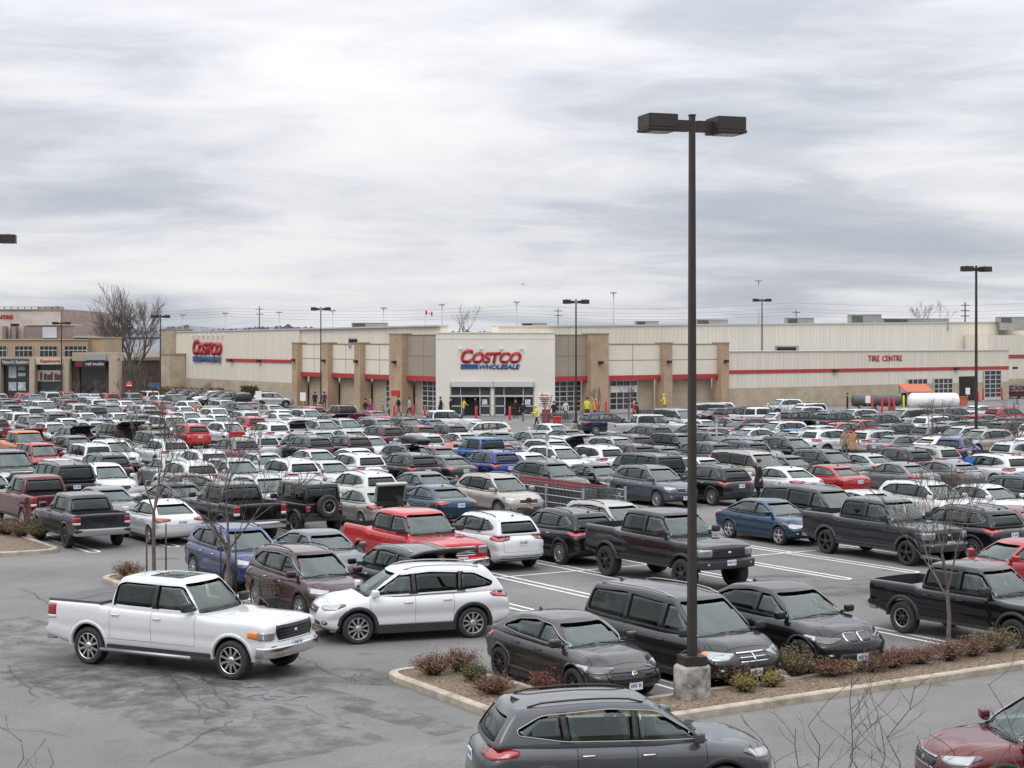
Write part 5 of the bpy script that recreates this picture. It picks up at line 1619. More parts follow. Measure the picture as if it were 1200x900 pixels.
for body, ua, ub in (('TIRE', 1016.5, 1029.5), ('CENTRE', 1033, 1056)):
    a, b = sr(ua), sr(ub)
    text(body, 'sign_lettering', M['signred'], store, (ox+a*math.cos(RW)+.11*math.sin(RW), oy+a*math.sin(RW)-.11*math.cos(RW), 4.92), (0, 0, RW), .66, b-a, .07, .004)
# wall lamps on the red bands
mb = MB()
for u in (977, 1119, 1187): mb.box(sr(u)-.35, sr(u)+.35, -.50, -.175, 3.74, 4.02)
FR.build('wall_lamps', mb, M['bronze'])
mb = MB()
for x in (-52, -43.5): mb.box(x-.3, x+.3, .1, .495, 4.75, 5.02)
FL.build('wall_lamps', mb, M['bronze'])
# --- roof plant, each unit a thing standing on the roof
def roof_unit(u0, u1, v0, v1, Y, label, dz=0):
    a, b = at(u0, v1, Y), at(u1, v0, Y)
    w, h = b.x-a.x, b.z-a.z
    r = empty('roof_unit', ((a.x+b.x)/2, Y, a.z)); tag(r, label, 'roof unit', 'ventilation units on the store roof')
    mb = MB(); mb.box(-w/2, w/2, 0, 2.2, -.9, h*.92); mb.build('casing', M['unit'], r, bevel=.03)
    mb = MB(); mb.box(-w/2-.06, w/2+.06, -.06, 2.26, h*.92, h); mb.build('lid', M['flash'], r)
    mb = MB()
    for k in range(6): mb.box(-w/2+.12, -w/2+.12+w*.36, -.02, .01, h*(.12+.12*k), h*(.12+.12*k)+h*.06)
    mb.build('grille', M['dark'], r)
for q in [(997, 1033, 368, 379, 212, 'tall grey roof unit behind the parapet over the workshop lettering'), (1035, 1112, 373, 379, 216, 'long low roof unit right of the tall grey one'),
          (1172, 1206, 371, 379, 222, 'roof unit cut by the frame edge above the workshop'), (922, 954, 372, 380, 205, 'squat roof unit by the twin headed lamp on the right'),
          (816, 853, 374, 381, 200, 'low roof unit just right of the tall lamp pole'), (745, 772, 376, 381.5, 198, 'thin roof unit left of the tall lamp pole'), (611, 641, 378.5, 382, 180, 'flat roof unit right above the entrance sign'),
          (412, 453, 378, 384, 195, 'dark wide roof unit above the left brick piers')]: roof_unit(*q)
def low_unit(u0, u1, v0, v1, Y, label):
    a, b = at(u0, v1, Y), at(u1, v0, Y); w, h = b.x-a.x, b.z-a.z
    r = empty('roof_unit', ((a.x+b.x)/2, Y, a.z)); tag(r, label, 'roof unit', 'ventilation units on the store roof')
    mb = MB(); mb.box(-w/2, w/2, 0, 1.2, -.4, h); mb.build('casing', M['unit'], r, bevel=.02)
    mb = MB(); mb.box(-w/2+.08, w/2-.3, -.02, .0, h*.2, h*.8); mb.build('grille', M['dark'], r)
low_unit(909.5, 936, 405, 414, 189, 'small unit on the low workshop roof before the ribbed wall')
low_unit(408, 430, 396.5, 402.5, 181, 'small unit on the low roof above the left panels')

# ------------------------------------------------------------------ shops and cinema at the left
strip_ = empty('shop_building', (-55, 198, 0)); tag(strip_, 'two storey tan shop building with dark shopfronts at the left edge', 'shop building')
M['tan'] = principled('tan_render', (0.34, 0.255, 0.165), .85, noise=(.5, .07)); M['stonecol'] = principled('pale_stone', (0.38, 0.32, 0.24), .85, noise=(.8, .08))
YS = 198.0
def px(u): return (u-U0)*YS/FPX
def pz(v): return CAMZ-(v-V0)*YS/FPX
def sb(name, mat, *bx, parent=None):
    mb = MB()
    for (u0, u1, y0, y1, v1, v0) in bx: mb.box(px(u0)+55, px(u1)+55, y0, y1, max(0, pz(v1)) if v1 < 999 else 0, pz(v0))
    return mb.build(name, mat, parent or strip_)
sb('wall', M['tan'], (-60, 98, 1.6, 14, 999, 398.5), (98, 115, 2.6, 12, 999, 396))
sb('parapet_cap', M['stonecol'], (-60, 99, 1.45, 14.1, 398.5, 397.2), (98, 116, 2.4, 12, 396, 394.8))
sb('ledge', M['stonecol'], (-60, 88, .4, 1.59, 421, 418))
for u0, u1 in ((-14, 3), (13, 34), (42.5, 63), (71.5, 99)):
    w_ = sb('window', M['winglass'], (u0, min(u1, 98), 1.52, 1.59, 418, 406))
    n_ = 4 if u1-u0 < 25 else 5
    mb = MB()
    for k in range(n_+1):
        x = px(u0)+(px(min(u1, 98))-px(u0))*k/n_+55; mb.box(x-.018, x+.018, 1.44, 1.515, pz(418), pz(406))
    mb.box(px(u0)+55, px(min(u1, 98))+55, 1.45, 1.515, pz(411), pz(410.2)); mb.build('frame', M['frame'], w_)
for u0, u1 in ((-2, 2), (36, 42), (75, 82), (129, 138)): sb('pillar', M['stonecol'], (u0, u1, -.6, .8, 999, 420))
sb('sign_board', principled('sign_dark_grey', (.055, .06, .058), .5), (2, 35.5, -.2, .5, 428, 420.5))
sb('sign_board', principled('sign_cream', (.50, .47, .40), .6), (42.2, 74, -.2, .5, 427, 420))
sb('sign_board', principled('sign_charcoal', (.022, .017, .02), .5), (88, 124, -.2, .5, 430, 423))
sb('fascia', M['stonecol'], (84, 138, .2, 3, 423, 413)); sb('fascia', principled('grey_panel', (.28, .30, .31), .7), (100, 124, -.05, .19, 422, 415))
sb('shopfront', M['winglass'], (2, 36, .82, .9, 999, 428), (42, 75, .82, .9, 999, 427), (90, 122, 1.3, 1.4, 999, 430))
for q_ in ((82, 91, .9, 3, 999, 423.2), (121.5, 129, .9, 3, 999, 423.2)): sb('side_brick', bpy.data.materials.get('dark_brick') or principled('dark_brick', (.10, .065, .045), .9, noise=(2, .2)), q_)
for u0, u1, v0, v1 in ((8, 17, 429, 443), (19, 28, 429, 434), (19, 28, 437, 441), (8, 17, 448, 458), (19, 28, 448, 458)): sb('window_poster', principled('poster_pale', (.42, .46, .50), .6, noise=(2, .4)), (u0, u1, .70, .80, v1, v0))
pb = sb('picture_panel', principled('banner_pale', (.50, .47, .43), .6), (42.5, 73.5, .62, .80, 447, 434))
mb = MB(); rr = random.Random(2)
for k in range(7):
    x = px(45.5+4.1*k)+55; mb.box(x, x+.25+.1*(k % 3), .55, .61, pz(445.5), pz(436.5+1.2*(k % 3)))
mb.build('picture_marks', principled('banner_marks', (.10, .05, .045), .7), pb)
def stext(body, mat, u0, u1, v1, v0, y, bold=0, shear=0): text(body, 'sign_lettering', mat, strip_, (px(u0)+55, y, pz(v1)), (0, 0, 0), pz(v0)-pz(v1), px(u1)-px(u0), .04, bold, shear)
stext('Nature’s Southern', M['white'], 3.5, 34, 426, 422.3, -.21)
stext('Sephora', M['signred'], 47, 71, 425.6, 421, -.21, .02, .2)
stext('nail studio', M['white'], 101, 122, 428, 424.5, -.21)
sb('sign_square', principled('sign_magenta', (.16, .01, .03), .5), (89, 96.5, -.28, -.21, 430, 424))
cine = empty('cinema_building', (-75, 262, 0)); tag(cine, 'pink and cream banded cinema block rising behind the shops', 'building')
YC = 262.0
def cb(name, mat, *bx):
    mb = MB()
    for (u0, u1, y0, y1, v1, v0) in bx: mb.box((u0-U0)*YC/FPX+75, (u1-U0)*YC/FPX+75, y0, y1, max(0, CAMZ-(v1-V0)*YC/FPX), CAMZ-(v0-V0)*YC/FPX)
    return mb.build(name, mat, cine)
M['pinkb'] = bricks('pink_block', (.27, .195, .17), (.25, .175, .15), (.30, .24, .2), 1.6, .45); M['creamb'] = bricks('cream_block', (.50, .44, .38), (.47, .41, .35), (.40, .30, .27), 9, .95)
cb('wall', M['creamb'], (-90, 69, 1, 30, 999, 363.5)); cb('wall', M['pinkb'], (69, 74.5, 1.2, 30, 999, 363.6)); cb('wing_wall', M['pinkb'], (38, 93, -3, .98, 999, 381.5))
cb('coping', M['pinkb'], (-90, 69.3, .8, 30, 363.5, 362)); cb('wing_coping', M['flash'], (37.7, 93.4, -3.2, .98, 381.5, 380.5))
for u in (3, 15, 28): cb('pilaster', M['pinkb'], (u, u+4, -.2, .98, 999, 382))
cb('banner', principled('pale_banner', (.55, .52, .55), .6, noise=(.4, .2)), (56.5, 73, -3.25, -3.01, 396, 383.5))
for k in range(9): cb('railing_post', M['bronze'], (2+8*k, 2.5+8*k, 1.2, 1.4, 362, 359.2))
cb('railing', M['bronze'], (-20, 70, 1.25, 1.35, 359.6, 359.2)); cb('roof_plant', M['unit'], (27, 42, 8, 12, 362, 358), (48, 50, 8, 10, 362, 357.5), (53, 55, 8, 10, 362, 358))
text('CENTRE', 'sign_lettering', M['signred'], cine, ((-14-U0)*YC/FPX+75, .98, CAMZ-(373.6-V0)*YC/FPX), (0, 0, 0), 4.6*YC/FPX, 27*YC/FPX, .1, .05)
# low wall and buildings between the shops and the store
lb = empty('low_building', (-49.5, 236, 0)); tag(lb, 'low brown building half hidden behind the big bare tree', 'building')
mb = MB(); mb.box(-6, 7.5, 0, 8, 0, 4.6); mb.build('wall', principled('brown_brick', (.13, .09, .07), .9, noise=(1, .2)), lb)
mb = MB(); mb.box(-6.2, 7.6, -.2, 8.1, 4.6, 5.0); mb.build('parapet', M['stonecol'], lb)
mb = MB(); mb.box(3.2, 4.6, -.06, -.003, 0, 3.4); mb.box(5.4, 6.6, -.06, -.003, 0, 3.4); mb.build('doorway', M['dark'], lb)

# ------------------------------------------------------------------ lamps
def lamp(x, y, H, ang, label, base=.75, heads=(1, -1), head=1.0, name='car_park_lamp'):
    r = empty(name, (x, y, 0), ang); tag(r, label, 'lamp post', 'lamp posts of the car park')
    mb = MB(); mb.lathe([(.001, -.05), (.36, -.05), (.36, base-.05), (.345, base-.02), (.32, base), (.001, base)], 40, 0); o = mb.build('concrete_base', M['concrete'], r); sharp_by_angle(o.data, 40)
    mb = MB(); mb.box(-.23, .23, -.23, .23, base, base+.18); mb.build('base_cover', M['bronze'], r, bevel=.015)
    mb = MB(); mb.tube([(0, 0, base+.1), (0, 0, H)], [.108, .070], 4, 0, smooth=False); mb.box(-.06, .06, -.06, .06, H, H+.03); mb.build('pole', M['bronze'], r)
    for s in heads:
        mb = MB(); mb.box(min(s*.09, s*.5), max(s*.09, s*.5), -.06, .06, H-.31, H-.09); mb.build('arm', M['bronze'], r)
        hd = MB(); a, b = sorted((s*.42, s*1.02)); w = .30
        hd.box(a, b, -w, w, H-.27, H-.01); hd.box(a-.015, b+.015, -w-.015, w+.015, H-.33, H-.27)
        h_ = hd.build('lamp_head', M['bronze'], r, bevel=.012)
        mb = MB(); mb.box(a+.10, b-.10, -w+.08, w-.08, H-.345, H-.328); mb.build('lens', principled('lamp_lens', (.45, .44, .42), .25) if 'lamp_lens' not in bpy.data.materials else bpy.data.materials['lamp_lens'], h_)
        mb = MB(); mb.lathe([(.07, H-.03), (.065, H+.03), (.001, H+.05)], 10, 0, mat=Matrix.Translation(((a+b)/2, .05, 0))); mb.build('photocell', M['unit'], h_)
    return r
def lamp_uv(u, vb, vt, ang, label, **k):
    p = ground(u, vb); lamp(p.x, p.y, CAMZ-(vt-V0)*p.y/FPX, ang, label, **k)
lamp_uv(811, 824, 136, R(18), 'tall bronze twin headed lamp on a round stained concrete base')
lamp_uv(675, 507, 351, R(4), 'twin headed lamp post right of the store entrance sign')
lamp_uv(376, 482, 360, R(4), 'twin headed lamp post before the left brick piers')
lamp_uv(893, 476, 350, R(4), 'twin headed lamp post before the plain cream wall by the workshop')
lamp_uv(1144, 533, 312, R(25), 'twin headed lamp post standing in the rows on the right')
lamp_uv(188, 478, 369, R(4), 'twin headed lamp post beside the big bare tree')
lamp_uv(72, 473, 377, R(4), 'twin headed lamp post before the shopfronts')
lamp_uv(13, 471, 379, R(60), 'single headed lamp post at the far left shopfront', heads=(1,))
lamp(-19.95, 65, CAMZ-(274.5-V0)*65/FPX, R(10), 'lamp post whose single lamp head reaches in from the left edge', heads=(1,))

# ------------------------------------------------------------------ bare trees and shrubs
def grow(mb, p, d, L, r, depth, rr, spread, droop=0.0, mi=0, min_r=.004, kids=(2, 3)):
    n = 3; pts = [p]; rads = [r]; q = p.copy(); dd = d.copy()
    for i in range(n):
        dd = (dd+Vector((rr.uniform(-1, 1), rr.uniform(-1, 1), rr.uniform(-.6, 1)))*.13).normalized()
        q = q+dd*(L/n); pts.append(q.copy()); rads.append(max(min_r, r*(1-.35*(i+1)/n)))
    mb.tube(pts, rads, 6 if r > .05 else 4 if r > .012 else 3, mi, cap=False)
    if depth == 0: return
    k = rr.randint(*kids)
    for j in range(k):
        a = rr.uniform(0, 2*math.pi); s = rr.uniform(.5, 1)*spread
        u = dd.orthogonal().normalized(); w = dd.cross(u)
        nd = (dd*math.cos(s)+(u*math.cos(a)+w*math.sin(a))*math.sin(s)); nd.z += .12-droop; nd.normalize()
        b = pts[-1] if j < 2 else pts[rr.randint(1, n-1)]
        grow(mb, b, nd, L*rr.uniform(.62, .86), rads[-1]*rr.uniform(.62, .82), depth-1, rr, spread, droop, mi, min_r, kids)
def tree(name, loc, H, r, label, cat='tree', seed=0, depth=5, spread=.55, trunk=.3, mat='bark', kids=(2, 3), stakes=False, group=None, min_r=.004, lean=0):
    rr = random.Random(seed); o = empty(name, loc); tag(o, label, cat, group)
    mb = MB(); th = H*trunk
    pts = [Vector((0, 0, -.1)), Vector((rr.uniform(-.03, .03)*H*.3+lean*.3, 0, th*.5)), Vector((lean, rr.uniform(-.02, .02)*H, th))]
    mb.tube(pts, [r*1.15, r, r*.88], 8, 0, cap=False); mb.build('trunk', M[mat], o)
    mb = MB()
    k = 4 if kids[1] > 3 else 3
    rest = H-th; L0 = rest*.36
    for j in range(k):
        a = 2*math.pi*j/k+rr.uniform(-.4, .4); s = rr.uniform(.25, .6)*(spread/.55)
        d = Vector((math.sin(s)*math.cos(a), math.sin(s)*math.sin(a), math.cos(s)))
        grow(mb, pts[-1]-Vector((0, 0, th*.12*(j % 2))), d, L0*rr.uniform(.85, 1.1), r*.62, depth-1, rr, spread, 0, 0, min_r, kids)
    grow(mb, pts[-1], Vector((0, 0, 1)), L0, r*.75, depth-1, rr, spread*.8, 0, 0, min_r, kids)
    mb.build('crown', M[mat], o)
    return o
def stake(x, y, h, label):
    mb = MB(); mb.tube([(0, 0, -.1), (rnd.uniform(-.03, .03), 0, h)], .022, 6, 0); tag(mb.build('tree_stake', M['bronze'], None, (x, y, .1)), label, 'stake', 'stakes beside the saplings')
tree('bare_tree', (-51.5, 231, 0), 12.6, .36, 'big spreading bare tree between the shops and the store', seed=11, depth=6, spread=.60, trunk=.16, mat='bark_far', kids=(3, 4), min_r=.017)
p = ground(181, 690); tree('sapling', (p.x, p.y, .1), 4.9, .055, 'bare sapling between two thin stakes at the island end', seed=4, depth=6, spread=.5, trunk=.42, min_r=.006, group='bare saplings on the islands')
stake(p.x-.14, p.y-.35, 1.5, 'thin stake left of the first bare sapling'); stake(p.x+.32, p.y+.05, 1.75, 'thin stake right of the first bare sapling')
p = ground(268, 716); tree('sapling', (p.x, p.y, .1), 4.5, .06, 'bare sapling in front of the bright blue crossover', seed=9, depth=6, spread=.6, trunk=.33, min_r=.006, group='bare saplings on the islands')
stake(p.x-.22, p.y+.1, 2.1, 'thin stake left of the sapling by the blue crossover'); stake(p.x+.22, p.y-.1, 2.0, 'thin stake right of the sapling by the blue crossover')
p = ground(1111, 760); tree('sapling', (p.x, p.y, .1), 3.7, .05, 'bare sapling on the shrub island before the black midsize pickup', seed=23, depth=6, spread=.62, trunk=.33, min_r=.006, group='bare saplings on the islands')
for i, (u, vb, vt, lab) in enumerate([(1093, 532, 466, 'small bare tree among the rows before the white gas tank'), (1192, 540, 468, 'small bare tree at the right frame edge'), (243, 470, 448, 'thin bare tree before the left wall below the smaller sign'),
          (640, 500, 462, 'small bare tree right of the entrance notice board'), (737, 497, 446, 'bare tree in front of the bannered glass door'), (702, 497, 452, 'thin bare tree left of the bannered door'),
          (90, 476, 444, 'bare tree before the third shopfront'), (112, 476, 445, 'bare tree by the no entry sign'), (143, 476, 440, 'thin bare tree left of the big spreading one')]):
    p = ground(u, vb); H = (vb-vt)*p.y/FPX
    tree('small_tree', (p.x, p.y, 0), H, .07, lab, seed=40+i, depth=4, spread=.5, trunk=.34, mat='bark_far', min_r=.012, group='small bare trees of the car park')
for i, (u, vb, vt, Y, lab) in enumerate([(542, 386, 366, 320, 'distant bare treetop over the entrance roof'), (1083, 382, 354, 330, 'distant bare tree above the workshop roof')]):
    a = at(u, vt, Y); tree('distant_tree', (a.x, Y, 0), a.z, .22, lab, seed=70+i, depth=5, spread=.6, trunk=.5, mat='bark_far', min_r=.018, kids=(2, 3))
def shrub(loc, w, h, cols, label, seed, n=420):
    """a bush of fine twigs and narrow leaves"""
    rr = random.Random(seed); o = empty('shrub', loc); tag(o, label, 'shrub', 'shrubs on the planted islands')
    tw, lf = MB(), MB()
    for k in range(int(n*.36)):
        a = rr.uniform(0, 2*math.pi); t = rr.random()**.6
        e = Vector((math.cos(a)*w*t*.5, math.sin(a)*w*t*.5, h*rr.uniform(.6, 1.05)*(1-.35*t*t))); b = e*.12; b.z = 0
        m_ = (b+e)/2+Vector((rr.uniform(-.05, .05), rr.uniform(-.05, .05), .04))
        tw.tube([b, m_, e], [.008, .006, .003], 3, 0, cap=False)
        for q in range(5):
            t2 = rr.uniform(.35, 1.05); p = b.lerp(e, min(1, t2))+Vector((rr.uniform(-.07, .07), rr.uniform(-.07, .07), rr.uniform(-.04, .07)))*1.1
            d = Vector((rr.uniform(-1, 1), rr.uniform(-1, 1), rr.uniform(-.2, 1.2))).normalized(); s = d.orthogonal().normalized()
            l, w2 = rr.uniform(.04, .085), rr.uniform(.006, .014)
            lf.add([p-s*w2, p+d*l*.5+s*w2*.2, p+s*w2, p+d*l], [(0, 2, 1), (0, 1, 3), (1, 2, 3)], rr.choice((0, 0, 1)))
    tw.build('stems', cols[2], o); lf.build('leaves', cols[:2], o)
def leaf(name, c): return principled(name, c, .8)
RB = (leaf('leaf_russet', (.15, .064, .038)), leaf('leaf_brown', (.17, .11, .065)), leaf('twig_brown', (.10, .062, .047)))
YG = (leaf('leaf_olive', (.13, .125, .045)), leaf('leaf_straw', (.20, .155, .07)), RB[2])
YE = (leaf('leaf_yellow', (.26, .21, .045)), YG[0], RB[2]); GN = (leaf('leaf_green', (.055, .065, .025)), YG[0], RB[2]); RD = (leaf('leaf_red', (.16, .05, .035)), RB[0], RB[2])
BRN = (leaf('leaf_ochre', (.20, .13, .06)), YG[0], RB[2])
for i, (u, v, w, h, c, lab) in enumerate([(507, 799, .95, .55, RB, 'russet twiggy shrub nearest the island tip'), (539, 794, .95, .58, RB, 'russet shrub second from the island tip'), (556, 806, .65, .42, GN, 'small green shrub behind the two russet ones'),
    (578, 822, 1.0, .5, RB, 'dark russet shrub by the grey crossover tail'), (640, 818, .9, .45, RD, 'red leaved shrub under the dark hatchback nose'), (668, 812, .8, .4, RD, 'low red shrub left of the concrete lamp base'), (864, 812, 1.1, .65, RB, 'brown shrub hugging the concrete lamp base'), (893, 800, 1.0, .75, YG, 'olive shrub under the minivan plate'),
    (872, 818, .55, .40, YE, 'yellow leaved tuft beside the lamp base'), (932, 800, 1.05, .78, YG, 'tall olive shrub under the black coupe SUV wheel'), (906, 812, .5, .35, YE, 'yellow tuft between the two olive shrubs'), (972, 800, 1.2, .45, RB, 'low brown shrub under the black coupe SUV plate'),
    (993, 797, .50, .36, YE, 'bright yellow tuft in the brown shrubs'), (1020, 794, 1.1, .5, RB, 'brown shrub right of the yellow tuft'), (1047, 789, 1.15, .5, RD, 'large red shrub in the middle of the strip'), (1078, 785, 1.0, .45, RB, 'russet shrub left of the sapling'),
    (1112, 780, 1.1, .5, RB, 'russet shrub at the foot of the sapling'), (1140, 776, .9, .5, RB, 'brown shrub right of the sapling'), (1165, 771, 1.2, .62, YG, 'olive shrub under the black midsize pickup'), (1196, 764, 1.0, .55, BRN, 'ochre shrub at the frame edge'),
    (151, 682, 1.0, .55, RB, 'russet shrub at the foot of the staked sapling'), (161, 688, .6, .35, YE, 'yellow tuft beside the staked sapling'),
    (8, 631, 1.5, .8, BRN, 'ochre grass clump at the left frame edge'), (26, 633, 1.5, .75, BRN, 'ochre grass clump second from the frame edge'), (44, 634, 1.3, .65, YG, 'olive clump nearest the dark grey pickup')]):
    p = ground(u, v); p.z = .12; shrub(p, w*1.05, h*.88, c, lab, 100+i, 460)
# hedge along the left wall
for i, (u0, u1, Y, h, lab, c) in enumerate([(186, 218, 215, 1.5, 'clipped ochre hedge by the lamp at the left wing', BRN), (222, 262, 209, 1.5, 'clipped ochre hedge below the smaller name sign', BRN), (282, 302, 202, 1.9, 'dark clipped hedge block by the brick base', GN), (303, 316, 199, 1.1, 'low ochre hedge right of the dark block', BRN)]):
    xa, xb = (u0-U0)*Y/FPX, (u1-U0)*Y/FPX; rr = random.Random(i); o = empty('hedge', ((xa+xb)/2, Y, 0)); tag(o, lab, 'hedge', 'clipped hedges before the store wall')
    mb = MB(); w_ = xb-xa
    for k in range(1500):
        p = Vector((rr.uniform(-w_/2, w_/2), rr.uniform(-.6, .6), rr.uniform(.05, h))); d = Vector((rr.gauss(0, 1), rr.gauss(0, 1), rr.gauss(0, 1))).normalized(); s = d.orthogonal().normalized()*.09
        mb.add([p-s, p+s, p+d*.22], [(0, 1, 2)], rr.choice((0, 0, 1)))
    mb.build('leaves', list(c[:2]), o)
    mb = MB()
    for k in range(8): mb.tube([(-w_/2+w_*(k+.5)/8, 0, 0), (-w_/2+w_*(k+.5)/8, 0, h*.8)], .03, 4)
    mb.build('stems', RB[2], o)
# twigs of the brush on the bank, reaching into the frame
def brush(u, vtop, Y, label, seed, n=5, r=.0055, vb=930):
    rr = random.Random(seed); base = at(u, vb, Y)
    zb = float(np.interp(Y, [p[0] for p in prof], [p[1] for p in prof]))
    top = at(u, vtop, Y); H = top.z-zb
    o = empty('brush_sapling', (base.x, Y, zb)); tag(o, label, 'sapling', 'bare brush on the bank')
    mb = MB()
    pts = [Vector((0, 0, -.1))]
    for k in range(1, 7): pts.append(Vector((rr.uniform(-.02, .02)*k+(top.x-base.x)*k/6, rr.uniform(-.02, .02)*k, H*k/6)))
    mb.tube(pts, [r*(1.3-.9*k/6) for k in range(7)], 5, 0, cap=False); mb.build('trunk', M['bark'], o)
    mb = MB()
    for k in range(n):
        i = rr.randint(2, 5); b = pts[i].lerp(pts[i+1], rr.random()) if i < 6 else pts[i]
        a = rr.choice((-1, 1)); d = Vector((a*rr.uniform(.4, .9), rr.uniform(-.4, .4), rr.uniform(.35, 1))).normalized()
        grow(mb, b, d, H*rr.uniform(.10, .22), r*.55, 2, rr, .5, 0, 0, .0016, (1, 2))
    mb.build('crown', M['bark'], o)
for i, q in enumerate([(958, 818, 11.5, 'tallest brush stem left of the dark red crossover', 1), (993, 788, 11.8, 'upright brush stem under the shrub strip', 2, 9), (1012, 838, 11.2, 'slanting brush stem in the right corner', 3), (1052, 800, 11.7, 'brush stem reaching toward the red shrub', 5, 9), (1040, 835, 11.3, 'short brush stem before the lane', 6),
        (948, 850, 11, 'short brush stem at the bottom edge', 7, 3), (1077, 862, 11.4, 'brush stem nearest the dark red crossover', 8, 4), (1176, 800, 11.2, 'dry seed stalk before the dark red crossover', 9, 2), (905, 868, 11, 'low brush twig under the grey crossover nose', 10, 4), (20, 868, 11.2, 'brush twig at the bottom left corner', 12, 3), (58, 872, 11.2, 'second brush twig in the bottom left', 13, 3), (1192, 862, 11, 'dry stalk at the right bottom corner', 14, 3)]): brush(*q)

# ------------------------------------------------------------------ distance: hills, woods, poles, wires
hm = MB(); n = 220; rr = random.Random(8); V = []; F = []
for i in range(n+1):
    x = -900+1800*i/n; h = 16.5+3*math.sin(i*.09)+2*math.sin(i*.23+1)
    if x < -280: h += 6
    V += [(x, 1350, -1), (x, 1500, h), (x, 2200, h-5)]
for i in range(n):
    a = i*3; F += [(a, a+3, a+4, a+1), (a+1, a+4, a+5, a+2)]
hm.add(V, F, 0, True); tag(hm.build('wooded_hills', blotchy('hazed_hillside', (.14, .15, .165), (.19, .195, .21), .02)), kind='structure')  # distance haze painted as grey-blue hillside colour
wd = MB()
for k in range(5200):
    x = rr.uniform(-620, 620)*(1 if k % 3 else .95); i = (x+900)/1800*n; h = 16.5+3*math.sin(i*.09)+2*math.sin(i*.23+1)+(6 if x < -280 else 0)
    y = rr.uniform(1420, 1490); zz = h*(y-1350)/150-1+rr.uniform(-1, 1.6)*(1+.9*math.sin(x*.021)*math.sin(x*.057)); s = rr.uniform(1.0, 2.6); tc_ = rr.random()*6.28
    wd.add([(x-s, y, zz-s), (x+s, y, zz-s), (x+s*.6, y, zz+s*.6), (x+rr.uniform(-.5, .5)*s, y, zz+s*rr.uniform(.9, 1.6)), (x-s*.7, y, zz+s*.5)], [(0, 1, 2, 3, 4)], 0 if rr.random() < .6 else 1)
tag(wd.build('far_woodland', [principled('hazed_trees_a', (.12, .13, .15), 1), principled('hazed_trees_b', (.16, .165, .185), 1)]), 'dark bare woodland along the far hills behind the store roof', 'woodland', kind='stuff')  # tree colours carry the same painted grey-blue haze
# dark thicket under the big tree
o = empty('thicket', (-54, 226, 0)); tag(o, 'dark bare thicket under the big tree beside the shops', 'thicket')
mb = MB(); rr = random.Random(4)
for k in range(46): grow(mb, Vector((rr.uniform(-5, 4.5), rr.uniform(-1.5, 1.5), 0)), Vector((rr.uniform(-.25, .25), 0, 1)).normalized(), rr.uniform(1.2, 2.0), .05, 3, rr, .5, 0, 0, .02, (2, 3))
mb.build('stems', M['bark_far'], o)
def pole(u, vt, Y, r, label, arms=0, mat='bronze', head=False):
    a = at(u, vt, Y); o = empty('utility_pole' if arms else 'light_mast', (a.x, Y, 0)); tag(o, label, 'utility pole' if arms else 'light mast', 'poles behind the store')
    mb = MB(); mb.tube([(0, 0, 0), (0, 0, a.z)], [r*1.2, r*.8], 6); mb.build('shaft', M[mat], o)
    if arms:
        mb = MB()
        for k in range(arms): mb.box(-.95, .95, -.08, .08, a.z-.8-1.2*k, a.z-.62-1.2*k)
        mb.build('crossarm', M[mat], o)
    else:
        mb = MB(); mb.box(-.7, .7, -.3, .3, a.z, a.z+.35); mb.build('lamp_head', M['galv'], o)
for q in [(304, 359, 420, .16, 'wooden utility pole above the left wing roof', 2, 'bark'), (654, 361, 430, .15, 'wooden utility pole right of the entrance sign', 2, 'bark'), (933, 363, 430, .15, 'wooden utility pole over the squat roof unit', 1, 'bark'), (1131, 354, 380, .18, 'utility pole with brackets over the workshop', 3, 'bronze'),
          (449.5, 362, 400, .12, 'thin light mast over the left taupe panel', 0, 'galv'), (518, 358, 400, .14, 'thin light mast right of the flag', 0, 'galv'), (605.5, 355, 400, .16, 'thin light mast over the entrance sign', 0, 'galv'), (719, 344, 400, .16, 'tall light mast right of the entrance', 0, 'galv'),
          (889, 330, 400, .16, 'tallest light mast behind the right lamp post', 0, 'galv'), (327, 367, 400, .10, 'faint light mast beside the left utility pole', 0, 'galv'), (264, 368, 400, .10, 'faint light mast over the smaller name sign', 0, 'galv'), (390, 365, 400, .10, 'faint light mast right of the left lamp post', 0, 'galv'), (214, 370, 400, .10, 'faint light mast at the left end of the store', 0, 'galv')]: pole(*q)
for i, (v0, v1, Y) in enumerate([(366, 360, 425), (369, 364, 425), (372, 368, 425), (364, 352, 424)]):
    mb = MB(); a, b = at(-60, v0, Y), at(1260, v1, Y)
    mb.tube([a.lerp(b, k/60)-Vector((0, 0, 1.1*math.sin(math.pi*((k % 15)/15)))) for k in range(61)], .022, 3, 0, cap=False)
    tag(mb.build('power_line', M['bronze']), 'thin power lines strung behind the store roof', 'power line', 'power lines behind the store')
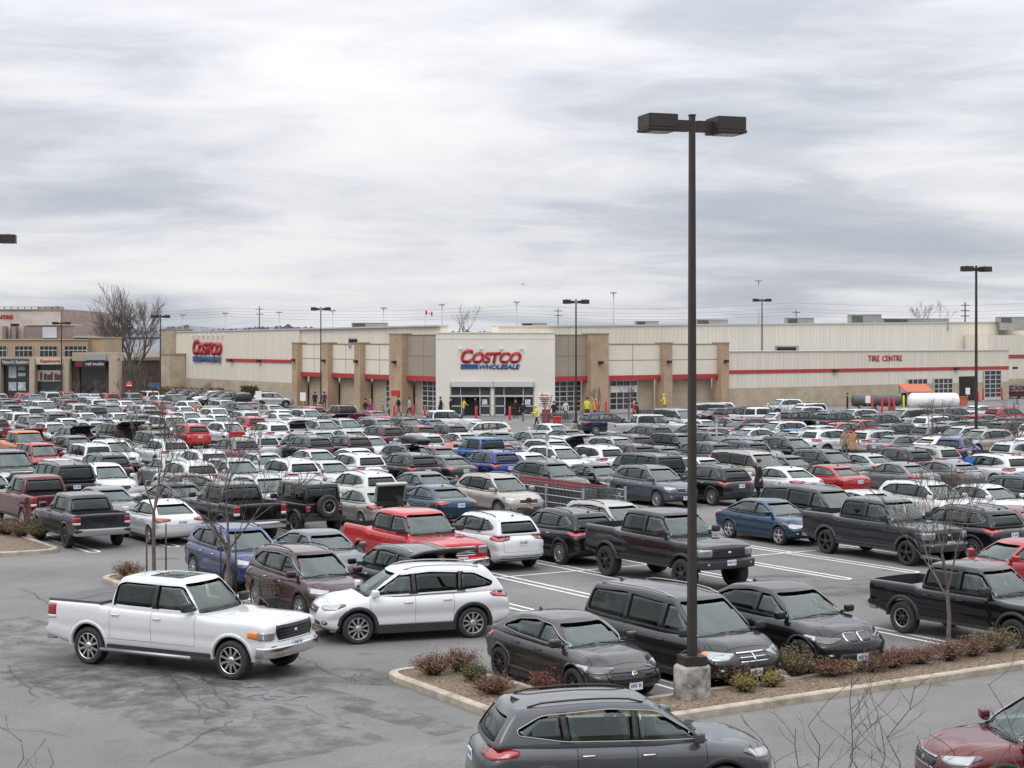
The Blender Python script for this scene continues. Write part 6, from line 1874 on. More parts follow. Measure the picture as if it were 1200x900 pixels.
# the wood on the higher ground behind the viewpoint, mirrored in paint and glass
wb = MB(); rr = random.Random(21)
for k in range(5200):
    x = rr.uniform(-170, 170); y = rr.uniform(-62, -44); hh = 11+3.5*math.sin(x*.07)+2*math.sin(x*.31); z = 4.5+hh*rr.random()**.8; s = rr.uniform(.5, 1.3)
    d1 = Vector((rr.gauss(0, 1), rr.gauss(0, 1), rr.gauss(0, 1))).normalized()*s; d2 = d1.orthogonal().normalized()*s
    p = Vector((x, y, z)); wb.add([p-d1-d2*.6, p+d1-d2*.4, p+d1*.7+d2, p-d1*.8+d2*.8], [(0, 1, 2, 3)], 0 if rr.random() < .6 else 1)
for k in range(150):
    x = rr.uniform(-170, 170); y = rr.uniform(-60, -46); wb.tube([(x, y, 3), (x+rr.uniform(-.6, .6), y, 14)], [.25, .06], 5, 2)
tag(wb.build('woodland', [principled('winter_wood_a', (.05, .05, .04), 1), principled('winter_wood_b', (.085, .075, .06), 1), M['bark_far']]), 'bare winter woodland on the higher ground behind the viewpoint', 'woodland', kind='stuff')
# flag on its staff
a = at(506, 366, 230); o = empty('flag_pole', (a.x-.9, 230, 0)); tag(o, 'red and white maple leaf flag on a thin staff over the store roof', 'flag')
mb = MB(); mb.tube([(0, 0, 0), (0, 0, a.z+.35)], .05, 6); mb.build('staff', M['galv'], o)
mb = MB(); V = []; F = []; mi = []
for i in range(13):
    x = .06+.95*i/12
    for j in range(7): V.append((x, .10*math.sin(i*.9), a.z+.25-.55*(6-j)/6-.2*i/12))
fl_ = MB()
for i in range(12):
    for j in range(6): fl_.add([V[i*7+j], V[i*7+7+j], V[i*7+8+j], V[i*7+j+1]], [(0, 1, 2, 3)], 0 if i < 3 or i > 8 or (i in (5, 6) and j in (2, 3)) else 1)
fl_.build('cloth', [M['signred'], M['white']], o)
# a bird
a = at(613, 333, 120); mb = MB(); mb.add([(-.45, 0, .16), (-.15, -.08, .05), (0, 0, 0), (.15, -.08, .05), (.45, 0, .18), (0, .18, .01), (0, -.2, 0), (0, 0, -.06)], [(0, 1, 2), (2, 3, 4), (1, 6, 2), (2, 6, 3), (1, 2, 5), (2, 3, 5), (1, 7, 6), (3, 6, 7), (1, 5, 7), (3, 7, 5)])
tag(mb.build('bird', principled('gull_grey', (.35, .35, .36), .7), None, a), 'small pale gull flying above the entrance', 'bird')
# kind, colour, x, y (metres on the ground), heading, full detail, state, label
CARS = [
    ('crossover', 'gunmetal', 1.62, 25.95, 11, 1, '', 'gunmetal crossover with roof rails driving in front of the lamp island'),
    ('crossover', 'dark red', 8.5, 26.0, 186, 1, '', 'dark red crossover entering at the bottom corner behind the twigs'),
    ('hatchback', 'smoke', 1.22, 34.84, -58, 1, '', 'dark brownish grey hatchback parked beside the black minivan at the planted island'),
    ('minivan', 'charcoal', 3.54, 36.41, -58, 1, '', 'black minivan with roof rails parked right behind the concrete lamp base'),
    ('covered_pickup', 'white', -7.2, 37.25, -27, 1, '', 'white crew cab pickup with flat grey bed cover turning past the kerbed island'),
    ('coupe_suv', 'black', 6.02, 37.73, -58, 1, '', 'black coupe style SUV with chrome double grille facing the island shrubs'),
    ('midsize_pickup', 'black', 11.06, 40.45, -54, 1, '', 'black midsize pickup parked beyond two empty bays behind the bare sapling'),
    ('suv', 'white', -2.45, 40.95, 198, 1, '', 'white seven seat crossover crossing the aisle nose to nose with the white pickup'),
    ('crossover', 'maroon', -5.29, 44.22, -58, 1, '', 'maroon crossover parked beside the island trolley behind the white pickup'),
    ('suv', 'charcoal', -2.93, 45.34, 122, 1, 'hatch', 'dark grey SUV with its tailgate raised beside the maroon crossover'),
    ('sedan', 'red', 14.3, 48.2, 205, 1, '', 'red sedan nosing out at the frame edge behind the black midsize pickup'),
    ('crossover', 'blue', -7.97, 49.74, -58, 1, '', 'bright blue crossover with roof rails beside the staked saplings'),
    ('lifted_pickup', 'charcoal', 4.59, 50.39, -58, 1, '', 'lifted charcoal pickup with black wheels and wide flares beside the lamp pole'),
    ('sedan', 'slate grey', -5.67, 50.58, -58, 1, '', 'blue grey sedan between the blue crossover and the red pickup'),
    ('pickup', 'bright red', -2.97, 51.92, -58, 1, '', 'bright red crew cab pickup with an empty bed'),
    ('crossover', 'white', -0.85, 54.19, 122, 1, '', 'white crossover with dark lower trim next to the bright red pickup'),
    ('crossover', 'black', 1.55, 55.45, 122, 1, '', 'black crossover with a person standing at its front door'),
    ('dark_pickup', 'dark grey', 12.16, 55.83, -58, 1, '', 'dark grey pickup with open bed parked tail to tail with the blue sedan'),
    ('crossover', 'black', 14.81, 56.31, 122, 1, '', 'black SUV behind the bare sapling beside the dark grey pickup'),
    ('crossover', 'champagne', 3.4, 57.2, -58, 1, '', 'champagne crossover half hidden behind the lifted charcoal pickup'),
    ('sedan', 'dark red', 16.9, 58.44, 122, 1, '', 'dark red sedan parked beside the black SUV near the frame edge'),
    ('ridge_pickup', 'dark grey', -15.24, 60.05, 122, 1, '', 'dark grey pickup with a body coloured tailgate beside the kerbed grass island'),
    ('sedan', 'teal blue', 9.22, 60.72, -58, 1, '', 'teal blue sedan with silver wheels beside the empty bays'),
    ('sedan', 'white', -12.58, 60.89, 122, 1, '', 'white sedan with wide red tail lights behind the first staked sapling'),
    ('pickup', 'black', -10.35, 62.4, 122, 1, '', 'black pickup with chrome rear bumper behind the second staked sapling'),
    ('minivan', 'charcoal', 11.16, 62.52, -58, 1, '', 'charcoal minivan parked between the teal sedan and a silver sedan'),
    ('jeep', 'charcoal', -7.99, 64.11, 122, 1, '', 'charcoal boxy off-roader with a spare wheel on its tail'),
    ('sedan', 'silver', 13.38, 64.26, -58, 1, '', 'silver sedan beside the charcoal minivan'),
    ('sedan', 'champagne', -5.62, 65.59, 122, 1, 'trunk', 'champagne sedan with its boot open'),
    ('crossover', 'pearl white', 16.03, 65.68, -58, 1, '', 'white crossover parked nose out next to another white car at the frame side'),
    ('pickup', 'dark red', -18.4, 65.86, 122, 1, '', 'dark red pickup with covered bed ahead of a dark grey one'),
    ('sedan', 'grey', -15.62, 65.94, -58, 1, '', 'grey sedan facing us between the white sedan and the brown one driving past'),
    ('sedan', 'white', 18.61, 66.82, -58, 1, '', 'white sedan between the white crossover and a blue SUV'),
    ('sedan', 'teal blue', -3.16, 67.13, 122, 1, '', 'deep blue sedan with red tail lights beside the champagne one'),
    ('sedan', 'charcoal', -13.19, 67.7, -58, 0, '', 'charcoal sedan facing us behind the white sedan with wide tail lights'),
    ('crossover', 'navy', 20.94, 68.39, -58, 1, '', 'blue SUV cut off by the frame beside the white sedan'),
    ('crossover', 'silver', -9.94, 68.66, -58, 0, '', 'silver crossover SUV facing us between a charcoal sedan and a white sedan'),
    ('suv', 'beige', -0.57, 69.22, -58, 1, '', 'beige SUV parked nose out beside the trolley corral'),
    ('sedan', 'white', -8.52, 70.62, -58, 0, '', 'white sedan facing us behind the black boxy off-roader'),
    ('crossover', 'pearl white', -6.36, 71.38, 122, 0, '', 'pearl white crossover SUV seen from behind between a white sedan and a slate grey sedan'),
    ('sedan', 'brown', -14.32, 72.54, 210, 1, '', 'brown sedan driving along the lane behind the staked saplings'),
    ('sedan', 'silver', -22.39, 72.8, -58, 0, '', 'silver sedan facing us beyond the dark red pickup'),
    ('sedan', 'slate grey', -3.68, 73.39, -58, 0, '', 'slate grey sedan facing us right of a pearl white crossover, behind a teal blue sedan'),
    ('large_suv', 'black', -19.61, 73.83, 122, 0, '', 'big square black SUV seen from behind beyond the dark red pickup'),
    ('crossover', 'slate grey', 6.15, 74.13, -58, 1, '', 'slate blue crossover facing the lane on the far side of the trolley corral'),
    ('crossover', 'black', 8.63, 74.97, 122, 1, '', 'black crossover with tall red tail lights beside a person in a long coat'),
    ('crossover', 'white', -18.03, 75.53, -58, 0, '', 'white crossover SUV facing us between a black large SUV and a pearl white crossover'),
    ('suv', 'dark grey', 1.71, 76.92, -58, 0, '', 'dark grey seven seat SUV facing us just left of a black hatchback'),
    ('sedan', 'white', 12.03, 76.98, 122, 1, '', 'white sedan with black wheels beside a person in a long coat'),
    ('crossover', 'pearl white', -14.86, 77.74, 122, 0, '', 'pearl white crossover seen from behind just past the brown sedan'),
    ('sedan', 'red', 14.34, 78.19, 122, 1, '', 'red sedan with tail to the lane beside the white one'),
    ('hatchback', 'black', 3.93, 78.39, -58, 0, '', 'black hatchback facing us between a dark grey SUV and a charcoal large SUV'),
    ('crossover', 'silver', -12.73, 78.54, -58, 0, '', 'silver crossover SUV facing us between a pearl white crossover and a white SUV'),
    ('suv', 'white', -10.49, 79.19, 122, 0, '', 'white seven seat SUV seen from behind between a silver crossover and a silver sedan'),
    ('large_suv', 'charcoal', 5.95, 79.41, 122, 0, '', 'charcoal large square SUV seen from behind behind a slate grey crossover, before a maroon crossover'),
    ('sedan', 'grey', 17.91, 79.83, 122, 1, '', 'grey older sedan with big red tail lights'),
    ('sedan', 'silver', -8.65, 80.46, -58, 0, '', 'silver sedan facing us between a white SUV and a white crossover'),
    ('hatchback', 'grey', 20.39, 81.14, 122, 1, '', 'grey hatchback beside a shopper in a blue jacket'),
    ('large_suv', 'black', -23.99, 81.24, -58, 0, '', 'black large square SUV facing us left of a white sedan, behind a silver sedan'),
    ('sedan', 'white', -21.57, 81.59, -58, 0, '', 'white sedan facing us between a black large SUV and a black crossover'),
    ('crossover', 'white', 22.96, 82.51, 122, 1, '', 'white crossover at the frame edge beside a child in pink'),
    ('sedan', 'silver', 9.23, 82.7, -58, 0, '', 'silver sedan facing us left of a beige minivan, behind a black crossover'),
    ('sedan', 'light grey', -16.78, 83.07, 122, 0, '', 'light grey sedan seen from behind between a black crossover and a white crossover'),
    ('minivan', 'beige', 11.63, 83.08, -58, 0, '', 'beige minivan facing us between a silver sedan and a dark grey sedan'),
    ('crossover', 'white', -7.75, 83.23, 122, 0, '', 'white crossover SUV seen from behind between a silver sedan and a black crossover'),
    ('crossover', 'black', -20.02, 83.33, 122, 0, '', 'black crossover SUV seen from behind between a white sedan and a light grey sedan'),
    ('crossover', 'black', -5.21, 83.38, 122, 0, '', 'black crossover SUV seen from behind between a white crossover and a dark green sedan'),
    ('sedan', 'dark grey', 13.62, 84.13, -58, 0, '', 'dark grey sedan facing us between a beige minivan and a charcoal crossover'),
    ('sedan', 'dark green', -3.44, 84.77, 122, 0, '', 'dark green sedan seen from behind between a black crossover and a royal blue crossover'),
    ('crossover', 'charcoal', 15.69, 85.04, -58, 0, '', 'charcoal crossover SUV facing us between a dark grey sedan and a greenish silver sedan'),
    ('crossover', 'royal blue', -1.27, 85.53, 122, 0, '', 'royal blue crossover SUV seen from behind between a dark green sedan and a white sedan'),
    ('crossover', 'white', -15.74, 86.02, 122, 0, '', 'white crossover SUV seen from behind between a light grey sedan and a silver sedan'),
    ('sedan', 'silver', -12.44, 86.07, -58, 0, '', 'silver sedan facing us between a white crossover and a silver sedan'),
    ('sedan', 'greenish silver', 17.59, 86.24, 122, 0, '', 'greenish silver sedan seen from behind between a charcoal crossover and a charcoal crossover'),
    ('sedan', 'white', 0.49, 86.92, 122, 0, '', 'white sedan seen from behind between a royal blue crossover and a white crossover'),
    ('crossover', 'charcoal', 19.53, 87.47, 122, 0, '', 'charcoal crossover SUV seen from behind between a greenish silver sedan and a champagne crossover'),
    ('crossover', 'white', 2.38, 88.12, -58, 0, '', 'white crossover SUV facing us between a white sedan and a white SUV'),
    ('sedan', 'silver', -10.18, 88.82, -58, 0, '', 'silver sedan facing us between a silver sedan and a white sedan'),
    ('crossover', 'champagne', 21.41, 89.07, 122, 0, '', 'champagne crossover SUV seen from behind right of a charcoal crossover, behind a grey hatchback'),
    ('suv', 'slate grey', -5.3, 89.46, -58, 0, 'box', 'slate grey seven seat SUV carrying a roof box just right of a white sedan'),
    ('sedan', 'grey', -28.45, 89.56, -58, 0, '', 'grey sedan facing us just left of a red boxy SUV'),
    ('suv', 'white', 4.11, 89.58, 122, 0, '', 'white seven seat SUV seen from behind between a white crossover and a maroon crossover'),
    ('sedan', 'white', -8.14, 89.78, -58, 0, '', 'white sedan facing us between a silver sedan and a slate grey SUV'),
    ('boxy_suv', 'red', -25.01, 90.36, -58, 0, '', 'red boxy SUV facing us between a grey sedan and a white boxy SUV'),
    ('boxy_suv', 'white', -22.63, 90.77, 122, 0, '', 'white boxy SUV seen from behind between a red boxy SUV and a white SUV'),
    ('crossover', 'maroon', 6.0, 90.92, 122, 0, '', 'maroon crossover SUV seen from behind between a white SUV and a dark grey sedan'),
    ('sedan', 'dark red', -3.85, 91.37, -58, 0, '', 'dark red sedan facing us between a slate grey SUV and a bright blue pickup'),
    ('pickup', 'bright blue', -1.66, 92.1, 122, 0, '', 'bright blue pickup seen from behind behind a royal blue crossover, before a bright red sedan'),
    ('sedan', 'dark grey', 7.79, 92.28, 122, 0, '', 'dark grey sedan seen from behind between a maroon crossover and a dark grey crossover'),
    ('crossover', 'dark grey', 10.2, 92.65, 122, 0, '', 'dark grey crossover SUV seen from behind between a dark grey sedan and a navy crossover'),
    ('crossover', 'silver', 27.98, 92.96, 32, 0, '', 'silver crossover SUV pointing away in front of a white crossover'),
    ('crossover', 'navy', 12.28, 93.55, 122, 0, '', 'navy crossover SUV seen from behind between a dark grey crossover and a grey SUV'),
    ('suv', 'white', -21.9, 93.83, -58, 0, '', 'white seven seat SUV facing us between a white boxy SUV and a white SUV'),
    ('crossover', 'silver', 2.22, 94.33, -58, 0, '', 'silver crossover SUV facing us behind a white crossover, before a white boxy SUV'),
    ('sedan', 'white', -30.18, 95.23, -58, 0, '', 'white sedan facing us left of a orange pickup, behind a grey sedan'),
    ('suv', 'white', -19.51, 95.38, 122, 0, '', 'white seven seat SUV seen from behind between a white SUV and a grey crossover'),
    ('sedan', 'bright red', -1.08, 95.39, 122, 0, '', 'bright red sedan seen from behind behind a bright blue pickup, before a black sedan'),
    ('suv', 'grey', 13.38, 96.02, -58, 0, '', 'grey seven seat SUV facing us between a navy crossover and a black crossover'),
    ('crossover', 'grey', -15.77, 96.43, 122, 0, '', 'grey crossover SUV seen from behind between a white SUV and a silver crossover'),
    ('crossover', 'black', 15.75, 96.65, -58, 0, '', 'black crossover SUV facing us right of a grey SUV, behind a dark grey sedan'),
    ('crossover', 'light grey', 5.91, 96.89, -58, 0, '', 'light grey crossover SUV facing us left of a dark grey crossover, behind a maroon crossover'),
    ('crossover', 'white', 30.37, 97.27, 32, 0, '', 'white crossover SUV pointing away right of a black sedan, behind a silver crossover'),
    ('crossover', 'royal blue', 25.55, 97.85, 60.0, 0, '', 'royal blue crossover SUV behind a white crossover, before a white hatchback'),
    ('suv', 'black', -25.06, 97.85, -58, 0, '', 'black seven seat SUV facing us between a orange pickup and a dark grey sedan'),
    ('boxy_suv', 'white', 2.54, 98.04, 122, 0, 'hatch', 'white boxy SUV with its tailgate raised behind a silver crossover, before a black sedan'),
    ('pickup', 'orange', -28.13, 98.55, -58, 0, '', 'orange pickup facing us between a white sedan and a black SUV'),
    ('crossover', 'dark grey', -11.92, 98.72, 122, 0, '', 'dark grey crossover SUV seen from behind between a silver crossover and a maroon crossover'),
    ('crossover', 'maroon', -9.74, 99.46, 122, 0, '', 'maroon crossover SUV seen from behind between a dark grey crossover and a silver sedan'),
    ('crossover', 'silver', -15.04, 99.48, 122, 0, '', 'silver crossover SUV seen from behind between a grey crossover and a dark grey crossover'),
    ('sedan', 'dark grey', -23.25, 99.84, 122, 0, '', 'dark grey sedan seen from behind between a black SUV and a dark grey minivan'),
    ('boxy_suv', 'black', 9.78, 99.85, -58, 0, '', 'black boxy SUV facing us between a dark grey crossover and a navy crossover'),
    ('sedan', 'black', 30.33, 99.89, 32, 0, '', 'black sedan pointing away left of a white crossover, behind a white crossover'),
    ('crossover', 'dark grey', 6.54, 100.11, 122, 0, '', 'dark grey crossover SUV seen from behind behind a light grey crossover, before a black crossover'),
    ('crossover', 'silver', -5.66, 101.38, 122, 0, '', 'silver crossover SUV seen from behind between a silver sedan and a red sedan'),
    ('minivan', 'dark grey', -21.0, 101.56, -58, 0, '', 'dark grey minivan facing us right of a dark grey sedan, behind a white SUV'),
    ('sedan', 'silver', -8.46, 101.64, -58, 0, '', 'silver sedan facing us between a maroon crossover and a silver crossover'),
    ('crossover', 'navy', 11.98, 101.69, -58, 0, '', 'navy crossover SUV facing us right of a black boxy SUV, behind a navy crossover'),
    ('hatchback', 'white', 25.82, 101.86, 32, 0, '', 'white hatchback pointing away between a grey sedan and a royal blue crossover'),
    ('sedan', 'grey', 23.58, 103.1, 32, 0, '', 'grey sedan pointing away between a silver crossover and a white hatchback'),
    ('sedan', 'red', -4.95, 104.48, -58, 0, '', 'red sedan facing us between a silver crossover and a silver sedan'),
    ('crossover', 'silver', 22.86, 105.29, 32, 0, '', 'silver crossover SUV pointing away between a white crossover and a grey sedan'),
    ('sedan', 'dark grey', -13.14, 105.42, 122, 0, '', 'dark grey sedan seen from behind behind a dark grey crossover, before a greenish silver sedan'),
    ('sedan', 'silver', -2.96, 105.51, -58, 0, '', 'silver sedan facing us between a red sedan and a black sedan'),
    ('crossover', 'beige', 29.13, 105.66, 212, 0, '', 'beige crossover SUV seen nose on right of a silver crossover, behind a royal blue crossover'),
    ('crossover', 'white', 19.97, 106.13, 32, 0, '', 'white crossover SUV pointing away between a champagne sedan and a silver crossover'),
    ('crossover', 'red', -30.39, 106.25, 122, 0, 'hatch', 'red crossover SUV with its tailgate raised left of a black crossover, behind a orange pickup'),
    ('sedan', 'black', -0.82, 106.32, -58, 0, '', 'black sedan facing us between a silver sedan and a grey sedan'),
    ('sedan', 'champagne', 18.67, 107.96, 32, 0, '', 'champagne sedan pointing away between a bright blue hatchback and a white crossover'),
    ('sedan', 'grey', 1.09, 108.17, 122, 0, '', 'grey sedan seen from behind between a black sedan and a black sedan'),
    ('sedan', 'greenish silver', -12.5, 108.63, 122, 0, '', 'greenish silver sedan seen from behind between a dark grey sedan and a greenish silver sedan'),
    ('crossover', 'silver', 28.79, 109.32, 212, 0, '', 'silver crossover SUV seen nose on between a grey SUV and a beige crossover'),
    ('large_suv', 'black', -25.4, 109.32, 122, 0, 'hatch', 'black large square SUV with its tailgate raised between a black crossover and a black crossover'),
    ('sedan', 'black', 3.64, 109.54, -58, 0, '', 'black sedan facing us right of a grey sedan, behind a white boxy SUV'),
    ('crossover', 'black', -28.34, 109.79, 122, 0, 'hatch', 'black crossover SUV with its tailgate raised between a red crossover and a black large SUV'),
    ('sedan', 'greenish silver', -10.72, 110.01, 122, 0, '', 'greenish silver sedan seen from behind between a greenish silver sedan and a maroon crossover'),
    ('hatchback', 'bright blue', 17.94, 110.14, 212, 0, '', 'bright blue hatchback seen nose on between a white sedan and a champagne sedan'),
    ('crossover', 'maroon', -8.61, 110.85, 122, 0, '', 'maroon crossover SUV seen from behind between a greenish silver sedan and a dark red crossover'),
    ('crossover', 'black', 8.66, 110.92, 122, 0, '', 'black crossover SUV seen from behind behind a dark grey crossover, before a silver pickup'),
    ('sedan', 'white', 15.57, 111.3, 212, 0, '', 'white sedan seen nose on between a grey sedan and a bright blue hatchback'),
    ('suv', 'grey', 28.07, 111.51, 32, 0, '', 'grey seven seat SUV pointing away between a charcoal crossover and a silver crossover'),
    ('crossover', 'dark red', -6.46, 111.63, 122, 0, '', 'dark red crossover SUV seen from behind between a maroon crossover and a maroon crossover'),
    ('crossover', 'black', -23.75, 112.02, 122, 0, '', 'black crossover SUV seen from behind between a black large SUV and a bright red crossover'),
    ('sedan', 'grey', 12.87, 112.25, 212, 0, '', 'grey sedan seen nose on between a black sedan and a white sedan'),
    ('crossover', 'charcoal', 24.84, 112.49, 212, 0, '', 'charcoal crossover SUV seen nose on left of a grey SUV, behind a silver crossover'),
    ('crossover', 'silver', -35.48, 112.69, 122, 0, '', 'silver crossover SUV seen from behind in front of a dark red crossover'),
    ('crossover', 'maroon', -4.54, 112.79, 122, 0, '', 'maroon crossover SUV seen from behind between a dark red crossover and a pearl white crossover'),
    ('crossover', 'bright red', -21.54, 113.29, 122, 0, '', 'bright red crossover SUV seen from behind between a black crossover and a white SUV'),
    ('crossover', 'silver', 35.83, 114.37, 32, 0, '', 'silver crossover SUV pointing away right of a maroon crossover, behind a black sedan'),
    ('crossover', 'silver', -30.79, 114.46, -58, 0, '', 'silver crossover SUV facing us left of a silver crossover, behind a black crossover'),
    ('suv', 'white', -19.12, 115.09, -58, 0, '', 'white seven seat SUV facing us between a bright red crossover and a white crossover'),
    ('crossover', 'white', -16.51, 115.13, 122, 0, '', 'white crossover SUV seen from behind between a white SUV and a white crossover'),
    ('sedan', 'silver', 21.11, 115.44, 32, 0, '', 'silver sedan pointing away right of a white crossover, behind a champagne sedan'),
    ('sedan', 'silver', 25.82, 115.74, 212, 0, '', 'silver sedan seen nose on behind a charcoal crossover, before a charcoal crossover'),
    ('crossover', 'silver', -28.24, 115.89, -58, 0, '', 'silver crossover SUV facing us between a silver crossover and a silver SUV'),
    ('crossover', 'pearl white', -2.2, 116.0, 205, 0, '', 'white crossover turning side on in the lane before the entrance'),
    ('crossover', 'white', 18.19, 116.26, 212, 0, '', 'white crossover SUV seen nose on between a slate grey sedan and a silver sedan'),
    ('sedan', 'black', 12.78, 116.4, -58, 0, '', 'black sedan facing us behind a grey sedan, before a silver sedan'),
    ('crossover', 'maroon', 34.34, 116.75, 32, 0, '', 'maroon crossover SUV pointing away between a dark grey crossover and a silver crossover'),
    ('crossover', 'white', -15.62, 117.96, 122, 0, 'hatch', 'white crossover SUV with its tailgate raised between a white crossover and a light grey crossover'),
    ('suv', 'silver', -26.16, 117.97, 122, 0, '', 'silver seven seat SUV seen from behind right of a silver crossover, behind a black crossover'),
    ('sedan', 'slate grey', 16.81, 118.04, 212, 0, '', 'slate grey sedan seen nose on between a dark red crossover and a white crossover'),
    ('crossover', 'light grey', -13.08, 118.13, -58, 0, '', 'light grey crossover SUV facing us between a white crossover and a light grey crossover'),
    ('sedan', 'white', 2.47, 118.22, 122, 0, '', 'white sedan seen from behind half hidden behind a black sedan'),
    ('crossover', 'dark grey', 32.86, 119.12, 32, 0, '', 'dark grey crossover SUV pointing away between a grey sedan and a maroon crossover'),
    ('sedan', 'red', 23.28, 119.44, 32, 0, '', 'red sedan pointing away behind a silver sedan, before a red sedan'),
    ('large_suv', 'pearl white', -23.91, 119.52, -58, 0, '', 'pearl white large square SUV facing us between a silver SUV and a white crossover'),
    ('crossover', 'light grey', -11.8, 120.31, -58, 0, '', 'light grey crossover SUV facing us between a light grey crossover and a grey SUV'),
    ('suv', 'grey', -9.33, 120.58, -58, 0, '', 'grey seven seat SUV facing us between a light grey crossover and a maroon crossover'),
    ('crossover', 'dark red', 16.41, 120.97, 212, 0, '', 'dark red crossover SUV seen nose on between a silver sedan and a slate grey sedan'),
    ('crossover', 'white', -21.8, 121.05, -58, 0, '', 'white crossover SUV facing us between a pearl white large SUV and a red crossover'),
    ('sedan', 'grey', 31.38, 121.5, 32, 0, '', 'grey sedan pointing away between a white crossover and a dark grey crossover'),
    ('pickup', 'silver', 9.8, 121.5, 14, 0, '', 'silver pickup standing side on near the shopping trolley rows'),
    ('crossover', 'silver', 38.15, 121.6, 212, 0, '', 'silver crossover SUV seen nose on right of a maroon crossover, behind a silver crossover'),
    ('crossover', 'maroon', -7.46, 121.82, -58, 0, '', 'maroon crossover SUV facing us between a grey SUV and a blue sedan'),
    ('crossover', 'dark red', -37.32, 122.32, 122, 0, '', 'dark red crossover SUV seen from behind behind a silver crossover, before a black SUV'),
    ('sedan', 'red', 25.03, 123.17, 212, 0, '', 'red sedan seen nose on behind a red sedan, before a black crossover'),
    ('crossover', 'maroon', 36.84, 123.51, 32, 0, '', 'maroon crossover SUV pointing away between a silver sedan and a silver crossover'),
    ('sedan', 'silver', 13.86, 123.59, -58, 0, '', 'silver sedan facing us left of a grey sedan, behind a black sedan'),
    ('sedan', 'blue', -5.79, 124.49, -58, 0, '', 'blue sedan facing us right of a maroon crossover, behind a maroon crossover'),
    ('crossover', 'red', -19.37, 124.57, 122, 0, '', 'red crossover SUV seen from behind between a white crossover and a silver sedan'),
    ('crossover', 'slate grey', -35.05, 125.22, -58, 0, '', 'slate grey crossover SUV facing us between a dark red crossover and a white sedan'),
    ('crossover', 'white', 31.37, 125.44, 32, 0, '', 'white crossover SUV pointing away left of a grey sedan, behind a grey sedan'),
    ('sedan', 'silver', 36.11, 125.69, 212, 0, '', 'silver sedan seen nose on between a red crossover and a maroon crossover'),
    ('sedan', 'white', -32.81, 125.98, -58, 0, '', 'white sedan facing us between a slate grey crossover and a blue hatchback'),
    ('hatchback', 'blue', -30.79, 126.97, 122, 0, '', 'blue hatchback seen from behind between a white sedan and a dark grey crossover'),
    ('sedan', 'silver', -16.11, 127.25, -58, 0, '', 'silver sedan facing us between a red crossover and a charcoal crossover'),
    ('sedan', 'grey', 16.45, 127.28, -58, 0, '', 'grey sedan facing us right of a silver sedan, behind a dark red crossover'),
    ('crossover', 'charcoal', -13.69, 127.9, 122, 0, 'hatch', 'charcoal crossover SUV with its tailgate raised between a silver sedan and a navy sedan'),
    ('crossover', 'red', 35.55, 127.98, 32, 0, '', 'red crossover SUV pointing away between a dark grey crossover and a silver sedan'),
    ('sedan', 'navy', -10.54, 128.43, -58, 0, '', 'navy sedan facing us right of a charcoal crossover, behind a grey SUV'),
    ('crossover', 'charcoal', 28.08, 128.66, 32, 0, '', 'charcoal crossover SUV pointing away half hidden behind a silver sedan'),
    ('crossover', 'dark grey', -28.24, 128.67, 122, 0, '', 'dark grey crossover SUV seen from behind between a blue hatchback and a grey sedan'),
    ('crossover', 'dark grey', 32.48, 128.77, 32, 0, '', 'dark grey crossover SUV pointing away left of a red crossover, behind a white crossover'),
    ('pickup', 'white', -5.1, 129, 22, 0, '', 'white pickup crossing in front of the store entrance'),
    ('sedan', 'grey', -26.02, 129.53, -58, 0, '', 'grey sedan facing us between a dark grey crossover and a silver crossover'),
    ('suv', 'black', -41.0, 129.68, -58, 0, '', 'black seven seat SUV facing us behind a dark red crossover, before a white sedan'),
    ('crossover', 'navy', 7.3, 131, 20, 0, '', 'navy crossover side on behind the silver pickup'),
    ('crossover', 'maroon', -35.57, 131.4, 122, 0, '', 'maroon crossover SUV seen from behind right of a white boxy SUV, behind a white sedan'),
    ('boxy_suv', 'white', -38.31, 131.58, 122, 0, '', 'white boxy SUV seen from behind between a black SUV and a maroon crossover'),
    ('crossover', 'silver', -25.03, 132.18, -58, 0, '', 'silver crossover SUV facing us between a grey sedan and a white sedan'),
    ('sedan', 'silver', 11.15, 132.54, -58, 0, '', 'silver sedan facing us between a navy crossover and a light grey minivan'),
    ('crossover', 'black', 25.53, 132.84, 32, 0, '', 'black crossover SUV pointing away right of a black crossover, behind a red sedan'),
    ('sedan', 'white', -22.82, 132.87, -58, 0, '', 'white sedan facing us between a silver crossover and a silver crossover'),
    ('crossover', 'black', 22.89, 134.52, 32, 0, '', 'black crossover SUV pointing away between a silver sedan and a black crossover'),
    ('crossover', 'silver', -21.32, 134.86, 122, 0, '', 'silver crossover SUV seen from behind between a white sedan and a white sedan'),
    ('sedan', 'white', -33.87, 135.77, -58, 0, '', 'white sedan facing us left of a white sedan, behind a blue hatchback'),
    ('sedan', 'white', -31.33, 135.95, -58, 0, '', 'white sedan facing us between a white sedan and a maroon crossover'),
    ('sedan', 'white', -18.63, 136.18, 122, 0, '', 'white sedan seen from behind between a silver crossover and a silver SUV'),
    ('minivan', 'light grey', 13.18, 136.58, -58, 0, '', 'light grey minivan facing us just right of a silver sedan'),
    ('sedan', 'silver', 21.73, 136.93, 32, 0, '', 'silver sedan pointing away between a white midsize pickup and a black crossover'),
    ('minivan', 'light grey', 31.83, 137.31, 212, 0, '', 'light grey minivan seen nose on in the middle rows of the lot'),
    ('crossover', 'maroon', -29.62, 137.44, 122, 0, '', 'maroon crossover SUV seen from behind between a white sedan and a red sedan'),
    ('suv', 'silver', -16.5, 137.74, -58, 0, '', 'silver seven seat SUV facing us between a white sedan and a dark red pickup'),
    ('sedan', 'red', -26.62, 138.13, 122, 0, '', 'red sedan seen from behind between a maroon crossover and a pearl white crossover'),
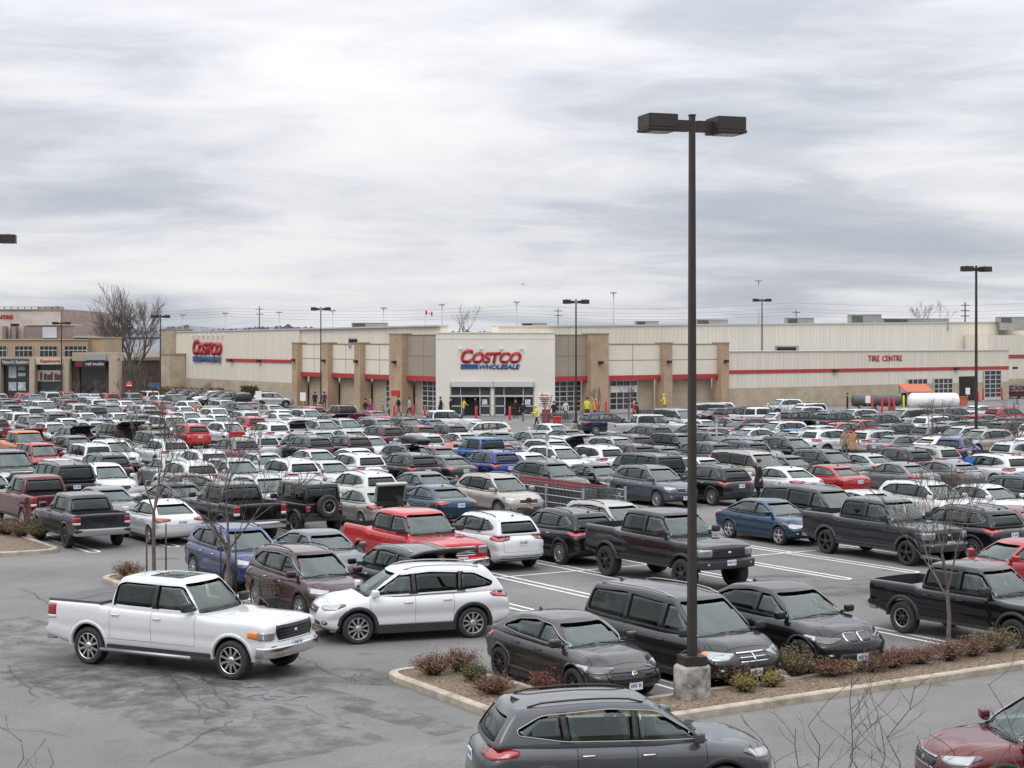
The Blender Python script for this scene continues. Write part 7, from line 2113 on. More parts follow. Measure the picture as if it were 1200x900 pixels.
    ('crossover', 'silver', 27.76, 138.22, 212, 0, '', 'silver crossover SUV seen nose on right of a slate grey sedan, behind a black crossover'),
    ('midsize_pickup', 'white', 20.25, 139.31, 32, 0, '', 'white midsize pickup pointing away between a black crossover and a silver sedan'),
    ('pickup', 'dark red', -13.99, 139.44, 122, 0, '', 'dark red pickup seen from behind between a silver SUV and a red sedan'),
    ('crossover', 'pearl white', -24.26, 139.99, -58, 0, '', 'pearl white crossover SUV facing us between a red sedan and a silver sedan'),
    ('sedan', 'red', -11.58, 140.59, 122, 0, '', 'red sedan seen from behind right of a dark red pickup, behind a navy sedan'),
    ('sedan', 'white', -44.58, 140.68, -58, 0, '', 'white sedan facing us left of a pearl white sedan, behind a black SUV'),
    ('sedan', 'slate grey', 25.91, 141.19, 212, 0, '', 'slate grey sedan seen nose on between a white crossover and a silver crossover'),
    ('sedan', 'silver', -21.91, 141.21, 122, 0, '', 'silver sedan seen from behind between a pearl white crossover and a white sedan'),
    ('crossover', 'slate grey', 36.8, 141.68, 32, 0, '', 'slate grey crossover SUV pointing away half hidden behind a dark grey crossover'),
    ('crossover', 'red', 41.18, 141.68, 32, 0, '', 'red crossover SUV pointing away half hidden behind a silver sedan'),
    ('crossover', 'black', 18.76, 141.68, 32, 0, '', 'black crossover SUV pointing away between a black sedan and a white midsize pickup'),
    ('sedan', 'pearl white', -42.26, 142.0, -58, 0, '', 'pearl white sedan facing us between a white sedan and a light grey crossover'),
    ('sedan', 'white', -19.54, 143.0, 122, 0, '', 'white sedan seen from behind between a silver sedan and a red crossover'),
    ('crossover', 'white', 24.42, 143.57, 212, 0, '', 'white crossover SUV seen nose on left of a slate grey sedan, behind a silver sedan'),
    ('crossover', 'light grey', -40.56, 143.63, 122, 0, '', 'light grey crossover SUV seen from behind behind a white boxy SUV, before a white pickup'),
    ('crossover', 'black', -35.53, 144.24, 122, 0, '', 'black crossover SUV seen from behind left of a black crossover, behind a white sedan'),
    ('crossover', 'red', -17.27, 144.35, 122, 0, '', 'red crossover SUV seen from behind between a white sedan and a silver boxy SUV'),
    ('boxy_suv', 'silver', -14.68, 145.77, 122, 0, '', 'silver boxy SUV seen from behind right of a red crossover, behind a dark red pickup'),
    ('sedan', 'black', 17.89, 145.95, 32, 0, '', 'black sedan pointing away between a silver minivan and a black crossover'),
    ('hatchback', 'dark grey', -46.15, 146.92, -58, 0, '', 'dark grey hatchback facing us left of a black crossover, behind a white sedan'),
    ('crossover', 'black', -34.6, 147.18, -58, 0, '', 'black crossover SUV facing us between a black crossover and a silver crossover'),
    ('crossover', 'black', -43.55, 147.92, 122, 0, '', 'black crossover SUV seen from behind between a dark grey hatchback and a white pickup'),
    ('crossover', 'silver', -32.16, 148.44, 122, 0, '', 'silver crossover SUV seen from behind between a black crossover and a white sedan'),
    ('pickup', 'white', -41.14, 149.76, -58, 0, '', 'white pickup facing us between a black crossover and a beige SUV'),
    ('minivan', 'silver', 17.8, 150, 20, 0, '', 'silver minivan side on in front of the trolley rows'),
    ('sedan', 'white', -28.81, 150.07, -58, 0, '', 'white sedan facing us between a silver crossover and a slate grey hatchback'),
    ('boxy_suv', 'white', 25.76, 150.2, 212, 0, '', 'white boxy SUV seen nose on half hidden behind a white crossover'),
    ('suv', 'beige', -38.75, 151.15, 122, 0, '', 'beige seven seat SUV seen from behind between a white pickup and a beige SUV'),
    ('hatchback', 'slate grey', -26.99, 151.77, 122, 0, '', 'slate grey hatchback seen from behind between a white sedan and a black crossover'),
    ('sedan', 'white', 41.77, 151.94, 32, 0, '', 'white sedan pointing away in the middle rows of the lot'),
    ('suv', 'beige', -36.47, 152.91, 122, 0, '', 'beige seven seat SUV seen from behind between a beige SUV and a red sedan'),
    ('crossover', 'black', -24.26, 153.25, -58, 0, '', 'black crossover SUV facing us between a slate grey hatchback and a champagne sedan'),
    ('crossover', 'white', 18.12, 153.66, 212, 0, '', 'white crossover SUV seen nose on left of a silver minivan, behind a silver minivan'),
    ('sedan', 'red', -34.11, 154.2, 122, 0, '', 'red sedan seen from behind between a beige SUV and a red SUV'),
    ('sedan', 'champagne', -22.01, 154.84, 122, 0, '', 'champagne sedan seen from behind right of a black crossover, behind a white sedan'),
    ('suv', 'red', -31.8, 155.69, -58, 0, '', 'red seven seat SUV facing us between a red sedan and a white SUV'),
    ('suv', 'white', -29.57, 157.22, -58, 0, '', 'white seven seat SUV facing us between a red SUV and a silver boxy SUV'),
    ('crossover', 'dark grey', -49.74, 158.31, 122, 0, '', 'dark grey crossover SUV seen from behind behind a dark grey hatchback, before a white hatchback'),
    ('boxy_suv', 'silver', -26.72, 158.46, -58, 0, '', 'silver boxy SUV facing us between a white SUV and a red sedan'),
    ('crossover', 'charcoal', -47.42, 159.85, 122, 0, '', 'charcoal crossover SUV seen from behind between a dark grey crossover and a grey crossover'),
    ('sedan', 'red', -24.49, 160.2, -58, 0, '', 'red sedan facing us right of a silver boxy SUV, behind a black crossover'),
    ('crossover', 'grey', -44.95, 160.96, 122, 0, '', 'grey crossover SUV seen from behind between a charcoal crossover and a dark red crossover'),
    ('crossover', 'white', 25.79, 162.73, 212, 0, '', 'white crossover SUV seen nose on in the middle rows of the lot'),
    ('crossover', 'dark red', -42.65, 162.8, 122, 0, '', 'dark red crossover SUV seen from behind between a grey crossover and a silver crossover'),
    ('hatchback', 'white', -51.52, 163.64, -58, 0, '', 'white hatchback facing us left of a navy crossover, behind a dark grey crossover'),
    ('crossover', 'silver', -40.27, 164.09, 122, 0, '', 'silver crossover SUV seen from behind between a dark red crossover and a white sedan'),
    ('crossover', 'navy', -49.19, 165.25, -58, 0, '', 'navy crossover SUV facing us between a white hatchback and a white sedan'),
    ('sedan', 'white', -37.69, 165.27, 122, 0, '', 'white sedan seen from behind between a silver crossover and a dark red sedan'),
    ('sedan', 'white', -46.85, 166.75, -58, 0, '', 'white sedan facing us between a navy crossover and a navy crossover'),
    ('sedan', 'dark red', -35.34, 166.78, 122, 0, '', 'dark red sedan seen from behind between a white sedan and a grey pickup'),
    ('crossover', 'navy', -44.27, 168.04, -58, 0, '', 'navy crossover SUV facing us between a white sedan and a silver minivan'),
    ('pickup', 'grey', -33.19, 168.42, -58, 0, '', 'grey pickup facing us right of a dark red sedan, behind a white SUV'),
    ('minivan', 'silver', -42.18, 169.5, 122, 0, '', 'silver minivan seen from behind between a navy crossover and a slate grey sedan'),
    ('sedan', 'slate grey', -40.37, 171.03, 122, 0, '', 'slate grey sedan seen from behind between a silver minivan and a black sedan'),
    ('sedan', 'black', -37.99, 172.12, -58, 0, '', 'black sedan facing us between a slate grey sedan and a pearl white crossover'),
    ('crossover', 'pearl white', -35.59, 173.67, -58, 0, '', 'pearl white crossover SUV facing us right of a black sedan, behind a grey pickup'),
    ('large_suv', 'charcoal', -27.6, 175, 100, 0, '', 'charcoal SUV driving away along the lane before the store wall'),
    ('hatchback', 'grey', -55.7, 175.34, -58, 0, '', 'grey hatchback facing us left of a black sedan, behind a white hatchback'),
    ('sedan', 'black', -53.48, 176.16, 122, 0, '', 'black sedan seen from behind between a grey hatchback and a grey crossover'),
    ('crossover', 'grey', -49.74, 177.52, -58, 0, '', 'grey crossover SUV facing us right of a black sedan, behind a white sedan'),
    ('crossover', 'silver', -45.36, 180.38, -58, 0, '', 'silver crossover SUV facing us left of a red crossover, behind a silver minivan'),
    ('sedan', 'white', -57.44, 180.89, 122, 0, '', 'white sedan seen from behind left of a beige crossover, behind a grey hatchback'),
    ('crossover', 'beige', -55.24, 182.63, 122, 0, '', 'beige crossover SUV seen from behind between a white sedan and a red crossover'),
    ('crossover', 'red', -43.4, 183.04, 122, 0, '', 'red crossover SUV seen from behind between a silver crossover and a grey crossover'),
    ('crossover', 'red', -52.92, 184.18, 122, 0, '', 'red crossover SUV seen from behind between a beige crossover and a silver minivan'),
    ('crossover', 'grey', -41.23, 184.19, 122, 0, '', 'grey crossover SUV seen from behind right of a red crossover, behind a black sedan'),
    ('crossover', 'silver', -26.0, 185, 14, 0, '', 'silver crossover parked side on by the brick pier of the store'),
    ('minivan', 'silver', -50.57, 185.6, 122, 0, '', 'silver minivan seen from behind between a red crossover and a red SUV'),
    ('suv', 'red', -48.7, 186.87, -58, 0, '', 'red seven seat SUV facing us between a silver minivan and a silver sedan'),
    ('crossover', 'grey', -31.04, 187.0, 212, 0, '', 'grey crossover SUV seen nose on right of a black crossover, behind a charcoal large SUV'),
    ('sedan', 'silver', -46.22, 187.96, 122, 0, '', 'silver sedan seen from behind between a red SUV and a dark grey hatchback'),
    ('crossover', 'black', -32.41, 189.0, 212, 0, '', 'black crossover SUV seen nose on between a white crossover and a grey crossover'),
    ('hatchback', 'dark grey', -44.4, 189.39, 122, 0, '', 'dark grey hatchback seen from behind between a silver sedan and a white boxy SUV'),
    ('boxy_suv', 'white', -40.61, 189.96, 122, 0, '', 'white boxy SUV seen from behind just right of a dark grey hatchback'),
    ('crossover', 'white', -33.62, 191.0, 212, 0, '', 'white crossover SUV seen nose on between a black crossover and a black crossover'),
    ('crossover', 'black', -35.42, 193.0, 212, 0, '', 'black crossover SUV seen nose on between a maroon crossover and a white crossover'),
    ('hatchback', 'maroon', -41.86, 194.71, 122, 0, 'hatch', 'maroon hatchback with its tailgate raised left of a charcoal crossover, behind a white boxy SUV'),
    ('crossover', 'maroon', -37.15, 195.0, 212, 0, '', 'maroon crossover SUV seen nose on between a charcoal crossover and a black crossover'),
    ('crossover', 'charcoal', -38.91, 197.0, 212, 0, '', 'charcoal crossover SUV seen nose on just left of a maroon crossover'),
    ('crossover', 'dark red', 63.5, 216, 200, 0, '', 'dark red crossover waiting beside the tyre workshop'),
]
# ------------------------------------------------------------------ vehicles
car_materials()
DARKP = M['well']
def raise_hatch(root, kind, colour):
    """tailgate swung up on its roof hinge, a dark block below for the shaded load bay"""
    S = SPECS[kind]; kids = {}
    hx, hz = S['D'][0]+.02, float(pchip(S['roof'])(S['D'][0]))-.03
    gl = [c for c in root.children if c.name.split('.')[0] in ('rear_window', 'tailgate')]
    for c in gl: bpy.data.objects.remove(c)
    hw = S['W']/2
    key = 'hatch_'+kind
    if key not in bpy.data.meshes:
        mb = MB(); L1 = hz-S['bz']-.42
        P2, F2 = rbox(L1/2, hw*.80, -.045, .045, .04, 8, 7, 1); P2[:, 2] -= .10*np.cos(P2[:, 0]/L1*math.pi)*0+.05*(P2[:, 1]/hw)**2; P2[:, 0] -= L1/2
        mb.add(P2, F2, 0, True); mb.box(-L1*.46, -L1*.06, -hw*.62, hw*.62, -.052, .052, 1)
        mb.box(-L1*.98, -L1*.52, -hw*.66, hw*.66, -.058, -.046, 2)
        mb.mesh(key, [None, M['privacy'], M['trim']])
        mb = MB(); mb.box(-S['L']/2+.06, S['D'][1]+.22, -hw*.72, hw*.72, S['bz']+.40, zt if False else S['top'][1][1]+.02, 0); mb.mesh(key+'_bay', [M['well']])
    o = mesh_obj('tailgate', bpy.data.meshes[key], root, (hx, 0, hz), (0, R(14), 0))
    o.material_slots[0].link = 'OBJECT'; o.material_slots[0].material = paint(colour)
    mb = MB(); z0 = S['bz']+.42; x0 = -S['L']/2
    if key+'_opening' not in bpy.data.meshes:
        m2 = MB(); m2.add([(x0-.02, -hw*.72, z0), (x0-.02, hw*.72, z0), (S['D'][0]-.10, hw*.58, hz-.10), (S['D'][0]-.10, -hw*.58, hz-.10), (x0+.25, -hw*.70, z0), (x0+.25, hw*.70, z0), (S['D'][0]+.1, hw*.56, hz-.12), (S['D'][0]+.1, -hw*.56, hz-.12)],
                         [(0, 3, 2, 1), (4, 5, 6, 7), (0, 1, 5, 4), (1, 2, 6, 5), (2, 3, 7, 6), (3, 0, 4, 7)]); m2.mesh(key+'_opening', [M['well']])
    mesh_obj('load_bay_shade', bpy.data.meshes[key+'_opening'], root)  # solid block, coloured dark for the shade of the open bay
def raise_trunk(root, kind, colour):
    S = SPECS[kind]; hw = S['W']/2; x = S['D'][1]-.05
    for c in [c for c in root.children if c.name.split('.')[0] in ('tailgate',)]: bpy.data.objects.remove(c)
    mb = MB(); P2, F2 = rbox(.36, hw*.70, -.04, .04, .035, 4, 6, 1); P2[:, 2] -= .06*(P2[:, 0]/.36)**2; mb.add(P2, F2, 0, True); mb.box(-.30, .30, -hw*.6, hw*.6, -.125, -.03, 1)
    P2, F2 = rbox(.05, hw*.70, -.20, .02, .03, 1, 6, 3); P2[:, 0] -= .37; mb.add(P2, F2, 0, True)
    me = mb.mesh('boot_lid', [None, M['well']])
    for v in me.vertices: v.co.x -= .36
    o = mesh_obj('boot_lid', me, root, (x, 0, 1.04), (0, R(76), 0)); o.material_slots[0].link = 'OBJECT'; o.material_slots[0].material = paint(colour)
    mb = MB(); mb.box(-S['L']/2+.14, x, -hw*.68, hw*.68, .90, 1.075); mb.build('boot_shade', M['well'], root)  # dark block painted as the shade inside the open boot
def roof_box(x, y, z, h):
    r = empty('roof_box', (x, y, z), h); tag(r, 'black roof box carried on the slate grey SUV in mid lot', 'roof box')
    P2, F2 = rbox(1.0, .40, 0, .38, .16, 8, 4, 3); P2[:, 2] *= 1-.35*smooth(.3, 1, P2[:, 0]); mb = MB(); mb.add(P2, F2, 0, True); mb.build('lid', M['gloss_black'], r)
    mb = MB(); mb.box(-.9, .85, -.36, .36, -.04, .04); mb.box(-.55, -.48, -.5, .5, -.08, -.03); mb.box(.42, .49, -.5, .5, -.08, -.03); mb.build('tray', M['trim'], r)
GRP = 'vehicles in the store car park'
for kind, colour, x, y, h, near, extra, label in CARS:
    root = make_car(kind, colour, x, y, R(h), label, GRP, bool(near), skip=('tonneau_cover',) if extra == 'open' else ())
    if extra == 'hatch':
        if not near: root_b = root
        raise_hatch(root, kind, colour)
    elif extra == 'trunk': raise_trunk(root, kind, colour)
    elif extra == 'box': roof_box(x+.5*math.cos(R(h)), y+.5*math.sin(R(h)), 1.80, R(h))

# ------------------------------------------------------------------ people
_body = {}
def body_mesh(pose):
    if pose in _body: return _body[pose]
    # joints (x forward, y left, z up), radius
    lean = {'stand': 0, 'walk': .04, 'bend': .55, 'push': .14}[pose]
    hip = Vector((0, 0, .93))
    def sp(h, f=1.0):  # a point up the spine, bent forward
        a = lean*f; return hip+Vector((math.sin(a)*h, 0, math.cos(a)*h))
    J = {'pel': (hip, .150), 'wst': (sp(.18), .140), 'chs': (sp(.42, 1.1), .165), 'nek': (sp(.58, 1.15), .070), 'hd0': (sp(.66, 1.1), .085), 'hd1': (sp(.78, 1.05), .098), 'hd2': (sp(.84, 1.05), .06)}
    E = [('pel', 'wst'), ('wst', 'chs'), ('chs', 'nek'), ('nek', 'hd0'), ('hd0', 'hd1'), ('hd1', 'hd2')]
    st_ = {'walk': .22, 'push': .18}.get(pose, .02)
    for s, n in ((1, 'l'), (-1, 'r')):
        f = s*st_
        J['hp'+n] = (hip+Vector((0, s*.10, -.06)), .105)
        J['kn'+n] = (Vector((f*.6+.03, s*.11, .50)), .068)
        J['an'+n] = (Vector((f*1.25-.02-(0.05 if f < 0 else 0), s*.11, .09)), .048)
        J['to'+n] = (Vector((f*1.25+.16, s*.125, .045)), .042)
        sh = sp(.50, 1.12)+Vector((0, s*.19, 0)); J['sh'+n] = (sh, .072)
        if pose == 'stand': el, ha = sh+Vector((-.03, s*.06, -.29)), sh+Vector((.06, s*.07, -.54))
        elif pose == 'walk': el, ha = sh+Vector((-.10*s-.02, s*.06, -.28)), sh+Vector((-.16*s+.08, s*.06, -.52))
        elif pose == 'push': el, ha = sh+Vector((.10, s*.07, -.26)), sh+Vector((.36, s*.05, -.30))
        else: el, ha = sh+Vector((.10, s*.04, -.27)), sh+Vector((.34, s*.0, -.38))
        J['el'+n] = (el, .052); J['wr'+n] = (el.lerp(ha, .9), .036); J['hn'+n] = (ha+(ha-el).normalized()*.07, .036)
        E += [('pel', 'hp'+n), ('hp'+n, 'kn'+n), ('kn'+n, 'an'+n), ('an'+n, 'to'+n), ('chs', 'sh'+n), ('sh'+n, 'el'+n), ('el'+n, 'wr'+n), ('wr'+n, 'hn'+n)]
    names = list(J); idx = {n: i for i, n in enumerate(names)}
    me = bpy.data.meshes.new('person_skeleton'); me.from_pydata([J[n][0] for n in names], [(idx[a], idx[b]) for a, b in E], [])
    o = bpy.data.objects.new('tmp', me); COL.objects.link(o)
    sk = o.modifiers.new('s', 'SKIN'); ss = o.modifiers.new('u', 'SUBSURF'); ss.levels = 1; ss.render_levels = 1
    sk.use_smooth_shade = True
    for i, n in enumerate(names):
        v = me.skin_vertices[0].data[i]; r = J[n][1]
        v.radius = (r*.78, r) if n in ('pel', 'wst', 'chs') else (r, r); v.use_root = n == 'pel'
    dg = bpy.context.evaluated_depsgraph_get(); res = bpy.data.meshes.new_from_object(o.evaluated_get(dg)); bpy.data.objects.remove(o)
    res.materials.clear()
    for k in range(4): res.materials.append(None)
    head = J['hd0'][0]; hx, hy = J['hnl'][0], J['hnr'][0]
    for p in res.polygons:
        c = p.center
        if (c-J['hd1'][0]).length < .17 or (c-head).length < .10: p.material_index = 2
        elif min((c-hx).length, (c-hy).length, (c-J['wrl'][0]).length, (c-J['wrr'][0]).length) < .075: p.material_index = 2
        elif c.z < .10: p.material_index = 3
        elif c.z < .84 and not (pose == 'bend' and c.x > .2): p.material_index = 1
        else: p.material_index = 0
        p.use_smooth = True
    hm_ = MB(); hc = J['hd1'][0]; tilt = Matrix.Translation(hc+Vector((-.012, 0, .02))) @ Matrix.Rotation(lean*.9, 4, 'Y')
    prof_ = [(.118*math.sin(a*math.pi/14), .118*math.cos(a*math.pi/14)) for a in range(0, 9)]
    hm_.lathe([(max(r, .001), z) for r, z in prof_], 14, 0, mat=tilt)
    _body[pose] = (res, hm_, hc, lean); return _body[pose]
_cl = {}
def cloth(c):
    if c not in _cl: _cl[c] = principled('cloth_%02d' % len(_cl), c, .85, noise=(5, .12))
    return _cl[c]
SKIN = principled('skin', (.42, .26, .19), .55); HAIRM = {}
def person(loc, rz, pose, coat, legs, hair, label, scale=1.0, skirt=False):
    res, hm_, hc, lean = body_mesh(pose)
    o = mesh_obj('person', res, None, loc, (0, 0, rz)); o.scale = (scale,)*3
    tag(o, label, 'person', 'people in the car park')
    for k, m in enumerate((cloth(coat), cloth(legs), SKIN, cloth((.02, .018, .017)))):
        o.material_slots[k].link = 'OBJECT'; o.material_slots[k].material = m
    if 'hair_'+pose not in bpy.data.meshes: hm_.mesh('hair_'+pose, [None])
    h = mesh_obj('hair', bpy.data.meshes['hair_'+pose], o); h.material_slots[0].link = 'OBJECT'; h.material_slots[0].material = cloth(hair)
    if skirt:
        if 'coat_skirt' not in bpy.data.meshes:
            m = MB(); m.lathe([(.15, 1.02), (.185, .9), (.215, .65), (.225, .52), (.20, .53)], 14, 0); m.mesh('coat_skirt', [None])
        c = mesh_obj('coat_skirt', bpy.data.meshes['coat_skirt'], o); c.material_slots[0].link = 'OBJECT'; c.material_slots[0].material = cloth(coat)
    return o
BLK, NVY, GRY, JEAN, TAN_ = (.012, .012, .014), (.02, .03, .07), (.12, .12, .13), (.03, .045, .09), (.35, .22, .10)
HV, OR_, DRK, BLO, GRN = (.60, .60, .03), (.65, .20, .03), (.015, .012, .01), (.32, .24, .13), (.10, .13, .07)
PEOPLE = [(889, 586, 0, R(200), 'stand', BLK, BLK, DRK, 'person in a long black coat standing behind the black crossover', 1.0, True),
    (620, 648, 0, R(40), 'stand', BLK, BLK, DRK, 'person in black standing at the front door of the black crossover', 1.0, False),
    (470, 621, 0, R(140), 'bend', BLK, JEAN, BLO, 'person in black bending into the open boot of the champagne sedan', 1.0, False),
    (531, 727, 0, R(140), 'bend', GRN, JEAN, GRY, 'person in a green jacket loading under the raised tailgate', 1.0, False),
    (1137, 573, 0, R(90), 'push', (.02, .11, .34), JEAN, BLO, 'shopper in a bright blue jacket by the grey hatchback', 1.0, False),
    (1169, 573, 0, R(60), 'walk', (.65, .18, .28), (.5, .15, .24), (.55, .2, .3), 'child in pink hooded clothes beside the blue jacket shopper', .72, False),
    (1194, 574, 0, R(120), 'stand', (.24, .25, .30), GRY, BLO, 'person in pale grey at the right frame edge', 1.0, False),
    (1000, 538, 0, R(60), 'walk', (.36, .18, .07), JEAN, DRK, 'person in an ochre jacket among the cars right of centre', 1.0, True),
    (990, 537, 0, R(100), 'stand', (.28, .20, .14), GRY, (.02, .2, .3), 'person in beige with a teal hat beside the ochre jacket', 1.0, False),
    (176, 529, 0, R(150), 'stand', (.16, .26, .05), BLK, DRK, 'person in a lime green vest among the left rows', 1.0, False),
    (163, 528, 0, R(100), 'stand', BLK, BLK, DRK, 'person in black beside the lime green vest', 1.0, False),
    (82, 522, 0, R(60), 'bend', BLK, BLK, DRK, 'dark haired person loading a car in the left rows', 1.0, False),
    (97, 521, 0, R(60), 'bend', (.03, .08, .2), BLK, DRK, 'person in blue loading the car with raised tailgate', 1.0, False),
    (178, 548, 0, R(200), 'walk', (.04, .025, .07), BLK, DRK, 'person in dark purple walking behind the white boxy SUV', 1.0, False),
    (241, 496, 0, R(100), 'walk', HV, BLK, DRK, 'worker in a yellow vest in the left lane', 1.0, False),
    (229, 495, 0, R(60), 'push', (.5, .12, .08), BLK, DRK, 'person in orange beside the left yellow vest', 1.0, False),
    (369, 479, 0, R(90), 'stand', BLK, BLK, DRK, 'person in black waiting before the left brick pier', 1.0, False),
    (380, 479, 0, R(90), 'stand', (.06, .03, .09), BLK, DRK, 'person in purple behind the left lamp post', 1.0, False),
    (428, 490, 0, R(30), 'walk', BLK, GRY, DRK, 'person in dark clothes left of the first store door', 1.0, False),
    (434, 490, 0, R(30), 'walk', (.35, .04, .2), JEAN, BLO, 'person in magenta left of the first store door', .95, False),
    (449, 490, 0, R(200), 'push', TAN_, GRY, BLO, 'person in tan before the gridded door', .95, False),
    (456, 490, 0, R(200), 'stand', (.20, .25, .30), JEAN, DRK, 'person in pale blue before the gridded door', 1.0, False),
    (467, 488, 0, R(200), 'walk', BLK, GRY, DRK, 'tall person in black walking under the red notice', 1.08, False),
    (480, 488, 0, R(160), 'walk', (.35, .36, .37), JEAN, DRK, 'person in a pale top walking by the red bollards', 1.0, False),
    (516, 487, 0, R(20), 'walk', BLK, BLK, DRK, 'person in black left of the entrance doors', 1.0, True),
    (528, 488, 0, R(20), 'stand', BLK, BLK, DRK, 'person in dark clothes at the left door edge', 1.0, False),
    (543, 488, 0, R(40), 'push', (.5, .40, .05), GRY, DRK, 'person in mustard pushing a trolley through the left doors', .95, False),
    (557, 487, 0, R(40), 'stand', BLK, BLK, DRK, 'person in black inside the left doorway', 1.0, False),
    (604, 490, 0, R(40), 'walk', BLK, BLK, DRK, 'person in black leaving the right doorway', 1.0, False),
    (613, 494, 0, R(240), 'walk', BLK, GRY, DRK, 'person in black walking out right of the doors', 1.0, False),
    (629, 500, 0, R(200), 'push', HV, BLK, (.6, .55, .05), 'worker in yellow vest and hood by the notice board', 1.0, False),
    (649, 494, 0, R(240), 'walk', BLK, JEAN, DRK, 'person in black right of the notice board', 1.0, False),
    (663, 492, 0, R(240), 'walk', (.5, .48, .46), GRY, DRK, 'person in white near the lamp post by the doors', 1.0, False),
    (688, 491, 0, R(90), 'stand', HV, BLK, DRK, 'worker in yellow standing before the right brick pier', 1.1, False),
    (697.5, 492, 0, R(60), 'stand', OR_, JEAN, HV, 'worker in orange beside the yellow one at the brick pier', 1.05, False),
    (743, 494, 0, R(200), 'stand', (.4, .02, .03), BLK, (.5, .3, .3), 'person in red before the bannered glass door', 1.0, False),
    (747.5, 496, 0, R(200), 'push', (.03, .02, .03), BLK, DRK, 'person in dark clothes pushing trolleys by the bannered door', 1.0, False),
    (779, 484, 0, R(160), 'push', HV, (.4, .1, .05), HV, 'worker in yellow at the trolley rows', 1.05, False),
    (993, 481, 0, R(160), 'stand', BLK, BLK, DRK, 'person in black beside the dark covered roll', 1.0, False),
    (1192, 474, 0, R(160), 'stand', BLK, GRY, DRK, 'person in dark clothes by the red cars at the right edge', 1.0, False)]
for u, v, z, rz, pose, coat, legs, hair, lab, sc, sk in PEOPLE:
    p = ground(u, v); person((p.x, p.y, z), rz, pose, coat, legs, hair, lab, sc, sk)

# ------------------------------------------------------------------ shopping trolleys and corrals
M['wire'] = principled('zinc_wire', (.20, .20, .21), .45, .6); M['caster'] = principled('caster_rubber', (.02, .02, .02), .8)
def trolley_parts():
    if 'trolley_basket' in bpy.data.meshes: return
    mb = MB(); r = .006
    def L(a, b, q=r): mb.tube([a, b], q, 4, 0, cap=False, smooth=False)
    B = [(.42, .26), (-.40, .32)]                       # front, rear half widths
    for z, k in ((.50, .84), (1.0, 1.0)):
        x0, x1 = .40*(1.0 if z > .9 else .9), -.42
        w0, w1 = .25*k, .31*k
        L((x0, -w0, z), (x0, w0, z), .009); L((x1, -w1, z), (x1, w1, z), .009)
        for s in (1, -1): L((x0, s*w0, z), (x1, s*w1, z), .009)
    for k in range(9):
        t = k/8
        for s in (1, -1): L((.36-.78*t, s*(.21+.05*t), .50), (.40-.82*t, s*(.25+.06*t), 1.0))
        L((.36-.78*t, -(.21+.05*t), .50), (.36-.78*t, (.21+.05*t), .50))
    for k in range(6):
        y = -.2+.08*k; L((.36, y*.95, .50), (.40, y*1.1, 1.0)); L((-.42, y*1.1, .52), (-.42, y*1.25, 1.0))
    for k in (1, 2, 3):
        z = .50+.125*k
        for s in (1, -1): L((.37+.01*k, s*(.22+.01*k), z), (-.42, s*(.265+.012*k), z))
        L((.37+.01*k, -.22-.01*k, z), (.37+.01*k, .22+.01*k, z))
    mb.mesh('trolley_basket', [M['wire']])
    mb = MB()
    for s in (1, -1):
        mb.tube([(-.50, s*.28, 1.04), (-.46, s*.29, .85), (-.34, s*.28, .40), (-.30, s*.27, .16)], .013, 5); mb.tube([(-.32, s*.27, .18), (.42, s*.20, .20), (.42, s*.20, .12)], .013, 5)
        mb.tube([(-.05, s*.24, .19), (.30, s*.21, .50)], .012, 5)
    for k in range(5): mb.tube([(-.25+.15*k, -.24+.01*k, .20), (-.25+.15*k, .24-.01*k, .20)], .007, 4)
    mb.mesh('trolley_frame', [M['wire']])
    mb = MB(); mb.tube([(-.51, -.29, 1.05), (-.51, .29, 1.05)], .020, 6); mb.box(-.53, -.49, -.09, .09, 1.03, 1.075); mb.mesh('trolley_handle', [principled('trolley_red', (.22, .014, .016), .5)])
    mb = MB(); mb.box(-.44, -.425, -.26, .26, .78, .98); mb.mesh('trolley_seat_flap', [M['trim']])
    mb = MB(); mb.lathe([(.02, -.018), (.062, -.018), (.065, -.012), (.065, .012), (.062, .018), (.02, .018)], 12, 0, 'y'); mb.mesh('trolley_caster', [M['caster']])
def trolley(x, y, rz, label, group='shopping trolleys', full=True):
    trolley_parts(); r = empty('shopping_trolley', (x, y, 0), rz); tag(r, label, 'trolley', group)
    for nm, me in (('basket', 'trolley_basket'), ('frame', 'trolley_frame'), ('handle', 'trolley_handle'), ('seat_flap', 'trolley_seat_flap')): mesh_obj(nm, bpy.data.meshes[me], r)
    if full:
        for xx, yy in ((-.30, .27), (-.30, -.27), (.42, .20), (.42, -.20)): mesh_obj('wheel', bpy.data.meshes['trolley_caster'], r, (xx, yy, .065))
def corral(c, rz, length, width, label, rows, tl, n):
    r = empty('trolley_corral', c, rz); tag(r, label, 'corral', 'trolley corrals')
    for s in (1, -1):
        mb = MB()
        for z in (.35, .65, .95): mb.tube([(-length/2, s*width/2, z), (length/2, s*width/2, z)], .022, 6)
        mb.build('side_rail', M['galv'], r)
        for k in range(4):
            x = -length/2+length*k/3; mb = MB(); mb.box(x-.04, x+.04, s*width/2-.04, s*width/2+.04, 0, 1.08); mb.build('post', M['galv'], r)
    ca, sa = math.cos(rz), math.sin(rz)
    for q in range(rows):
        y = (-width/2)+width*(q+.5)/rows
        for k in range(n[q]):
            x = -length/2+.55+.27*k
            trolley(c[0]+x*ca-y*sa, c[1]+x*sa+y*ca, rz+math.pi, tl, 'trolleys nested in '+label[:30])
A1 = math.atan2(.848, -.53)
c = st(61.3, 40.2); corral((c.x, c.y, 0), A1, 8.2, 2.1, 'galvanised trolley corral filled with nested trolleys in mid lot', 2, 'wire trolley with red handle nested in the mid lot corral', (22, 20))
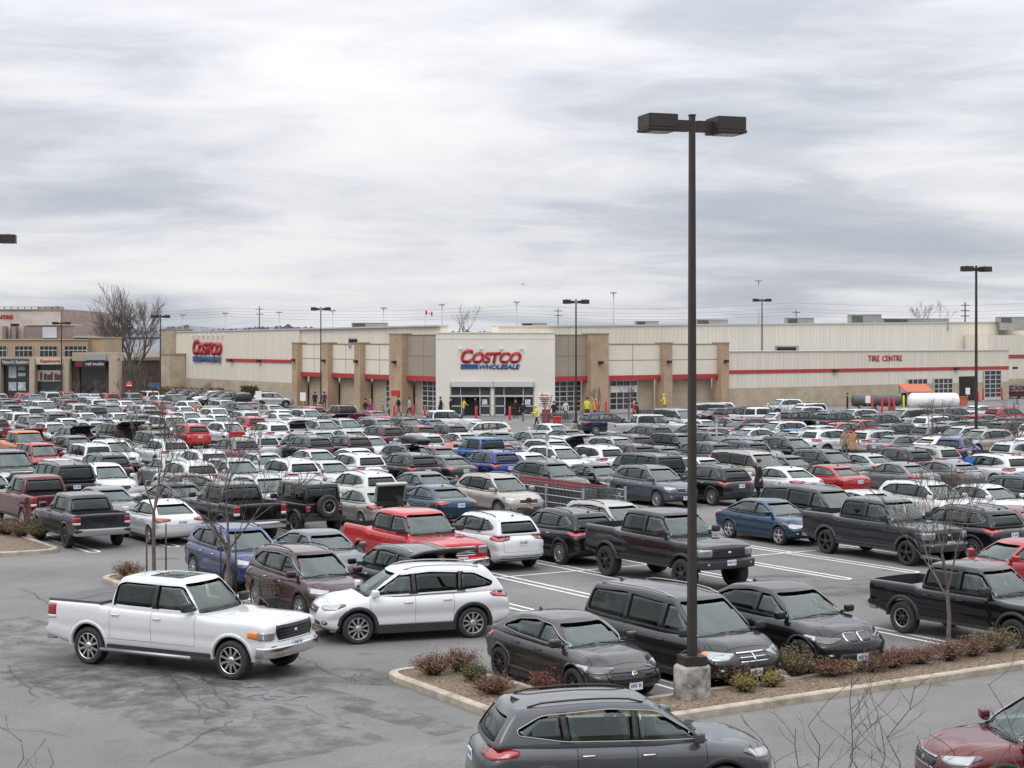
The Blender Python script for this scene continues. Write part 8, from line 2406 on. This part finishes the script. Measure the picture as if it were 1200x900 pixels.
c = ground(262, 556); corral((c.x, c.y, 0), A1, 5.2, 1.9, 'trolley corral among the left rows behind the sapling', 2, 'wire trolley nested in the left corral behind the sapling', (11, 9))
c = ground(535, 588); corral((c.x, c.y, 0), A1, 5.0, 1.0, 'small trolley corral beside the royal blue crossover', 1, 'wire trolley nested in the small corral in mid lot', (6,))
p = ground(318, 722); trolley(p.x, p.y, R(200), 'single trolley with red panel left between blue and maroon crossovers')
p = ground(494, 622); trolley(p.x, p.y, R(150), 'trolley standing behind the open boot of the champagne sedan')
for i in range(46):
    a = ground(752+178*i/46, 494-6*i/46); trolley(a.x, a.y, R(14), 'nested trolley in the long row before the right wing', 'trolleys rowed up before the right wing', False)
for i in range(12):
    a = ground(640+34*i/12, 498); trolley(a.x, a.y, R(10), 'trolley in the short row right of the entrance', 'trolleys in the short row by the entrance', False)

# ------------------------------------------------------------------ bollards, signs, tank, canopy
def bollard(u, vb, h, label, col='safety'):
    p = ground(u, vb); r = empty('bollard', (p.x, p.y, 0)); tag(r, label, 'bollard', 'bollards by the store')
    mb = MB(); mb.lathe([(.11, 0), (.11, h-.06), (.085, h-.02), (.001, h)], 14, 0); mb.build('post', M[col], r)
    mb = MB(); mb.lathe([(.17, 0), (.17, .04), (.115, .07)], 14, 0); mb.build('foot', M['galv'], r)
for q in [(558, 494, 1.35, 'red bollard before the left entrance doors'), (597.5, 494, 1.35, 'red bollard before the right entrance doors'), (462, 489, 1.15, 'red bollard under the red notice'), (484, 488.5, 1.2, 'red bollard before the tall gridded door'),
          (498, 488.5, .95, 'short red bollard left of the entrance block'), (710, 488, 1.5, 'red bollard right of the tan pier'), (1022, 486, 1.7, 'red bollard at the left end of the fenced group'), (1033.5, 485, 1.7, 'second red bollard of the fenced group'), (1042, 483, 1.5, 'third red bollard of the fenced group'), (1047.5, 483, 1.5, 'fourth red bollard of the fenced group'),
          (1054, 480, 1.6, 'yellow bollard next to the orange canopy', 'yellow'), (1059, 480, 1.5, 'yellow bollard touching the white tank', 'yellow'), (1065, 480, 1.0, 'short red bollard before the white tank'), (1152, 470, 1.6, 'red bollard left of the pale gridded door'), (1174, 470, 1.7, 'red bollard right of the pale gridded door'), (1146.5, 472, 1.4, 'red bollard beside the right lamp post')]: bollard(*q)
# gas tank
a, b = ground(1066, 483), ground(1124, 482); Yt = 172; c = at(1094, 469.5, Yt); Lt = (1125-1063)*Yt/FPX
r = empty('gas_tank', (c.x, Yt, 0), R(8)); tag(r, 'white horizontal gas tank in front of the tyre workshop doors', 'gas tank')
rad = .78; zc_ = c.z
prof_ = [(.001, -Lt/2)]+[(rad*math.sin(k*math.pi/12), -Lt/2+.45-.45*math.cos(k*math.pi/12)) for k in range(1, 7)]+[(rad*math.sin(k*math.pi/12), Lt/2-.45-.45*math.cos(k*math.pi/12)) for k in range(6, 12)]+[(.001, Lt/2)]
mb = MB(); mb.lathe(prof_, 28, 0, 'x', Matrix.Translation((0, 0, zc_))); mb.build('shell', M['white'], r)
for x in (-1.5, 1.5):
    mb = MB(); mb.box(x-.15, x+.15, -.6, .6, 0, zc_-.55); mb.build('saddle', M['concrete'], r)
# dark covered roll
Yt = 178; c = at(1027, 471, Yt); Lt = 58*Yt/FPX; r = empty('covered_roll', (c.x, Yt, 0), R(8)); tag(r, 'long black covered roll lying before the buff block wall', 'covered roll')
mb = MB(); mb.lathe([(.001, -Lt/2), (.5, -Lt/2), (.6, -Lt/2+.1), (.62, 0), (.6, Lt/2-.1), (.5, Lt/2), (.001, Lt/2)], 20, 0, 'x', Matrix.Translation((0, 0, 1.0))); mb.build('cover', M['tonneau'], r)
mb = MB()
for x in (-1.8, 0, 1.8): mb.box(x-.12, x+.12, -.5, .5, 0, .5)
mb.build('stand', M['galv'], r)
# orange canopy
Yt = 188; r = empty('canopy', (at(1073, 470, Yt).x, Yt, 0), R(10)); tag(r, 'open booth with a sloping orange roof between roll and tank', 'canopy')
x0, x1 = -17*Yt/FPX, 17*Yt/FPX; zt, zb_ = CAMZ-(451-V0)*Yt/FPX, CAMZ-(459.5-V0)*Yt/FPX
M['orange'] = principled('orange_roof', (.42, .10, .045), .7)
mb = MB(); mb.prism([(-1.3, zb_), (1.2, zt), (1.2, zt+.08), (-1.3, zb_+.08)], 'x', x0, x1); mb.build('roof', M['orange'], r)
for x in (x0+.15, x1-.15):
    for y in (-1.15, 1.05): mb = MB(); mb.box(x-.06, x+.06, y-.06, y+.06, 0, zb_+(0 if y < 0 else zt-zb_)-.02); mb.build('post', M['galv'], r)
mb = MB(); mb.box(x0+.3, x1-.3, .2, .9, 0, 1.5); mb.build('cage', M['trim'], r)
# road signs
def sign_post(u, vb, h, label, face, name='road_sign'):
    p = ground(u, vb); r = empty(name, (p.x, p.y, 0)); tag(r, label, 'sign'); mb = MB(); mb.tube([(0, 0, 0), (0, 0, h)], .035, 6); mb.build('post', M['galv'], r); face(r, h); return r
def no_entry(r, h):
    mb = MB(); mb.lathe([(.001, -.03), (.42, -.03), (.42, 0), (.001, 0)], 28, 0, 'y', Matrix.Translation((0, -.04, h-.45))); o = mb.build('sign_face', M['safety'], r)
    mb = MB(); mb.box(-.28, .28, -.085, -.075, h-.51, h-.39); mb.build('bar', M['white'], o)
sign_post(151.5, 476, 2.75, 'round red no entry sign with a white bar before the third shopfront', no_entry)
def white_face(r, h):
    mb = MB(); mb.box(-.25, .25, -.06, -.04, h-.75, h); mb.build('sign_face', M['white'], r)
for u, vb, h, lab in [(303, 498, 2.9, 'small white parking sign in the lane before the left wing'), (355, 494, 2.6, 'small white parking sign left of the raised tailgates'), (1017, 482, 1.6, 'small white notice on a post beside the red bollards'), (1134, 474, 1.9, 'white board on a stand before the open workshop bay'), (826, 478, 2.9, 'white sign panel leaning near the right wing pier')]:
    sign_post(u, vb, h, lab, white_face)
def thin(r, h): mb = MB(); mb.box(-.10, .10, -.05, -.03, h-.3, h); mb.build('sign_face', M['galv'], r)
for u, vb, h, lab in [(641, 580, 2.8, 'thin marker post at the far end of the mid lot corral'), (840, 549, 2.9, 'thin marker post beside the beige minivan'), (913, 547, 3.0, 'thin marker post with orange tag by the champagne sedan'), (305, 567, 2.6, 'thin marker post in the left rows')]:
    sign_post(u, vb, h, lab, thin, 'marker_post')
# red recycling-style bins of the store front
for u, v, w, h, lab in [(640, 497, .7, 1.2, 'red cart shelter panel beside the yellow hooded worker'), (653, 504, .6, 1.0, 'red box standing by the lamp near the doors'), (278, 536, .9, 1.5, 'stacked red panels at the left trolley corral'), (1128.5, 476, .7, 1.0, 'orange barrier before the open workshop bay')]:
    p = ground(u, v); r = empty('red_bin', (p.x, p.y, 0)); tag(r, lab, 'bin')
    mb = MB(); mb.box(-w/2, w/2, -.35, .35, .08, h); mb.build('body', M['safety'] if 'orange' not in lab else M['orange'], r, bevel=.03)
    mb = MB(); mb.box(-w/2-.04, w/2+.04, -.39, .39, h, h+.08); mb.build('lid', M['safety'] if 'orange' not in lab else M['orange'], r, bevel=.02)
# blue canopy by the lamp at left
p = at(183, 457, 225); r = empty('blue_canopy', (p.x, 225, 0)); tag(r, 'small blue canopy at the foot of the big bare tree', 'canopy')
mb = MB(); mb.prism([(-.95, 1.2), (.95, 1.2), (.8, 1.75), (-.8, 1.75)], 'y', -.6, .6); mb.build('roof', principled('blue_canvas', (.03, .13, .24), .7), r)
mb = MB(); mb.box(-.8, -.72, -.1, .1, 0, 1.2); mb.box(.72, .8, -.1, .1, 0, 1.2); mb.build('legs', M['galv'], r)
